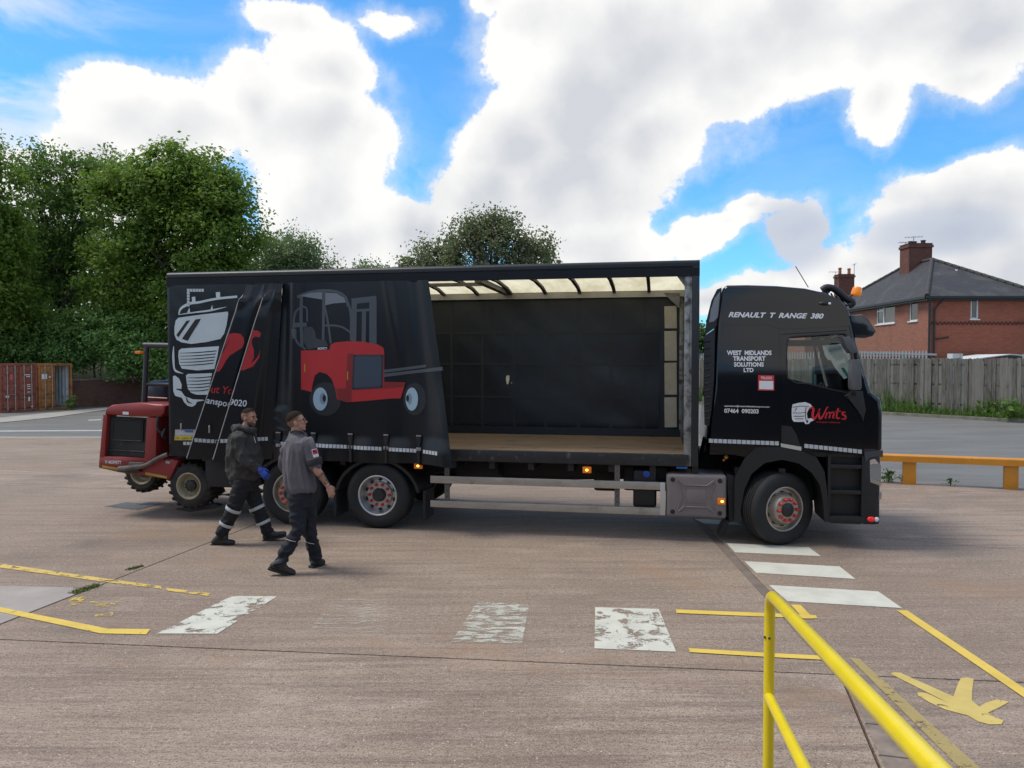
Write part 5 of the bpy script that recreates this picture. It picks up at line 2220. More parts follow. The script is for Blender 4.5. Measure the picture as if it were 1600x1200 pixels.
art('forklift_print', [([(764, 208), (812, 192), (876, 188), (876, 226), (800, 214)],), ([(892, 190), (950, 194), (990, 216), (1000, 242), (940, 246), (892, 256)],)], surf_front, M_PRL, front_p, lift=.006, step=.08)
art('forklift_print', [([(780, 372), (822, 368), (838, 392), (846, 430), (894, 440), (908, 468), (800, 486), (776, 440)],)], surf_front, mat('print_seat', (.032, .038, .046), .45), front_p, lift=.006, step=.08)
art('forklift_print', [([(768, 492), (915, 488), (920, 462), (945, 450), (1010, 444), (1090, 446), (1170, 462), (1196, 478), (1201, 500), (1201, 655), (1312, 658), (1286, 742), (1240, 742), (1100, 755), (1005, 762), (955, 745), (945, 690), (926, 640), (900, 614), (862, 604), (838, 622), (828, 660), (820, 708), (770, 695)],)],
    surf_front, M_PRR, front_p, lift=.007, step=.06)
art('forklift_print', [([(1010, 510), (1040, 505), (1030, 760), (1005, 762), (960, 745), (950, 690), (1000, 690)],), ([(1201, 655), (1312, 658), (1306, 680), (1198, 690)],)], surf_front, M_PRD, front_p, lift=.009, step=.06)
art('forklift_print', [([(1040, 514), (1198, 514), (1194, 688), (1034, 697)],)], surf_front, mat('print_frame', (.020, .026, .036), .4), front_p, lift=.010, step=.08)
art('forklift_print', [([(1050, 522), (1188, 522), (1184, 680), (1044, 687)],)], surf_front, M_PRB, front_p, lift=.012, step=.08)
art('forklift_print', [(ellipse(867, 745, 38, 60),), (ellipse(1347, 745, 34, 60),)], surf_front, M_PRWH, front_p, lift=.010, step=.06)
art('forklift_print', [(ellipse(880, 742, 16, 30),), (ellipse(1334, 742, 12, 28),)], surf_front, mat('print_wheel_shade', (.17, .25, .31), .42), front_p, lift=.013, step=.06)
art('forklift_print', [(ellipse(888, 741, 9, 18),), (ellipse(1324, 741, 8, 17),)] + [(ellipse(x, y, 5, 5, 8),) for x, y in ((1048, 520), (1189, 520), (1186, 679), (1043, 688))], surf_front, M_PRK, front_p, lift=.0155, step=.06)
art('forklift_print', [([(784, 562), (790, 562), (790, 604), (784, 604)],), ([(1008, 600), (1014, 600), (1014, 646), (1008, 646)],)], surf_front, mat('print_yellow', (.45, .22, .02), .4), front_p, lift=.011)
art('white_lettering', [text_shape('MOFFETT', rect_quad(853, 476, 903, 488), .1, .02)], surf_front, M_LETW, front_p, lift=.011, step=.1)
# tape squares, straps and buckles along the hem
sq = []
n_sq = 46
for k in range(n_sq):
    t0, t1 = (k + .08) / n_sq, (k + .90) / n_sq
    if any(abs(440 + 252 * (t0 + t1) / 2 - bx) < 4.5 for bx in (438, 492, 550, 606, 658)):
        continue
    a_, c_ = 440 + 252 * t0, 440 + 252 * t1
    ya_, yc_ = 689.5 + 13 * t0, 689.5 + 13 * t1
    sq.append((pp([(a_, ya_), (c_, yc_), (c_, yc_ + 5.6), (a_, ya_ + 5.6)]),))
sheet('reflective_tape', sq, surf_front, M_TAPE, front_p, lift=.006)['kind'] = 'stuff'
for L_, Rr_, sf, pr, ya_ in ((L1, L2, surf_f1, f1_p, 682.5), (L2, L3, surf_f2, f2_p, 682.5)):
    sq = []
    zc = P(330, ya_ + 2)[1]
    xl, xr = L_(zc) + .02, Rr_(zc) - .03
    k = int((xr - xl) / .052)
    for i in range(k):
        x0, x1 = xl + i * .052, xl + i * .052 + .043
        dz = -.10 * (x0 - xl) * (1 if L_ is L1 else -.2)
        sq.append(([(x0, zc - .027 + dz), (x1, zc - .027 + dz), (x1, zc + .027 + dz), (x0, zc + .027 + dz)],))
    sheet('reflective_tape', sq, sf, M_TAPE, pr, lift=.006)['kind'] = 'stuff'
M_BUCK = mat('buckle_steel', (.35, .35, .35), .4, .8)
for i, px in enumerate((438, 492, 550, 606, 658)):
    x, zt = P(px, 676 + i * 1.2)
    zb2 = P(px, 718 + i * 1.2)[1]
    hy = lambda z: surf_front(x, z)
    b = MB()
    b.tube([(x, hy(zt) - .014, zt), (x, hy((zt + zb2) / 2) - .014, (zt + zb2) / 2), (x, hy(zb2) - .012, zb2), (x, .03, zb2 - .03)], .02, 6)
    st = b.build('curtain_strap', M_PLAS, front_p)
    b = MB()
    b.box(x - .035, x + .035, hy(zt) - .035, hy(zt) - .012, zt - .10, zt + .01, .006)
    b.build('buckle', M_CHAS, front_p)
    b = MB()
    b.box(x - .036, x + .036, hy(zt) - .045, hy(zt) - .02, zt - .20, zt - .155, .004)
    b.box(x - .036, x + .036, hy(zt) - .04, hy(zt) - .02, zt - .002, zt + .016, .003)
    b.build('buckle_plate', M_BUCK, front_p)
for (px, py) in ((304, 665), (347, 668)):
    x, z = P(px, py)
    b = MB()
    b.box(x - .008, x + .014, -.34, -.32, z - .05, z + .06, .004)
    b.build('buckle', M_BUCK, lorry)

# ---- chassis, side guards, boxes
b = MB()
for yc in (.85, 1.65):
    b.box(-8.5, 1.0, yc - .035, yc + .035, .70, .985)
b.build('chassis_rail', M_CHAS, lorry, ang=None)['kind'] = 'stuff'
x = -8.3
while x < 0:
    b = MB()
    b.box(x - .04, x + .04, .06, BW - .06, .99 - .10, .993)
    b.build('cross_bearer', M_CHAS, lorry, ang=None)
    x += .55
for (x0, x1, y0, y1, z0, z1) in ((-4.4, -2.4, .95, 1.55, .64, .90), (-2.55, -2.2, .8, 1.5, .50, .80), (-4.55, -3.9, .5, .8, .62, .95), (-8.4, -7.4, .3, 2.2, .62, .95), (-2.1, -1.5, .3, 1.0, .6, .95), (-1.2, .6, .85, 1.65, .45, 1.1), (-7.4, -5.0, .9, 1.6, .5, .9)):
    b = MB()
    b.box(x0, x1, y0, y1, z0, z1, .05)
    b.build('underframe_box', M_CHAS, lorry)
b = MB()
b.tube([(-5.5, 1.25, .55), (-1.0, 1.25, .72)], .06, 10)
b.build('prop_shaft', M_CHAS, lorry)
b = MB()
x0, z0 = P(672, 743.4)
b.box(-4.775, -1.60, .005, .035, .675, .777, .006)
b.build('side_guard_rail', M_ALU, lorry)
b = MB()
b.box(-4.775, -1.60, .005, .035, .335, .43, .006)
b.build('side_guard_rail', M_ALU, lorry)
for px in (697, 964):
    x = P(px, 760)[0]
    b = MB()
    b.box(x - .035, x + .035, .042, .07, .33, 1.0)
    sp_o = b.build('side_guard_post', mat('post_grey', (.14, .135, .125), .5, .5, var=.2, vscale=6), lorry, ang=None)
    for k in range(7):
        b = MB()
        b.ball((x, .041, .40 + k * .085), (.009, .003, .009), 8)
        b.build('post_hole', M_CHAS, sp_o)
b = MB()
b.box(-1.602, -1.535, -.004, .05, .34, .775, .006)
b.build('side_guard_end', mat('end_plate', (.55, .55, .54), .4, .6), lorry)
for (px, py) in ((653, 728), (917, 734.5)):
    x, z = P(px, py)
    b = MB()
    b.box(x - .058, x + .058, -.002, .05, z - .042, z + .042, .008)
    h_ = b.build('marker_lamp', M_AMBER, lorry)
    b = MB()
    b.ball((x, -.003, z), (.022, .008, .018), 10)
    b.build('bulb', M_BULB, h_)
    b = MB()
    b.box(x - .03, x + .03, .05, .08, z, z + .14)
    b.build('lamp_bracket', M_CHAS, h_)
# embossed plastic side tank
x0, z1 = P(1041, 740)
x1, z0 = P(1135, 811)
M_TANK = mat('mauve_grey_plastic', (.175, .148, .145), .5, var=.08, vscale=4, bump=.0006, bscale=200)
b = MB()
b.box(x0, x1, -.01, .62, z0, z1, .055, 4)
tk = b.build('side_tank', M_TANK, lorry)
xc, zc = (x0 + x1) / 2, (z0 + z1) / 2
hw, hh = (x1 - x0) / 2, (z1 - z0) / 2
for sx in (-1, 1):
    for sz in (-1, 1):
        b = MB()
        b.tube([(xc + sx * hw * .36, -.012, zc + sz * hh * .42), (xc + sx * hw * .58, -.014, zc + sz * hh * .70)], .013, 6)
        b.build('embossed_rib', M_TANK, tk, ang=60)
        b = MB()
        b.lathe([(.030, 0), (.030, .006), (.02, .008), (.0, .008)], axis_y(xc + sx * hw * .78, -.011, zc + sz * hh * .74), 14)
        b.build('bolt', M_PLAS, tk)
    b = MB()
    b.tube([(xc + sx * hw * .62, -.012, zc - hh * .62), (xc + sx * hw * .45, -.013, zc), (xc + sx * hw * .62, -.012, zc + hh * .62)], .010, 6)
    b.build('embossed_rib', M_TANK, tk, ang=60)
for sz in (-1, 1):
    b = MB()
    b.tube([(xc - hw * .58, -.012, zc + sz * hh * .74), (xc - hw * .34, -.014, zc + sz * hh * .50), (xc + hw * .34, -.014, zc + sz * hh * .50), (xc + hw * .58, -.012, zc + sz * hh * .74)], .011, 6)
    b.build('embossed_rib', M_TANK, tk, ang=60)
b = MB()
b.box(xc - hw * .32, xc + hw * .32, -.02, .0, zc - hh * .32, zc + hh * .32, .008)
b.build('embossed_panel', M_TANK, tk)
x, z = P(1127, 783)
b = MB()
b.box(x - .05, x + .05, -.026, .0, z - .042, z + .042, .008)
ml = b.build('marker_lamp', M_AMBER, tk)
b = MB()
b.ball((x + .01, -.027, z), (.022, .008, .018), 10)
b.build('bulb', M_BULB, tk)
x0, z1 = P(989, 735)
x1, z0 = P(1028, 796)
b = MB()
b.box(x0, x1 - .02, .09, .7, z0, z1, .04, 3)
at = b.build('additive_tank', M_PLAS, lorry)
x, z = P(1010, 742)
b = MB()
b.lathe([(.045, 0), (.045, .03), (.035, .035), (0, .035)], axis_y(x, .09, z), 18)
b.build('blue_cap', mat('cap_blue', (.012, .05, .32), .4), at)
b = MB()
xa, za = P(1057, 731)
b.tube([(xa, .03, za), (xa + .14, .03, za)], .014, 8)
b.build('blue_hose', mat('hose_blue', (.02, .16, .5), .4), lorry)


# ---- wheels
def road_wheel(x, y, z, rimm, dish, steer=0.0, nuts=True, Rt=.472, wd=.30):
    w = empty('wheel', (x, y, z), steer, lorry)
    A = axis_y(0, 0, 0)
    b = MB()
    prof = [(.285, -.012), (.300, .010), (.335, .020), (.385, .024), (.425, .018), (.452, .0), (Rt - .008, -.020), (Rt, -.036)]
    for g in (-.075, -.115, -.155, -.195, -.235):
        prof += [(Rt, g + .008), (Rt - .014, g + .006), (Rt - .014, g - .006), (Rt, g - .008)]
    prof += [(Rt, -wd + .02), (Rt - .02, -wd), (.40, -wd - .01), (.29, -wd + .01), (.27, -.05)]
    b.lathe(prof, A, 56, closed=True)
    b.build('tyre', M_RUB, w, ang=35)
    front = dish < .05
    fh = .055 if front else -dish + .05
    b = MB()
    if front:
        b.lathe([(.288, -.006), (.292, .006), (.280, .012), (.268, .004), (.262, -.035), (.250, -.06), (.222, -.058), (.196, -.02), (.186, .035), (.172, .053), (.06, .055), (.06, -.2), (.258, -.22)], A, 48)
    else:
        b.lathe([(.288, -.006), (.292, .006), (.280, .012), (.268, .004), (.262, -.03), (.258, -dish * .7), (.235, -dish), (.19, -dish + .012), (.180, -dish + .045), (.10, -dish + .05), (.10, -wd * .8), (.258, -wd * .8)], A, 48)
    b.build('rim', rimm, w, ang=40)
    b = MB()
    if front:
        b.lathe([(.090, fh - .03), (.090, fh + .012), (.078, fh + .02), (.0, fh + .018)], A, 28)
    else:
        b.lathe([(.095, -dish + .04), (.092, -dish + .10), (.080, -dish + .118), (.045, -dish + .122), (0, -dish + .12)], A, 28)
    b.build('hub', M_HUB, w, ang=40)
    hole = None
    for k in range(10):
        a = 2 * math.pi * (k + .5) / 10
        b = MB()
        b.lathe([(0, .0), (.026, .0), (.028, -.02)], A @ Matrix.Translation((.213 * math.cos(a), .213 * math.sin(a), -.044 if front else -dish + .014)) @ Matrix.Rotation(a, 4, 'Z') @ Matrix.Diagonal((.75, 1.15, 1, 1)), 12)
        b.build('hand_hole', M_HUB, w)
    for k in range(10):
        a = 2 * math.pi * k / 10
        b = MB()
        b.lathe([(.023, 0), (.022, .035), (.014, .05), (0, .052)], A @ Matrix.Translation(((.138 if front else .150) * math.cos(a), (.138 if front else .150) * math.sin(a), fh - .004)), 10)
        b.build('wheel_nut', M_NUT, w)
    return w


road_wheel(-.02, .03, .472, M_RIMF, .045, R(30))
road_wheel(-.03, BW - .35, .472, M_RIMF, .045, R(22))
for yy in (.0, BW - .30):
    road_wheel(-5.555, yy + .0, .472, M_RIMS, .13)
    road_wheel(-6.875, yy + .0, .472, M_RIMF, .048)
for x in (-5.555, -6.875, -.03):
    b = MB()
    b.tube([(x, .36, .472), (x, BW - .36, .472)], .075, 12)
    b.build('axle', M_CHAS, lorry)
# mudguards
for x, a0, a1 in ((-5.555, 12, 168), (-6.875, 12, 168)):
    b = MB()
    o_, i_ = [], []
    for k in range(25):
        a = R(a0 + (a1 - a0) * k / 24)
        o_.append((x + .66 * math.cos(a) * .98, .40 + min(.585 * math.sin(a), .55) + .02))
        i_.append((x + .615 * math.cos(a) * .98, .40 + min(.545 * math.sin(a), .515) + .02))
    rings = [[(p[0], -.03, p[1]), (p[0], .45, p[1]), (q[0], .45, q[1]), (q[0], -.03, q[1])] for p, q in zip(o_, i_)]
    b.loft(rings)
    b.build('mudguard', M_PLAS, lorry, ang=40)
for x in (-6.20, -4.86):
    b = MB()
    b.box(x - .03, x + .01, .02, .46, .14, .56, .008)
    b.build('mud_flap', M_RUB, lorry)
b = MB()
b.box(-8.3, -7.55, .06, .5, .50, .93, .03)
b.build('rear_locker', M_CHAS, lorry)

# ------------------------------------------------------------------ cab
def cabY(z):
    return .15 * sstep(1.9, 3.5, z) + .0


cs = lambda x, z: cabY(z)
cf_ = lambda x, z: BW - cabY(z)
OUT = [(1107, 704), (1112, 650), (1117, 600), (1119, 540), (1121, 505), (1126, 470), (1131, 449), (1138, 443.5), (1170, 443), (1217, 444.5), (1262, 448.4), (1296, 456), (1318.8, 467.5), (1329, 478.8),
       (1334, 495), (1339, 527), (1350, 569), (1362, 612), (1377, 624), (1380, 640), (1379.5, 703)]
out_l = pp(OUT)


def offs(pts, r):
    res = []
    k = len(pts)
    for i in range(k):
        a_, c_ = Vector(pts[max(i - 1, 0)]), Vector(pts[min(i + 1, k - 1)])
        t = (c_ - a_).normalized()
        n = Vector((t.y, -t.x))
        res.append((pts[i][0] + n.x * r, pts[i][1] + n.y * r))
    return res


cab = MB()
rows = [(0.0, .055), (.008, .028), (.026, .009), (.06, 0.0), (.6, -.005), (1.25, -.008)]
rows = rows + [(BW - y, r) for y, r in rows[-2::-1]]


def skin(i0, i1):
    b = MB()
    grid = []
    for (y, r) in rows:
        pr = offs(out_l, r)
        grid.append([(p[0], cabY(p[1]) + y * (BW - 2 * cabY(p[1])) / BW, p[1]) for p in pr[i0:i1 + 1]])
    vs = [[b.bm.verts.new(p) for p in g] for g in grid]
    for A_, B2 in zip(vs[:-1], vs[1:]):
        for j in range(len(A_) - 1):
            b.bm.faces.new((A_[j], A_[j + 1], B2[j + 1], B2[j]))
    return b


cab = skin(0, 15).build('cab', M_PAINT, lorry, ang=50)
skin(17, 20).build('front_panel', M_PAINT, cab, ang=50)
m = bpy.data.materials.new('tinted_glass')
m.use_nodes = True
T = NT(m.node_tree)
m.node_tree.nodes.remove(m.node_tree.nodes['Principled BSDF'])
tr_, gl_ = T.node('ShaderNodeBsdfTransparent'), T.node('ShaderNodeBsdfGlossy')
tr_.inputs[0].default_value = (.80, .86, .84, 1)
gl_.inputs['Roughness'].default_value = .02
fr = T.node('ShaderNodeFresnel')
fr.inputs[0].default_value = 1.5
mx = T.node('ShaderNodeMixShader')
T.put(mx.inputs[0], T.math('ADD', fr.outputs[0], .02, clamp=True))
T.l.new(tr_.outputs[0], mx.inputs[1])
T.l.new(gl_.outputs[0], mx.inputs[2])
T.l.new(mx.outputs[0], m.node_tree.nodes['Material Output'].inputs[0])
M_GLASS = m
skin(15, 17).build('windscreen', M_GLASS, cab, ang=50)
b = MB()
zf = 1.30
b.box(out_l[0][0] + .02, out_l[-1][0] - .05, .05, BW - .05, 1.16, 1.22)
b.build('cab_floor', M_CHAS, cab, ang=None)
WIN = [(1231, 533), (1234, 528), (1241, 525.5), (1280, 523), (1321, 520.5), (1325, 527), (1331, 556), (1331, 585), (1329, 611), (1312, 611), (1290, 606), (1262, 599), (1231, 591)]
WINB = [(1229, 529), (1232, 525), (1240, 522.5), (1280, 520), (1323, 517.5), (1328, 526), (1334, 556), (1334, 586), (1331, 614), (1312, 614), (1290, 609), (1261, 602), (1229, 594)]
inner = offs(out_l, .055)
side = inner
sheet('side_panel', [(side, [pp(WINB)])], cs, M_PAINT, cab, lift=0, step=(0, .08), thick=.03)
sheet('side_panel', [(side, [pp(WINB)])], cf_, M_PAINT, cab, lift=0, step=(0, .08), thick=-.03)
DOOR = [(1219.5, 518), (1270, 515.5), (1327, 512), (1336, 540), (1349, 590), (1353, 616), (1351, 660), (1348.5, 710), (1300, 705.5), (1252, 702), (1240, 684), (1222, 664), (1219.5, 600)]
dr = sheet('door', [(pp(DOOR), [pp(WIN)])], cs, M_PAINT, cab, lift=.010, step=(0, .08), thick=.008)
sheet('door_window', [(pp(WINB),)], lambda x, z: cabY(z) + .022, M_GLASS, cab, lift=0, step=(0, .1))
sheet('door_window', [(pp(WINB),)], lambda x, z: cf_(x, z) - .022, M_GLASS, cab, lift=0, step=(0, .1))
# seam lines: sleeper panel, roof joint, door gap
def seam(pts, r=.006, m_=None, name='seam', surf=cs, lift=.0):
    b = MB()
    q = [(x, surf(x, z) - lift, z) for x, z in pp(pts)]
    b.tube(q, r, 6)
    return b.build(name, m_ or M_PLAS, cab, ang=60)


sheet('sleeper_panel', [(pp([(1127, 513), (1198, 512), (1216, 519), (1216.5, 614), (1120.5, 611), (1122, 560)]),)], cs, M_PAINT, cab, lift=.007, step=(0, .08), thick=.006)
sheet('lower_panel', [(pp([(1120, 616), (1216.5, 619), (1216.5, 660), (1218, 696), (1181, 697.5), (1164, 714), (1109, 703), (1113, 650)]),)], cs, M_PAINT, cab, lift=.007, step=(0, .08), thick=.006)
sheet('roof_side_panel', [(pp([(1131, 449), (1217, 448), (1262, 452), (1296, 460), (1316, 470), (1327, 483), (1331, 505), (1328, 509), (1222, 514), (1201, 507), (1126, 507)]),)], cs, M_PAINT, cab, lift=.006, step=(0, .06), thick=.005)
seam([(1222, 521.5), (1280, 518.5), (1325, 515.5)], .007, name='window_rail', lift=.014)
sheet('window_seal', [conv(stroke(WIN + [WIN[0]], 2.2, 2), P)], cs, M_PLAS, cab, lift=.014)
# black quarter behind the door window
# handle recess and chrome strip
sheet('door_handle', [(pp([(1221, 664.5), (1236, 666), (1244, 678), (1250.5, 698), (1220.5, 693)]),)], cs, M_PLAS, cab, lift=.016, thick=.01)
sheet('door_handle', [(pp([(1226, 670), (1235, 672), (1242, 688), (1245, 694), (1227, 690)]),)], cs, M_CHAS, cab, lift=.018)
sheet('chrome_strip', [(pp([(1219.5, 692.5), (1252, 698), (1251.5, 704), (1220, 698)]),)], cs, mat('pale_strip', (.55, .54, .48), .35, .3), cab, lift=.020, thick=.01)
# rear deflectors
sheet('roof_deflector', [(pp([(1129.5, 447), (1126, 498), (1119, 511), (1102, 523), (1105, 500), (1113, 468), (1122, 450)]),)], lambda x, z: cabY(z) + .05, M_PLAS, cab, lift=0, step=(0, .08), thick=.02)
sheet('deflector_inset', [(pp([(1127, 453), (1123.5, 494), (1117, 501), (1109, 503), (1112, 482), (1118, 464)]),)], lambda x, z: cabY(z) + .05, mat('deflector_grey', (.22, .235, .25), .35), cab, lift=.006, step=(0, .08))
sheet('side_deflector', [(pp([(1118, 513), (1101, 525), (1099.5, 600), (1101, 664), (1108, 666), (1112, 640), (1116, 590)]),)], lambda x, z: cabY(z) + .02, M_PLAS, cab, lift=0, step=(0, .08), thick=.02)
b = MB()
for k in range(12):
    z = P(1104, 534 + k * 11)[1]
    xx_ = P(1104, 560)[0]
    b.tube([(xx_ - .02, cabY(z) + .02 - .006, z), (xx_ + .05, cabY(z) + .02 - .006, z + .02)], .012, 5)
b.build('louvre', M_CHAS, cab)['kind'] = 'stuff'
# sun visor over the screen
q = pp([(1332, 492), (1351, 490.5), (1362, 499), (1373.5, 516.5), (1368, 525), (1355, 528), (1340, 527.5), (1336, 510)])
b = MB()
b.prism(q, .12, BW - .12, bevel=.02)
b.build('sun_visor', mat('smoked_visor', (.010, .012, .018), .12, coat=.5), cab, ang=40)
# marker on the roof side
x, z = P(1292, 473)
b = MB()
b.ball((x, cabY(z) - .01, z), (.075, .025, .028), 14)
mk = b.build('side_marker', M_PLAS, cab)
b = MB()
b.ball((x + .055, cabY(z) - .024, z - .004), (.02, .018, .017), 10)
b.build('marker_lens', mat('clear_lens', (.7, .72, .75), .15), mk)
# roof bar with beacon
xa, za = P(1298, 450)
b = MB()
pth = pp([(1296, 448), (1303, 444), (1314, 445.5), (1325, 453), (1335, 462), (1343, 466), (1346, 470), (1340, 474)])
b.tube(catmull([(x, .45, z) for x, z in pth], 4), [.045] * 29, 8)
rb = b.build('roof_bar', M_PLAS, cab, ang=60)
b = MB()
for k in range(4):
    (xa, za), (xb, zb) = P(1303 + k * 8, 449 + k * 4), P(1310 + k * 8, 462 + k * 4)
    b.tube([(xa, .47, za), (xb, .47, zb)], .012, 5)
b.tube([(P(1300, 456)[0], .47, P(1300, 456)[1]), (P(1338, 474)[0], .47, P(1338, 474)[1])], .012, 5)
b.tube([(P(1306, 450)[0], .45, P(1306, 450)[1]), (P(1306, 450)[0], 2.05, P(1306, 450)[1])], .03, 8)
b.build('bar_mesh', M_PLAS, rb)['kind'] = 'stuff'
x, z = P(1337, 461, .5)
b = MB()
b.lathe([(.062, 0), (.065, .02), (.060, .085), (.046, .108), (0, .112)], Matrix.Translation((x, .5, z)) @ Matrix.Rotation(R(14), 4, 'Y'), 18)
b.build('beacon', mat('beacon_amber', (.80, .23, .008), .2, emit=.15), rb, ang=50)
b = MB()
(xa, za), (xb, zb) = P(1243, 416, .8), P(1263, 449, .8)
b.tube([(xa, .8, za), (xb, .8, zb)], .006, 5)
b.build('whip_aerial', M_PLAS, cab)
# mirrors on their arm
M_MIR = mat('mirror_grey', (.085, .088, .095), .42, var=.1)
b = MB()
b.prism(pp([(1312, 527), (1324, 526.5), (1329, 533), (1335, 549), (1333, 552), (1325, 552), (1317, 541)], -.2), -.34, -.12, bevel=.02)
mr = b.build('mirror', M_MIR, cab, ang=50)
b = MB()
b.prism(pp([(1326.5, 564), (1329, 561.5), (1338, 561.5), (1341, 565), (1342.5, 604), (1341, 609), (1328.5, 609), (1326.5, 605)], -.2), -.34, -.13, bevel=.02)
b.build('mirror', M_MIR, cab, ang=50)
b = MB()
(xa, za), (xb, zb) = P(1333, 545, -.1), P(1335, 612, -.1)
b.tube(catmull([(xa, -.2, za), (xa + .04, -.12, (za + zb) / 2), (xb, -.1, zb), (xb + .03, .04, zb - .02)], 4), .022, 8)
b.build('mirror_arm', M_PLAS, cab, ang=60)
b = MB()
b.prism(pp([(1318, 618), (1330, 611), (1347, 611), (1352, 640), (1347, 660), (1338, 636)], 0), -.05, .0, bevel=.02)
b.build('mirror_base', M_PLAS, cab, ang=50)
b = MB()
b.prism([(BW - a, c) for a, c in ((-.34, 2.3), (-.13, 2.3), (-.13, 1.95), (-.34, 1.95))], .78, .9, axis='x', bevel=.02)
b.build('mirror', M_MIR, cab, ang=50)
# wheel arch, steps, bumper, lamps
arch_o = [(1147, 815), (1148, 745), (1164, 715), (1181, 698.5), (1217, 698), (1251, 704), (1276, 715), (1288, 737), (1291.5, 764), (1295, 815)]
arch_i = [(1288, 815), (1285, 780), (1281, 758), (1269, 739), (1248, 724), (1222, 718), (1195, 723), (1174, 740), (1163, 765), (1158, 790), (1156, 815)]
sheet('wheel_arch', [(pp(arch_o + arch_i),)], lambda x, z: 0.0, M_PLAS, cab, lift=.02, thick=.05)
b = MB()
rings = []
for p in pp(arch_i, 0):
    rings.append([(p[0], -.0, p[1]), (p[0], .62, p[1]), (p[0] * 1.03, .62, p[1] + .02), (p[0] * 1.03, .0, p[1] + .02)])
b.loft(rings)
b.build('arch_liner', M_CHAS, cab, ang=50)
q = pp([(1136, 741), (1148, 745), (1150, 816), (1140, 818)])
b = MB()
b.prism(q, .05, .5, bevel=.01)
b.build('mud_flap', M_RUB, cab)
b = MB()
b.prism(pp([(1122, 835), (1134, 812), (1140, 814), (1132, 838)], .1), .1, .42, bevel=.008)
b.build('mud_flap', M_RUB, cab)
b = MB()
(x0, z1), (x1, z0) = P(1294, 711), P(1350, 818)
b.box(x0, x1, .11, .17, z0, z1)
b.box(x0, x0 + .035, .0, .11, z0, z1)
b.box(x1 - .035, x1, -.012, .11, z0, z1)
sb = b.build('step_well', M_PLAS, cab, ang=None)
for py, dz in ((726, .05), (766, .05), (806, .10)):
    z = P(1320, py)[1]
    b = MB()
    b.box(x0 + .035, x1 - .035, -.004, .11, z - dz, z, .008)
    b.build('step', M_PLAS, sb)
b = MB()
b.box(x0 - .01, x1, -.014, .05, z0, z0 + .075, .01)
b.build('step_sill', M_PLAS, sb)
b = MB()
q = pp([(1349.5, 708), (1379.5, 703), (1379, 812), (1374, 820), (1352, 819)])
xm = q[1][0]
pl = [(q[0][0], -.01), (xm - .10, -.01), (xm - .03, .03), (xm, .12), (xm + .02, 1.25), (xm, BW - .12), (xm - .03, BW - .03), (xm - .10, BW + .01), (q[0][0], BW + .01)]
b.prism(pl, q[3][1], q[1][1] + .01, axis='z', bevel=.015)
bp = b.build('bumper', M_PLAS, cab, ang=40)
sheet('headlamp', [(pp([(1358.5, 719), (1366, 717), (1376, 727), (1376, 757), (1359, 750)]),)], lambda x, z: -.012, mat('lamp_glass', (.26, .27, .28), .12, .3, coat=.6), bp, lift=.003, thick=.008)
sheet('headlamp_chrome', [(pp([(1358.8, 718.5), (1366, 716.5), (1371, 722), (1371, 725), (1364, 724.5), (1359, 726)]),)], lambda x, z: -.012, mat('chrome', (.75, .76, .78), .15, .9), bp, lift=.008)
sheet('headlamp_chrome', [(pp([(1359, 747), (1376, 753), (1376, 759), (1359, 753)]),)], lambda x, z: -.012, mat('lamp_trim', (.38, .36, .31), .3, .5), bp, lift=.008)
sheet('headlamp_surround', [(pp([(1350, 706), (1379, 703), (1379, 714), (1366, 713), (1358, 715), (1352, 722)]),)], lambda x, z: -.012, mat('grey_trim', (.05, .052, .058), .4), bp, lift=.006)
sheet('fog_lamp', [(pp([(1373, 768), (1377, 769), (1376.5, 780), (1372.5, 779)]),)], lambda x, z: -.012, MATS['lamp_glass'], bp, lift=.007)
x, z = P(1361, 811)
b = MB()
b.ball((x, -.012, z), (.05, .02, .034), 12)
b.build('red_lamp', mat('red_lens', (.62, .02, .02), .2, emit=.25), bp)
x, z = P(1369.5, 811.5)
b = MB()
b.ball((x, -.008, z), (.028, .018, .032), 12)
b.build('clear_lamp', MATS['clear_lens'], bp)
x, z = P(1136, 716)
b = MB()
b.ball((x, .12, z), (.03, .02, .03), 10)
b.ball((x - .03, .12, z - .04), (.02, .02, .02), 8)
b.build('air_coupling', mat('brass', (.45, .20, .04), .4, .5), cab)
for i in range(3):
    b = MB()
    b.tube(catmull([(-1.12, .7 + i * .15, 1.35), (-1.05, .72 + i * .15, 1.05), (-.98, .7 + i * .15, 1.3)], 6), .018, 7)
    b.build('air_line', M_CHAS, lorry)
# grille on the front (out of the photo's sight)
b = MB()
for k in range(6):
    z = 1.35 + k * .09
    b.box(1.125, 1.16, .5, 2.0, z, z + .05)
b.build('grille', M_PLAS, cab)['kind'] = 'stuff'

# lettering on the cab side
def cab_text(body, x0, y0, x1, y1, tilt=0, m_=M_LETW, name='white_lettering', lift=.018, **kw):
    sheet(name, [conv(text_shape(body, rect_quad(x0, y0, x1, y1, tilt), **kw), P)], cs, m_, cab, lift=lift, step=(0, .08))


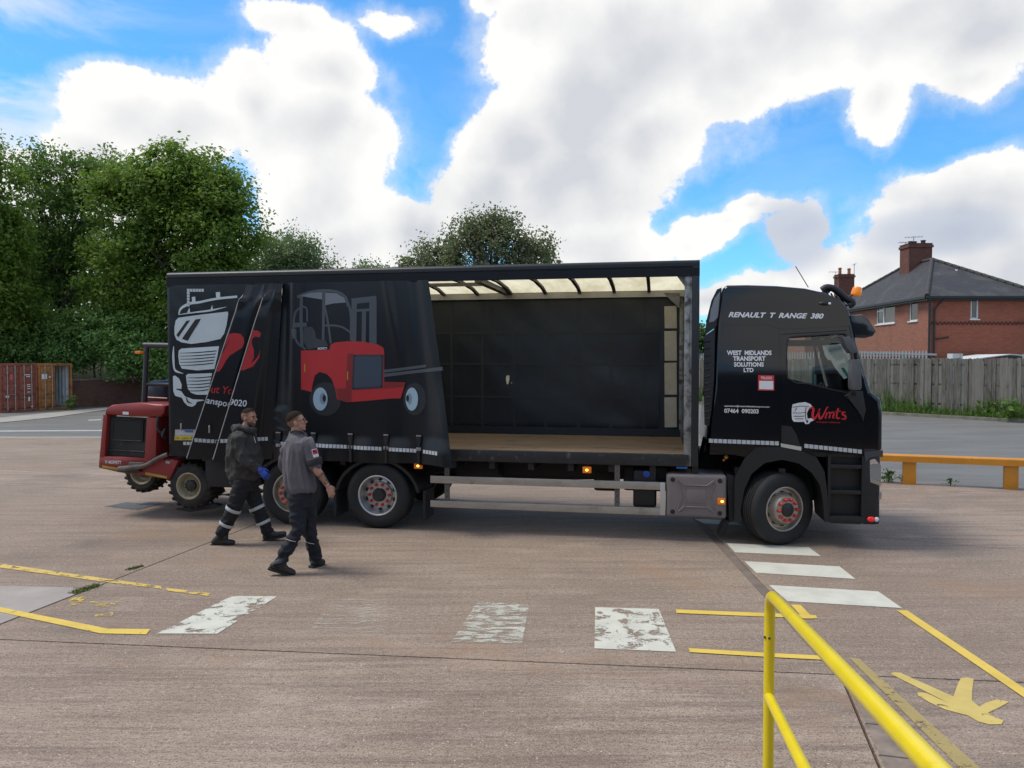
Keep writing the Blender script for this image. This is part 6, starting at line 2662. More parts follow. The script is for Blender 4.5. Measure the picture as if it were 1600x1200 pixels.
cab_text('RENAULT  T  RANGE  380', 1139, 486.5, 1289.5, 495, -2.6, shear=.35, bold=.035)
cab_text('WEST  MIDLANDS', 1136, 547.5, 1206, 555, 0, bold=.038)
cab_text('TRANSPORT', 1145.5, 556.5, 1196.5, 564, 0, bold=.038)
cab_text('SOLUTIONS', 1147, 566, 1193.5, 573, 0, bold=.038)
cab_text('LTD', 1162, 575, 1177.5, 581.5, 0, bold=.038)
cab_text('operations@westmidlandstransport.com', 1131.5, 632.5, 1202, 636, -1.6, bold=.015)
cab_text('07464  090203', 1131.5, 638, 1185, 645, -1.2, bold=.025)
sheet('red_notice', [(pp([(1184.5, 586), (1209.5, 586.5), (1209.5, 610.5), (1184, 610)]),)], cs, M_LETR, cab, lift=.018, step=(0, .08))
sheet('red_notice', [(pp([(1186, 595), (1208, 595.3), (1208, 608.5), (1186, 608)]),)], cs, M_LETW, cab, lift=.021, step=(0, .08))
cab_text('TRUCKS', 1188.5, 588.5, 1206, 592.6, 0, lift=.021, bold=.02)
Q7 = lambda x, y: P(1060 + x * .225, 400 + y * .225)
cabart = lambda nm, sh, m_, lift: sheet(nm, [conv(s_, Q7) for s_ in sh], cs, m_, cab, lift=lift, step=(0, .08))
cabart('emblem', [([(786, 1060), (792, 1030), (830, 1020), (880, 1014), (915, 1028), (930, 1048), (905, 1060), (890, 1090), (895, 1130), (920, 1125), (940, 1140), (915, 1150), (905, 1165), (880, 1166), (870, 1150), (835, 1152), (800, 1150), (788, 1135), (785, 1095)],)], M_LETW, .018)
cabart('emblem', [stroke([(792, 1050), (850, 1042), (905, 1046)], 4), stroke([(792, 1088), (840, 1090), (884, 1084)], 4), stroke([(800, 1112), (850, 1112), (872, 1110)], 5), stroke([(808, 1130), (866, 1130)], 4),
                  stroke([(884, 1050), (880, 1100), (884, 1140)], 5), stroke([(806, 1076), (822, 1052)], 4), (ellipse(892, 1148, 7, 10, 12),)], M_PRK, .021)
cabart('red_lettering', [
    stroke([(905, 1062), (925, 1052), (936, 1066), (930, 1100), (938, 1128), (952, 1120), (970, 1085), (980, 1060)], [6, 14, 17, 17, 17, 12, 10, 10]),
    stroke([(976, 1066), (972, 1100), (982, 1128), (1000, 1112), (1018, 1076), (1030, 1052), (1040, 1048)], [10, 16, 16, 12, 10, 8, 4]),
    stroke([(1018, 1128), (1030, 1086)], [11, 11]), stroke([(1028, 1098), (1045, 1084), (1052, 1096), (1044, 1126)], [5, 9, 12, 11]), stroke([(1048, 1104), (1066, 1084), (1078, 1094), (1070, 1120), (1084, 1124)], [5, 9, 12, 11, 5]),
    stroke([(1108, 1056), (1096, 1110), (1104, 1128), (1122, 1120)], [12, 12, 11, 4]), stroke([(1086, 1080), (1126, 1076)], [7, 8]),
    stroke([(1160, 1088), (1142, 1084), (1136, 1098), (1158, 1112), (1154, 1130), (1128, 1130)], [6, 11, 12, 13, 11, 5])], M_LETR, .019)
cab_text('transport solutions', 1275, 657.5, 1312, 661, -1, M_LETR, 'red_lettering')
# tape along the cab
for (xa, ya_, xb, yb_) in ((1107.5, 685.2, 1217.5, 689.5), (1256.5, 693.2, 1347, 702.5)):
    sq = []
    k = int((xb - xa) / 7)
    for i in range(k):
        t0, t1 = i / k, (i + .86) / k
        f = lambda t: (xa + (xb - xa) * t, ya_ + (yb_ - ya_) * t)
        (p, q_), (r_, s_) = f(t0), f(t1)
        sq.append((pp([(p, q_), (r_, s_), (r_, s_ + 6.2), (p, q_ + 6.2)]),))
    sheet('reflective_tape', sq, cs, M_TAPE, cab, lift=.019)['kind'] = 'stuff'
# inside the cab
M_SEAT = mat('seat_cloth', (.018, .020, .026), .85, var=.2, vscale=9)
for yc in (.62, 1.88):
    b = MB()
    b.box(-.55, -.02, yc - .26, yc + .26, 1.36, 1.55, .05, 3)
    b.build('seat', M_SEAT, cab)
    b = MB()
    b.prism([(-.68, 1.52), (-.50, 1.50), (-.56, 2.10), (-.60, 2.22), (-.74, 2.24), (-.78, 2.1)], yc - .25, yc + .25, bevel=.04)
    b.build('seat_back', M_SEAT, cab, ang=50)
b = MB()
b.prism([(.55, 1.25), (.95, 1.25), (.98, 1.78), (.80, 1.86), (.60, 1.80), (.52, 1.6)], .12, BW - .12, bevel=.03)
b.build('dashboard', M_PLAS, cab, ang=50)
b = MB()
mw = Matrix.Translation((.42, .62, 1.90)) @ Matrix.Rotation(R(-58), 4, 'Y')
b.tube([mw @ Vector((.22 * math.cos(2 * math.pi * k / 24), .22 * math.sin(2 * math.pi * k / 24), 0)) for k in range(24)], .017, 8, closed=True)
b.tube([mw @ Vector((-.2, 0, 0)), mw @ Vector((.2, 0, 0))], .02, 6)
b.tube([mw @ Vector((0, 0, 0)), mw @ Vector((0, 0, -.4))], .035, 8)
b.build('steering_wheel', M_PLAS, cab, ang=60)
b = MB()
b.box(-.75, .8, .14, BW - .14, 2.62, 2.66)
b.box(-.78, -.72, .1, BW - .1, 1.25, 2.62)
b.build('head_lining', M_SEAT, cab, ang=None)
b = MB()
b.box(.10, .28, 1.2, 1.5, 1.86, 1.98, .02)
b.build('cab_bag', mat('bag_blue', (.02, .11, .33), .6), cab)
b = MB()
b.box(-.2, .0, 1.1, 1.3, 2.34, 2.56, .02)
b.build('overhead_locker', M_SEAT, cab)
b = MB()
b.box(.75, .76, BW - .35, BW - .2, 2.0, 2.18)
b.build('green_sticker', mat('sticker_green', (.04, .36, .20), .5), cab)

# ------------------------------------------------------------------ truck mounted forklift on the tail
M_FRED = mat('forklift_red', (.235, .022, .020), .45, var=.18, vscale=2, dirt=(.10, .055, .04), dirt_amt=.28, dscale=3)
M_FGREY = mat('forklift_dark', (.020, .019, .018), .6, var=.3, vscale=5, dirt=(.06, .05, .04), dirt_amt=.3, dscale=4)
M_MUD = mat('muddy_rubber', (.022, .021, .019), .85, var=.3, vscale=6, dirt=(.075, .062, .045), dirt_amt=.35, dscale=5, bump=.004, bscale=30)
fk = empty('truck_forklift', TO, TA)
tag(fk, 'red truck mounted forklift hanging on the tail of the lorry', 'forklift')
FY0, FY1 = .03, 2.1
b = MB()
q = pp([(163, 648), (166, 638), (173, 633), (190, 631), (222, 630), (252, 631.5), (258, 634), (256, 645), (250, 652), (205, 651), (163, 648.5)], FY0)
b.prism(q[:-1], FY0, 1.35, bevel=.035)
b.build('hood', M_FRED, fk, ang=50)
sheet('hood_label', [(pp([(192, 643), (201.5, 643.5), (201.5, 648), (192, 647.5)], FY0),)], lambda x, z: FY0, M_LETW, fk, lift=.006)
b = MB()
b.prism(pp([(161, 648), (167.5, 648.5), (163, 716), (155, 716)], FY0), FY0, .25, bevel=.012)
b.build('corner_pillar', M_FRED, fk, ang=50)
b = MB()
b.prism(pp([(229, 652), (245, 652.5), (243, 722), (225, 718)], FY0), FY0, 1.3, bevel=.02)
b.build('engine_housing', M_FRED, fk, ang=50)
b = MB()
b.prism(pp([(161, 649), (166, 649), (162, 716), (156, 716)], FY0), 1.15, 1.35, bevel=.012)
b.build('corner_pillar', M_FRED, fk, ang=50)
b = MB()
b.prism(pp([(155, 713), (190, 714), (230, 717), (243, 719), (258, 718), (279, 719), (265, 749), (240, 745), (186, 738), (154, 731)], FY0), FY0, 1.9, bevel=.015)
b.build('base_frame', M_FRED, fk, ang=50)
sheet('yellow_edge', [(pp([(160, 726.5), (186, 731), (186, 735), (160, 730.5)], FY0),), (pp([(228, 737.5), (262, 744), (261, 748), (227, 741.5)], FY0),)], lambda x, z: FY0, mat('edge_yellow', (.42, .25, .03), .6, var=.3, vscale=9), fk, lift=.006)
sheet('white_lettering', [conv(text_shape('MOFFETT', [(170, 724.5), (190, 725.5), (190, 720), (170, 719.5)], .1, .02), lambda a, c: P(a, c, FY0))], lambda x, z: FY0, M_LETW, fk, lift=.007)
sheet('white_lettering', [(pp([(164, 719.5), (168, 718), (169, 723), (165.5, 724.5)], FY0),), (pp([(260, 719.8), (267, 721), (265, 725), (258.5, 723.5)], FY0),)], lambda x, z: FY0, mat('faded_vinyl', (.35, .33, .31), .6), fk, lift=.007)
b = MB()
b.prism(pp([(166.5, 650), (229, 653), (226, 715), (163.5, 712)], FY0 + .06), FY0 + .07, FY0 + .10)
gr = b.build('grille', M_FGREY, fk, ang=None)
b = MB()
b.prism(pp([(178, 656), (221, 658), (220, 688), (177, 686)], FY0 + .05), FY0 + .045, FY0 + .065)
b.build('radiator_mesh', mat('mesh_black', (.008, .008, .008), .7), gr, ang=None)
for pts in ([(176, 654.5), (223, 656.5)], [(223, 656.5), (222, 689.5)], [(222, 689.5), (175.5, 687.5)], [(176, 654.5), (175.5, 687.5)], [(166, 703), (226, 706)]):
    (xa, za), (xb, zb) = P(*pts[0], FY0 + .05), P(*pts[1], FY0 + .05)
    b = MB()
    b.tube([(xa, FY0 + .05, za), (xb, FY0 + .05, zb)], .012, 6)
    b.build('grille_bar', M_FGREY, gr)
for (px, py) in ((175, 660), (172, 697)):
    x, z = P(px, py, FY0)
    b = MB()
    b.ball((x, FY0 + .06, z), (.02, .01, .02), 8)
    b.build('latch', mat('latch_black', (.01, .01, .01), .4), gr)
(xa, za) = P(188, 690, FY0)
b = MB()
b.tube(catmull([(xa, FY0 + .03, za), (xa - .01, FY0 + .02, za - .04), (xa + .03, FY0 + .02, za - .05), (xa + .04, FY0 + .03, za - .02)], 4), .008, 6)
b.build('grille_hook', M_FGREY, gr)
# hoses and the lashing arm
def fpt(px, py, y):
    x, z = P(px, py, y)
    return (x, y, z)


for hp, r_ in (([(255, 634, .1), (248, 650, .05), (246, 668, .05), (252, 676, .08), (258, 668, .2)], .022), ([(250, 640, .2), (244, 660, .1), (243, 676, .1), (249, 680, .2)], .018), ([(258, 670, .1), (254, 680, .05), (259, 684, .1)], .025)):
    b = MB()
    b.tube(catmull([fpt(*p) for p in hp], 5), r_, 8)
    b.build('hydraulic_hose', M_FGREY, fk, ang=60)
b = MB()
b.tube(catmull([fpt(186, 733, .0), fpt(205, 731, -.02), fpt(228, 727, -.03), fpt(246, 717, -.02), fpt(262, 710, .02)], 5), [.045] * 8 + [.035] * 13, 8)
b.build('stabiliser_arm', mat('dirty_arm', (.11, .095, .08), .8, var=.4, vscale=8), fk, ang=60)
b = MB()
b.prism(pp([(202, 722), (224, 723), (226, 732), (202, 733)], -.02), -.04, .02, bevel=.01)
b.build('arm_bracket', MATS['dirty_arm'], fk, ang=50)
b = MB()
b.prism(pp([(186, 731), (214, 733), (222, 737), (210, 739), (186, 737)], -.0), -.02, .5, bevel=.006)
b.build('tow_plate', M_FGREY, fk, ang=50)


def lug_wheel(px, py, y, Rw, wd, rimm, name='wheel', face=True):
    x, z = P(px, py, y)
    w = empty(name, (x, y, z), 0, fk)
    A = axis_y(0, 0, 0)
    b = MB()
    b.lathe([(.19, -.02), (.205, .005), (.27, .015), (Rw - .04, .0), (Rw - .012, -.03), (Rw - .006, -wd / 2), (Rw - .012, -wd + .03), (Rw - .04, -wd), (.20, -wd), (.18, -wd * .5)], A, 44, closed=True)
    for k in range(20):
        for s_ in (0, 1):
            a = 2 * math.pi * (k + .5 * s_) / 20
            m_ = A @ Matrix.Rotation(a, 4, 'Z') @ Matrix.Translation((Rw - .012, 0, -.015 - wd * .5 * s_)) @ Matrix.Rotation(R(28 if s_ == 0 else -28), 4, 'X')
            b.box(-.03, .022, -.018, .018, -wd * .46, .01, 0, 1, m_)
    b.build('tyre', M_MUD, w, ang=35)
    b = MB()
    b.lathe([(.20, -.005), (.205, .008), (.19, .012), (.178, .0), (.165, -.05), (.15, -.10), (.11, -.105), (.10, -.08), (.0, -.08)], A, 36)
    b.build('rim', rimm, w, ang=40)
    b = MB()
    b.lathe([(.085, -.085), (.085, -.04), (.07, -.03), (0, -.03)], A, 20)
    b.build('hub', M_HUB, w, ang=40)
    for k in range(9):
        a = 2 * math.pi * k / 9
        b = MB()
        b.lathe([(.014, 0), (.014, .03), (0, .032)], A @ Matrix.Translation((.075 * math.cos(a), .075 * math.sin(a), -.055)), 8)
        b.build('wheel_nut', M_HUB, w)
    return w


M_CREAM = mat('cream_rim', (.36, .31, .20), .6, var=.2, vscale=9, dirt=(.12, .09, .06), dirt_amt=.35, dscale=9)
lug_wheel(295, 759.5, .06, .345, .34, M_CREAM)
lug_wheel(300, 759, 2.1, .345, .34, M_CREAM)
lug_wheel(221, 738, .95, .33, .30, M_CREAM)
b = MB()
for yy in (.45, 1.3):
    b.tube([fpt(225.5, 632, yy), fpt(228.5, 560, yy), fpt(229.5, 541, yy)], [.045, .040, .040], 8)
    b.tube([fpt(225, 539.5, yy), fpt(300, 541, yy)], .045, 8)
    b.tube([fpt(224, 600, yy), fpt(300, 602, yy)], .03, 8)
b.tube([fpt(228, 540, .45), fpt(228, 540, 1.3)], .045, 8)
b.build('roll_frame', mat('frame_grey', (.035, .036, .036), .5, var=.2), fk, ang=50)
b = MB()
x, z = P(218, 550.5, .4)
b.box(x - .05, x + .05, .35, .45, z - .02, z + .02, .008)
b.build('amber_lamp', M_AMBER, fk)
b = MB()
b.prism(pp([(239, 628), (238, 606), (243, 596), (252, 594), (275, 594), (280, 628)], .9), .75, 1.15, bevel=.05)
st = b.build('seat', mat('seat_vinyl', (.012, .016, .03), .3, coat=.3), fk, ang=50)
b = MB()
b.prism(pp([(243, 597.5), (250, 594), (276, 593.5), (276, 599)], .9), .72, 1.18, bevel=.02)
b.build('seat_top', mat('seat_blue', (.03, .06, .16), .35), st, ang=50)
b = MB()
b.tube([fpt(225, 621, .6), fpt(262, 623, .6)], .018, 6)
b.build('red_lever', M_FRED, fk)
for yy in (.25, 1.9):
    b = MB()
    b.prism(pp([(262, 724), (285, 722), (330, 735), (345, 770), (330, 780), (300, 765), (262, 750)], yy + .15), yy + .12, yy + .3, bevel=.02)
    b.build('wheel_arm', M_FGREY, fk, ang=50)
b = MB()
b.prism(pp([(275, 795), (335, 786), (346, 789), (340, 793), (300, 799)], .25), .2, .32, bevel=.006)
b.build('fork_tine', M_FGREY, fk)
b = MB()
b.prism(pp([(275, 795), (335, 786), (346, 789), (340, 793), (300, 799)], .25), 1.5, 1.62, bevel=.006)
b.build('fork_tine', M_FGREY, fk)
b = MB()
b.box(-8.84, -8.72, .2, 2.2, .35, 1.0, .02)
b.build('mast_foot', M_FGREY, fk)
# ------------------------------------------------------------------ the two men
def remesh(mb, name, m, parent, org, voxel=.008, smooth=4, fold=None, fac=.5):
    """weld overlapping shapes into one skin, smooth it, add cloth folds along the normals"""
    bmesh.ops.recalc_face_normals(mb.bm, faces=mb.bm.faces[:])
    me = bpy.data.meshes.new(name)
    mb.bm.to_mesh(me)
    mb.bm.free()
    o = bpy.data.objects.new(name, me)
    COL.objects.link(o)
    r = o.modifiers.new('r', 'REMESH')
    r.mode = 'VOXEL'
    r.voxel_size = voxel
    s = o.modifiers.new('s', 'SMOOTH')
    s.factor = fac
    s.iterations = smooth
    dg = bpy.context.evaluated_depsgraph_get()
    dg.update()
    me2 = bpy.data.meshes.new_from_object(o.evaluated_get(dg))
    bpy.data.objects.remove(o)
    bpy.data.meshes.remove(me)
    n = len(me2.vertices)
    co = np.empty(n * 3)
    me2.vertices.foreach_get('co', co)
    co = co.reshape(-1, 3)
    if fold:
        no = np.empty(n * 3)
        me2.vertex_normals.foreach_get('vector', no)
        no = no.reshape(-1, 3)
        d = np.array([fold(Vector(c)) for c in co])
        co = co + no * d[:, None]
    co = co - np.array(org)
    me2.vertices.foreach_set('co', co.ravel())
    me2.update()
    me2.name = name
    shade(me2, 180)
    me2.materials.clear()
    me2.materials.append(m)
    return link(bpy.data.objects.new(name, me2), parent)


def frame_of(fwd, up):
    f = Vector(fwd).normalized()
    l = Vector(up).cross(f).normalized()
    u = f.cross(l)
    return Matrix((f, l, u)).transposed().to_4x4()


def head_shapes(mb, c, fr, neck_to):
    M_ = Matrix.Translation(c) @ fr
    pt = lambda *a: M_ @ Vector(a)
    mb.ball(pt(-.008, 0, .020), (.096, .077, .098), 20, fr)
    mb.ball(pt(.022, 0, -.042), (.066, .059, .076), 18, fr)
    mb.ball(pt(.060, 0, -.098), (.024, .028, .020), 12, fr)
    mb.capsule(pt(.084, 0, .010), .0085, pt(.104, 0, -.026), .0125, 10)
    mb.ball(pt(.096, 0, -.032), (.012, .017, .009), 10, fr)
    mb.ball(pt(.076, 0, .024), (.016, .050, .013), 12, fr)
    mb.ball(pt(.082, 0, -.058), (.012, .024, .007), 10, fr)
    mb.ball(pt(.080, 0, -.071), (.012, .021, .008), 10, fr)
    for s in (-1, 1):
        mb.ball(pt(-.012, .077 * s, -.010), (.020, .010, .032), 12, fr)
        mb.ball(pt(.060, .040 * s, -.020), (.024, .020, .026), 10, fr)
    mb.capsule(pt(-.018, 0, -.070), .056, neck_to, .064, 16)
    return M_


def hair_piece(name, c, fr, parent, org, m, line, grow=1.0):
    b = MB()
    n, h = 40, 24
    rx, ry, rz = .101 * grow, .082 * grow, .103 * grow
    vs = {}
    for i in range(h + 1):
        for j in range(n):
            th, ph = math.pi * i / h, 2 * math.pi * j / n
            vs[i, j] = Vector((rx * math.sin(th) * math.cos(ph) - .010, ry * math.sin(th) * math.sin(ph), rz * math.cos(th) + .022))
    keep = lambda p: p.z > line(p.x, p.y)
    vm = {}
    V, Fc = [], []
    for i in range(h):
        for j in range(n):
            q = [vs[i, j], vs[i + 1, j], vs[i + 1, (j + 1) % n], vs[i, (j + 1) % n]]
            if all(keep(p) for p in q):
                ids = []
                for k in ((i, j), (i + 1, j), (i + 1, (j + 1) % n), (i, (j + 1) % n)):
                    if k not in vm:
                        vm[k] = len(V)
                        p = vs[k]
                        V.append(p * (1 + .012 * nz3(p.x * 60, p.y * 60, p.z * 60)))
                    ids.append(vm[k])
                Fc.append(ids)
    bm = bmesh.new()
    bv = [bm.verts.new(p) for p in V]
    for f in Fc:
        bm.faces.new([bv[i] for i in f])
    bmesh.ops.remove_doubles(bm, verts=bm.verts[:], dist=1e-5)
    bmesh.ops.solidify(bm, geom=bm.faces[:], thickness=.010)
    me = bpy.data.meshes.new(name)
    bm.to_mesh(me)
    bm.free()
    shade(me, 60)
    me.materials.append(m)
    o = link(bpy.data.objects.new(name, me), parent)
    o.matrix_local = Matrix.Translation(Vector(c) - Vector(org)) @ fr
    return o


def hand_shapes(mb, wrist, d, nrm, side, curl=.5, k=1.0):
    """palm, four fingers of different lengths and a thumb leaving the side of the palm; nrm points out of the palm"""
    d, nrm = Vector(d).normalized(), Vector(nrm)
    nrm = (nrm - d * nrm.dot(d)).normalized()
    a = d.cross(nrm) * side
    w = Vector(wrist)
    fr = Matrix((d, a, nrm)).transposed().to_4x4()
    mb.ball(w + d * .048 * k, (.052 * k, .041 * k, .017 * k), 14, fr)
    mb.capsule(w - d * .03 * k, .026 * k, w + d * .02 * k, .025 * k, 12)
    for off, ln in ((.033, .070), (.011, .080), (-.012, .075), (-.034, .058)):
        p = w + d * (.088 - abs(off - .005) * .25) * k + a * off * k
        ang = .15
        r = .0095 * k
        for s in range(3):
            ang += curl * (.45, .75, .55)[s]
            q = p + (d * math.cos(ang) + nrm * math.sin(ang) + a * off * .9) * ln * k * (.44, .32, .24)[s]
            mb.capsule(p, r, q, r * .9, 8)
            p, r = q, r * .92
    p = w + d * .022 * k + a * .034 * k
    q = p + (d * .70 + a * .55 + nrm * .45).normalized() * .042 * k
    mb.capsule(p, .013 * k, q, .0115 * k, 8)
    mb.capsule(q, .0112 * k, q + (d * .9 + a * .1 + nrm * .4).normalized() * .032 * k, .0095 * k, 8)


def ring(c, a, b, yaw, n=28, tilt=0.0):
    """ellipse: a to the side, b fore and aft; yaw 0 looks to +X"""
    f = Vector((math.cos(yaw), math.sin(yaw), tilt))
    r = Vector((math.sin(yaw), -math.cos(yaw), 0))
    out = []
    for i in range(n):
        t = 2 * math.pi * i / n
        cs_, sn = math.cos(t), math.sin(t)
        e = 2 / 2.4
        out.append(Vector(c) + f * b * abs(cs_) ** e * (1 if cs_ > 0 else -1) + r * a * abs(sn) ** e * (1 if sn > 0 else -1))
    return out


def band(name, p0, p1, t0, t1, r, m, parent, org):
    p0, p1 = Vector(p0), Vector(p1)
    a, c = p0.lerp(p1, t0), p0.lerp(p1, t1)
    b = MB()
    q = (c - a).to_track_quat('Z', 'Y').to_matrix().to_4x4()
    L = (c - a).length
    b.lathe([(r, 0), (r + .003, .004), (r + .003, L - .004), (r, L)], Matrix.Translation(a - Vector(org)) @ q, 26)
    return b.build(name, m, parent, ang=60)


M_SKIN = mat('skin', (.40, .205, .135), .5, var=.14, vscale=14)
M_SKIN2 = mat('skin_fair', (.43, .23, .155), .5, var=.14, vscale=14)
M_BOOT = mat('black_boot', (.017, .016, .015), .55, var=.3, vscale=14, dirt=(.06, .05, .04), dirt_amt=.2, dscale=9)
M_SOLE = mat('boot_sole', (.02, .02, .02), .8)
M_NAVY = mat('black_trousers', (.0085, .009, .012), .85, var=.3, vscale=5, bump=.002, bscale=90)
M_NAVY2 = mat('navy_trousers', (.009, .011, .018), .85, var=.3, vscale=5, bump=.002, bscale=90)
M_HOOD = mat('charcoal_hoodie', (.038, .036, .033), .9, var=.3, vscale=4, bump=.002, bscale=120, dirt=(.05, .046, .038), dirt_amt=.2, dscale=2.5)
M_SHIRT = mat('grey_sweatshirt', (.110, .100, .112), .9, var=.16, vscale=4, bump=.002, bscale=120)
M_CUFF = mat('dark_cuff', (.022, .022, .026), .9)
M_BANDR = mat('reflective_band', (.42, .42, .41), .4, var=.1, vscale=20)
M_GLOVE = mat('blue_glove', (.025, .075, .42), .5, var=.12, vscale=18)
M_HAIR = mat('dark_hair', (.026, .016, .010), .85, spec=.12, var=.4, vscale=60, bump=.003, bscale=220)
M_FADE = mat('cropped_hair', (.20, .115, .078), .85, spec=.15, var=.3, vscale=70)
M_STUB = mat('stubble', (.13, .075, .052), .7, var=.35, vscale=90)
M_EYE = mat('eye', (.03, .025, .022), .2)
Z4 = lambda x, y: (300 + x * .275, 600 + y * .275)


def eyes(c, fr, parent, org):
    for s in (-1, 1):
        b = MB()
        p = (Matrix.Translation(Vector(c) - Vector(org)) @ fr) @ Vector((.0805, .031 * s, .004))
        b.ball(p, (.010, .0135, .0075), 10, fr)
        b.build('eye', M_EYE, parent)
        b = MB()
        q = [(Matrix.Translation(Vector(c) - Vector(org)) @ fr) @ Vector(v) for v in ((.088, .016 * s, .022), (.086, .034 * s, .026), (.074, .050 * s, .020))]
        b.tube(q, [.004, .005, .003], 6)
        b.build('eyebrow', M_HAIR, parent)


def boot(parent, org, sole, heel, toe, ankle):
    """heel and toe: points on the sole line; ankle above"""
    heel, toe, ankle = Vector(heel), Vector(toe), Vector(ankle)
    mb = MB()
    d = (toe - heel).normalized()
    up = Vector((0, 0, 1)) - d * d.z
    up.normalize()
    mb.capsule(heel + d * .045 + up * .05, .042, toe - d * .06 + up * .045, .040, 14)
    mb.ball(toe - d * .045 + up * .044, (.055, .046, .036), 14, frame_of(d, up))
    mb.capsule(heel + d * .055 + up * .055, .047, ankle, .056, 14)
    mb.capsule(heel + d * .12 + up * .075, .046, ankle + d * .02, .052, 12)
    mb.capsule(heel + d * .17 + up * .06, .043, ankle + d * .03 + up * -.03, .048, 12)
    fr = frame_of(d, up)
    L = (toe - heel).length
    sole.append((heel, fr, L))
    remesh(mb, 'boot', M_BOOT, parent, org, .006, 4)


def build_soles(lst, parent, org):
    for heel, fr, L in lst:
        b = MB()
        m_ = Matrix.Translation(heel - Vector(org)) @ fr
        pl = [(0, -.034), (.02, -.043), (L * .45, -.038), (L * .7, -.047), (L * .9, -.036), (L, 0), (L * .9, .036), (L * .7, .047), (L * .45, .038), (.02, .043), (0, .034)]
        b.prism(pl, -.004, .022, axis='z', bevel=.005, m=m_)
        b.build('boot_sole', M_SOLE, parent)


def noise_fold(amp, sx, sz, seed, extra=None):
    def f(p):
        v = abs(nz3(p.x * sx + seed, p.y * sx, p.z * sz)) * -1.6 + .5
        v += .5 * nz3(p.x * sx * 2.3 + 5, p.y * sx * 2.3, p.z * sz * 2.1 + seed)
        d = amp * v
        if extra:
            d += extra(p)
        return d
    return f


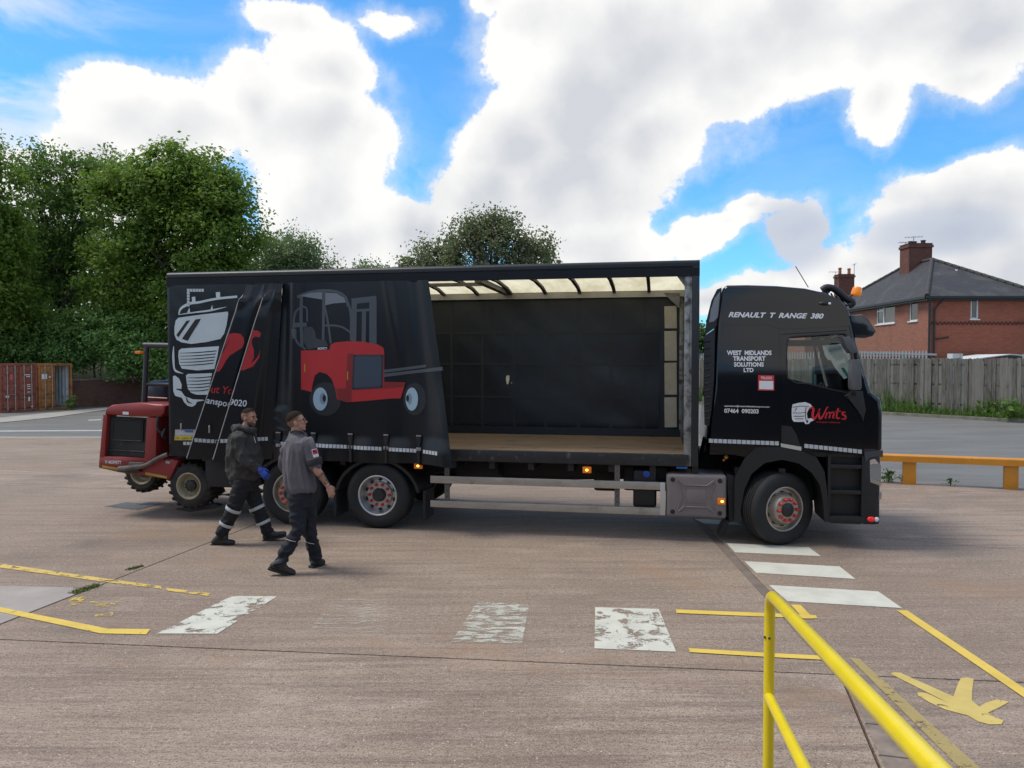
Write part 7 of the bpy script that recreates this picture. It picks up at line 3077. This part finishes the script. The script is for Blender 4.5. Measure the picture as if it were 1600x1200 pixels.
# ---- man in the hooded top
def man_hoodie():
    D = 10.04
    J = lambda x, y, dd=0.0: WD(*Z4(x, y), D + dd)
    yaw = R(-8)
    org = Vector((J(300, 600).x, D, 0))
    e = empty('person', org)
    tag(e, 'man in a charcoal hooded top and blue glove striding beside the folded curtain', 'person')
    hc = J(326, 190, -.02)
    fr = frame_of((math.cos(R(-14)), math.sin(R(-14)), -.02), (0, 0, 1))
    body = MB()
    HM = head_shapes(body, hc, fr, J(297, 268))
    # bare body under the clothes, arms, legs
    body.loft([ring(J(x, y), a, b_, yaw) for x, y, a, b_ in ((300, 262, .07, .07), (300, 300, .17, .11), (300, 400, .16, .15), (302, 500, .15, .15), (302, 560, .15, .13))])
    sh, el, wr = J(266, 312, -.20), J(296, 430, -.255), J(372, 478, -.20)
    sh2, el2, wr2 = J(296, 312, .20), J(262, 430, .26), J(300, 520, .25)
    body.capsule(sh, .05, el, .04)
    body.capsule(el, .04, wr, .028)
    body.capsule(sh2, .05, el2, .04)
    body.capsule(el2, .04, wr2, .028)
    hand_shapes(body, wr2, (.1, 0, -1), (.6, -.8, 0), -1, .6)
    hipn, knn, ann = J(284, 566, -.095), J(241, 700, -.125), J(172, 845, -.12)
    hipf, knf, anf = J(322, 566, .09), J(364, 692, .11), J(428, 834, .12)
    for h, k, a in ((hipn, knn, ann), (hipf, knf, anf)):
        body.capsule(h, .075, k, .05)
        body.capsule(k, .045, a, .024)
    body.capsule(ann, .022, J(185, 895, -.12), .022)
    body.capsule(anf, .022, J(452, 868, .12), .022)
    remesh(body, 'body', M_SKIN, e, org, .0045, 3)
    # hooded top
    top = MB()
    rows_ = [(297, 246, .085, .075), (294, 262, .125, .105), (290, 285, .185, .130), (292, 315, .215, .160), (296, 360, .215, .190), (298, 410, .205, .212), (299, 455, .200, .225), (300, 490, .198, .228), (301, 516, .190, .222), (302, 530, .180, .205), (302, 538, .170, .195)]
    top.loft([ring(J(x, y), a, b_, yaw) for x, y, a, b_ in rows_])
    top.capsule(sh, .088, el, .070)
    top.capsule(el, .070, wr, .050)
    top.ball(sh + Vector((0, .02, .01)), .092, 14)
    top.capsule(sh2, .088, el2, .070)
    top.capsule(el2, .070, wr2, .05)
    top.ball(sh2, .09, 14)
    # hood lying round the neck
    hood = [J(352, 268, -.06), J(318, 258, -.13), J(272, 246, -.12), J(246, 246, -.05), J(240, 250, .05), J(268, 248, .12), J(318, 258, .12), J(350, 268, .05)]
    for p, q in zip(hood, hood[1:]):
        top.capsule(p, .036, q, .036, 12)
    for p in (J(258, 262, -.07), J(252, 268, 0), J(262, 262, .07)):
        top.ball(p, (.06, .075, .05), 12)

    def cuffs(p):
        return .004 * math.sin(p.z * 150) * sstep(.16, .02, (p - (el + (wr - el) * .75)).length)
    hd = remesh(top, 'hooded_top', M_HOOD, e, org, .009, 5, noise_fold(.028, 7, 6.5, 3, cuffs))
    b = MB()
    b.tube([J(352, 300, -.08) - org, J(361, 335, -.085) - org], .004, 6)
    b.build('draw_cord', M_LETW, e)
    # trousers
    tr = MB()
    tr.loft([ring(J(x, y), a, b_, yaw) for x, y, a, b_ in ((302, 520, .170, .170), (303, 560, .185, .180), (303, 600, .180, .150))])
    for h, k, a in ((hipn, knn, ann), (hipf, knf, anf)):
        tr.capsule(h, .118, k, .090)
        tr.capsule(k, .090, a + (k - a) * .10, .077)
        tr.capsule(a + (k - a) * .14, .080, a - (k - a) * .04, .074)
    remesh(tr, 'trousers', M_NAVY, e, org, .009, 5, noise_fold(.018, 7, 13, 8))
    for (k, a, h) in ((knn, ann, hipn), (knf, anf, hipf)):
        band('reflective_band', k, a, .02, .135, .101, M_BANDR, e, org)
        band('reflective_band', k, a, .60, .71, .092, M_BANDR, e, org)
    # boots
    soles = []
    boot(e, org, soles, J(108, 918, -.12), J(243, 919, -.12), ann + Vector((0, 0, -.03)))
    boot(e, org, soles, J(404, 893, .12), J(538, 866, .12), anf + Vector((0, 0, -.02)))
    build_soles(soles, e, org)
    # blue glove
    g = MB()
    hand_shapes(g, J(384, 485, -.20), (J(428, 530, -.19) - J(384, 485, -.20)), (-.35, .9, -.25), 1, .42, 1.08)
    g.capsule(wr, .040, J(388, 488, -.20), .038)
    remesh(g, 'glove', M_GLOVE, e, org, .0035, 2)
    hair_piece('cropped_sides', hc, fr, e, org, M_FADE, lambda x, y: np.interp(x, [-.11, -.05, -.012, .012, .03, .05, .1], [-.055, -.05, -.005, .010, .012, .062, .075]), .985)
    hair_piece('hair', hc, fr, e, org, M_HAIR, lambda x, y: np.interp(x, [-.11, -.06, .02, .05, .1], [.045, .05, .058, .074, .082]), 1.01)
    # stubble round the jaw
    hb = Matrix.Translation(hc - org) @ fr
    b = MB()
    b.ball((.022, 0, -.045), (.0675, .0605, .0775), 30)
    b.ball((.060, 0, -.098), (.0255, .0295, .0215), 16)
    bmesh.ops.delete(b.bm, geom=[v for v in b.bm.verts if v.co.z > -.048 - .3 * max(0, v.co.x - .06) or v.co.x < -.005], context='VERTS')
    o = b.build('stubble', M_STUB, e)
    o.matrix_local = hb
    eyes(hc, fr, e, org)


# ---- man in the grey sweatshirt
def man_shirt():
    D = 8.68
    J = lambda x, y, dd=0.0: WD(*Z4(x, y), D + dd)
    yaw = R(30)
    org = Vector((J(600, 600).x, D, 0))
    e = empty('person', org)
    tag(e, 'man in glasses and grey sweatshirt looking up at the curtain as he walks', 'person')
    hc = J(594, 214)
    fr = frame_of((math.cos(R(14)), math.sin(R(14)), .20), (-.1, 0, 1))
    body = MB()
    head_shapes(body, hc, fr, J(594, 300))
    body.loft([ring(J(x, y), a, b_, yaw) for x, y, a, b_ in ((596, 290, .06, .06), (600, 335, .13, .07), (605, 420, .13, .08), (612, 540, .13, .08), (616, 640, .13, .09))])
    sh, el, wr = J(668, 335, -.14), J(704, 478, -.17), J(768, 574, -.12)
    sh2, el2, wr2 = J(538, 345, .16), J(524, 462, .24), J(560, 560, .32)
    body.capsule(sh + Vector((-.03, .02, -.03)), .04, el, .043)
    body.capsule(el, .045, el.lerp(wr, .35), .044)
    body.capsule(el.lerp(wr, .35), .044, wr, .027)
    body.capsule(sh2 + Vector((.03, 0, -.03)), .035, el2, .038)
    body.capsule(el2, .042, wr2, .027)
    hand_shapes(body, wr + (wr - el).normalized() * .015, J(796, 630, -.10) - wr, (-.55, .75, -.1), 1, .50)
    hand_shapes(body, wr2, (.3, .2, -1), (.6, -.8, 0), -1, .5)
    hipn, knn, ann = J(595, 640, -.05), J(604, 825, -.10), J(502, 1005, -.18)
    hipf, knf, anf = J(655, 640, .03), J(668, 850, .11), J(703, 990, .18)
    for h, k, a in ((hipn, knn, ann), (hipf, knf, anf)):
        body.capsule(h, .08, k, .05)
        body.capsule(k, .045, a, .024)
    body.capsule(ann, .022, J(512, 1050, -.18), .022)
    body.capsule(anf, .022, J(710, 1018, .20), .022)
    remesh(body, 'body', M_SKIN2, e, org, .0045, 3)
    top = MB()
    rows_ = [(592, 268, .085, .075), (592, 282, .098, .085), (596, 302, .165, .100), (602, 325, .205, .120), (604, 370, .215, .140), (602, 430, .210, .150), (606, 490, .205, .150), (612, 545, .205, .152), (617, 580, .205, .155), (619, 598, .195, .150), (620, 610, .180, .140)]
    top.loft([ring(J(x, y), a, b_, yaw) for x, y, a, b_ in rows_])
    top.capsule(sh + Vector((-.015, .01, -.02)), .076, el.lerp(sh, .16), .074)
    top.ball(sh + Vector((-.03, .03, -.01)), .078, 14)
    top.capsule(sh2 + Vector((.02, 0, -.02)), .074, el2, .066)
    top.capsule(el2, .064, wr2, .05)
    top.ball(sh2 + Vector((.03, 0, -.01)), .075, 14)
    # collar
    for p, q in zip([J(560, 284, -.05), J(580, 272, -.08), J(620, 276, -.06), J(646, 290, .0)], [J(580, 272, -.08), J(620, 276, -.06), J(646, 290, .0), J(630, 284, .07)]):
        top.capsule(p, .020, q, .020, 10)

    def fv(p):
        q = p - org
        return -.062 * abs(nz3(q.x * 9 + q.z * 1.8, q.y * 9, q.z * 1.7)) + .016 * nz3(q.x * 4, q.y * 4, q.z * 3 + 7) - .012 * abs(nz3(q.x * 18, q.y * 18, q.z * 6)) + .018
    remesh(top, 'sweatshirt', M_SHIRT, e, org, .008, 4, fv)
    band('cuff', el, sh, .10, .34, .083, M_CUFF, e, org)
    band('cuff_piping', el, sh, .34, .37, .085, M_SHIRT, e, org)
    # collar trim
    b = MB()
    b.tube([p - org for p in catmull([J(558, 275, -.07), J(580, 266, -.10), J(610, 268, -.09), J(640, 282, -.05)], 4)], .007, 6)
    b.build('collar_trim', M_CUFF, e)
    # badge on the sleeve
    ax = (el - sh).normalized()
    outv = Vector((.55, -.8, .1))
    outv = (outv - ax * outv.dot(ax)).normalized()
    sv = ax.cross(outv)
    pc = J(690, 394, -.235)
    pc = sh.lerp(el, .45) + outv * .098
    fm = Matrix.Translation(pc - org) @ Matrix((sv, -ax, outv)).transposed().to_4x4()
    b = MB()
    b.box(-.032, .032, -.045, .045, -.003, .003, .002, 1, fm)
    bd_ = b.build('sleeve_badge', mat('badge_white', (.65, .62, .62), .6), e)
    b = MB()
    b.box(-.028, .028, -.012, .040, .003, .0045, 0, 1, fm)
    b.build('badge_red', mat('badge_red', (.50, .03, .06), .6), bd_, ang=None)
    b = MB()
    b.tube([fm @ Vector(v) for v in ((-.018, -.004, .006), (.014, .028, .006))], .004, 5)
    b.tube([fm @ Vector(v) for v in ((-.006, .030, .006), (.016, .030, .006), (.016, .008, .006))], .004, 5)
    b.build('badge_arrow', mat('badge_dark', (.06, .01, .02), .6), bd_)
    # tattooed forearm
    m = bpy.data.materials.new('tattoo')
    m.use_nodes = True
    T = NT(m.node_tree)
    pb = m.node_tree.nodes['Principled BSDF']
    pb.inputs['Base Color'].default_value = (.055, .048, .045, 1)
    pb.inputs['Roughness'].default_value = .55
    co = T.node('ShaderNodeTexCoord').outputs['Object']
    tr_ = T.node('ShaderNodeBsdfTransparent')
    mx = T.node('ShaderNodeMixShader')
    T.put(mx.inputs[0], T.ramp(T.noise(co, 42.0, 5.0, .65, 1.2), .44, .56, 0, .75))
    T.l.new(tr_.outputs[0], mx.inputs[1])
    T.l.new(pb.outputs[0], mx.inputs[2])
    T.l.new(mx.outputs[0], m.node_tree.nodes['Material Output'].inputs[0])
    b = MB()
    q = (wr - el).to_track_quat('Z', 'Y').to_matrix().to_4x4()
    L = (wr - el).length
    b.lathe([(.0445, L * .32), (.0445, L * .38), (.040, L * .6), (.033, L * .8), (.029, L * .94)], Matrix.Translation(el - org) @ q, 24)
    b.build('tattoo', m, e, ang=180)
    band('bracelet', el, wr, .955, .985, .0295, mat('bracelet', (.5, .45, .4), .4, .5), e, org)
    # trousers
    tr = MB()
    tr.loft([ring(J(x, y), a, b_, yaw) for x, y, a, b_ in ((618, 590, .165, .130), (619, 625, .175, .140), (620, 690, .165, .130))])
    for h, k, a in ((hipn, knn, ann), (hipf, knf, anf)):
        tr.capsule(h, .108, k, .084)
        tr.capsule(k, .084, a + (k - a) * .08, .074)
        tr.capsule(a + (k - a) * .15, .080, a - (k - a) * .05, .074)

    def tf(p):
        q = p - org
        w = sstep(.75, .2, q.z)
        return -.042 * abs(nz3(q.x * 7, q.y * 7, q.z * 12)) * (.5 + w) + .006 * nz3(q.x * 14, q.y * 14, q.z * 17) + .005
    remesh(tr, 'trousers', M_NAVY2, e, org, .008, 4, tf)
    # side pockets' pale piping below the knees
    for k, a, dd in ((knn, ann, -.09), (knf, anf, .02)):
        c = k.lerp(a, .30)
        b = MB()
        b.tube([c + Vector((-.055, -.068, .012)) - org, c + Vector((.0, -.088, -.004)) - org, c + Vector((.05, -.066, -.018)) - org], .0045, 6)
        b.build('piping', M_BANDR, e)
    soles = []
    boot(e, org, soles, J(432, 1050, -.20), J(578, 1095, -.16), ann + Vector((0, 0, -.03)))
    boot(e, org, soles, J(672, 1043, .10), J(742, 1043, .26), anf + Vector((0, 0, -.02)))
    build_soles(soles, e, org)
    hair_piece('cropped_sides', hc, fr, e, org, M_FADE, lambda x, y: np.interp(x, [-.11, -.05, -.012, .012, .03, .05, .1], [-.062, -.055, -.005, .010, .014, .060, .075]), .985)
    hair_piece('hair', hc, fr, e, org, M_HAIR, lambda x, y: np.interp(x, [-.11, -.06, .0, .05, .1], [.005, .02, .045, .066, .075]), 1.012)
    eyes(hc, fr, e, org)
    hb = Matrix.Translation(hc - org) @ fr
    b = MB()
    for s in (-1, 1):
        b.tube([hb @ Vector((.101, s * .032 + .021 * math.cos(t), .003 + .016 * math.sin(t))) for t in [2 * math.pi * i / 14 for i in range(14)]], .0022, 6, closed=True)
        b.tube([hb @ Vector((.100, s * .053, .008)), hb @ Vector((.04, s * .074, .008)), hb @ Vector((-.015, s * .080, .004))], .0022, 6)
    b.tube([hb @ Vector((.102, -.011, .006)), hb @ Vector((.105, 0, .009)), hb @ Vector((.102, .011, .006))], .002, 6)
    b.build('glasses', mat('spectacle_frame', (.02, .02, .02), .3), e)


man_hoodie()
man_shirt()
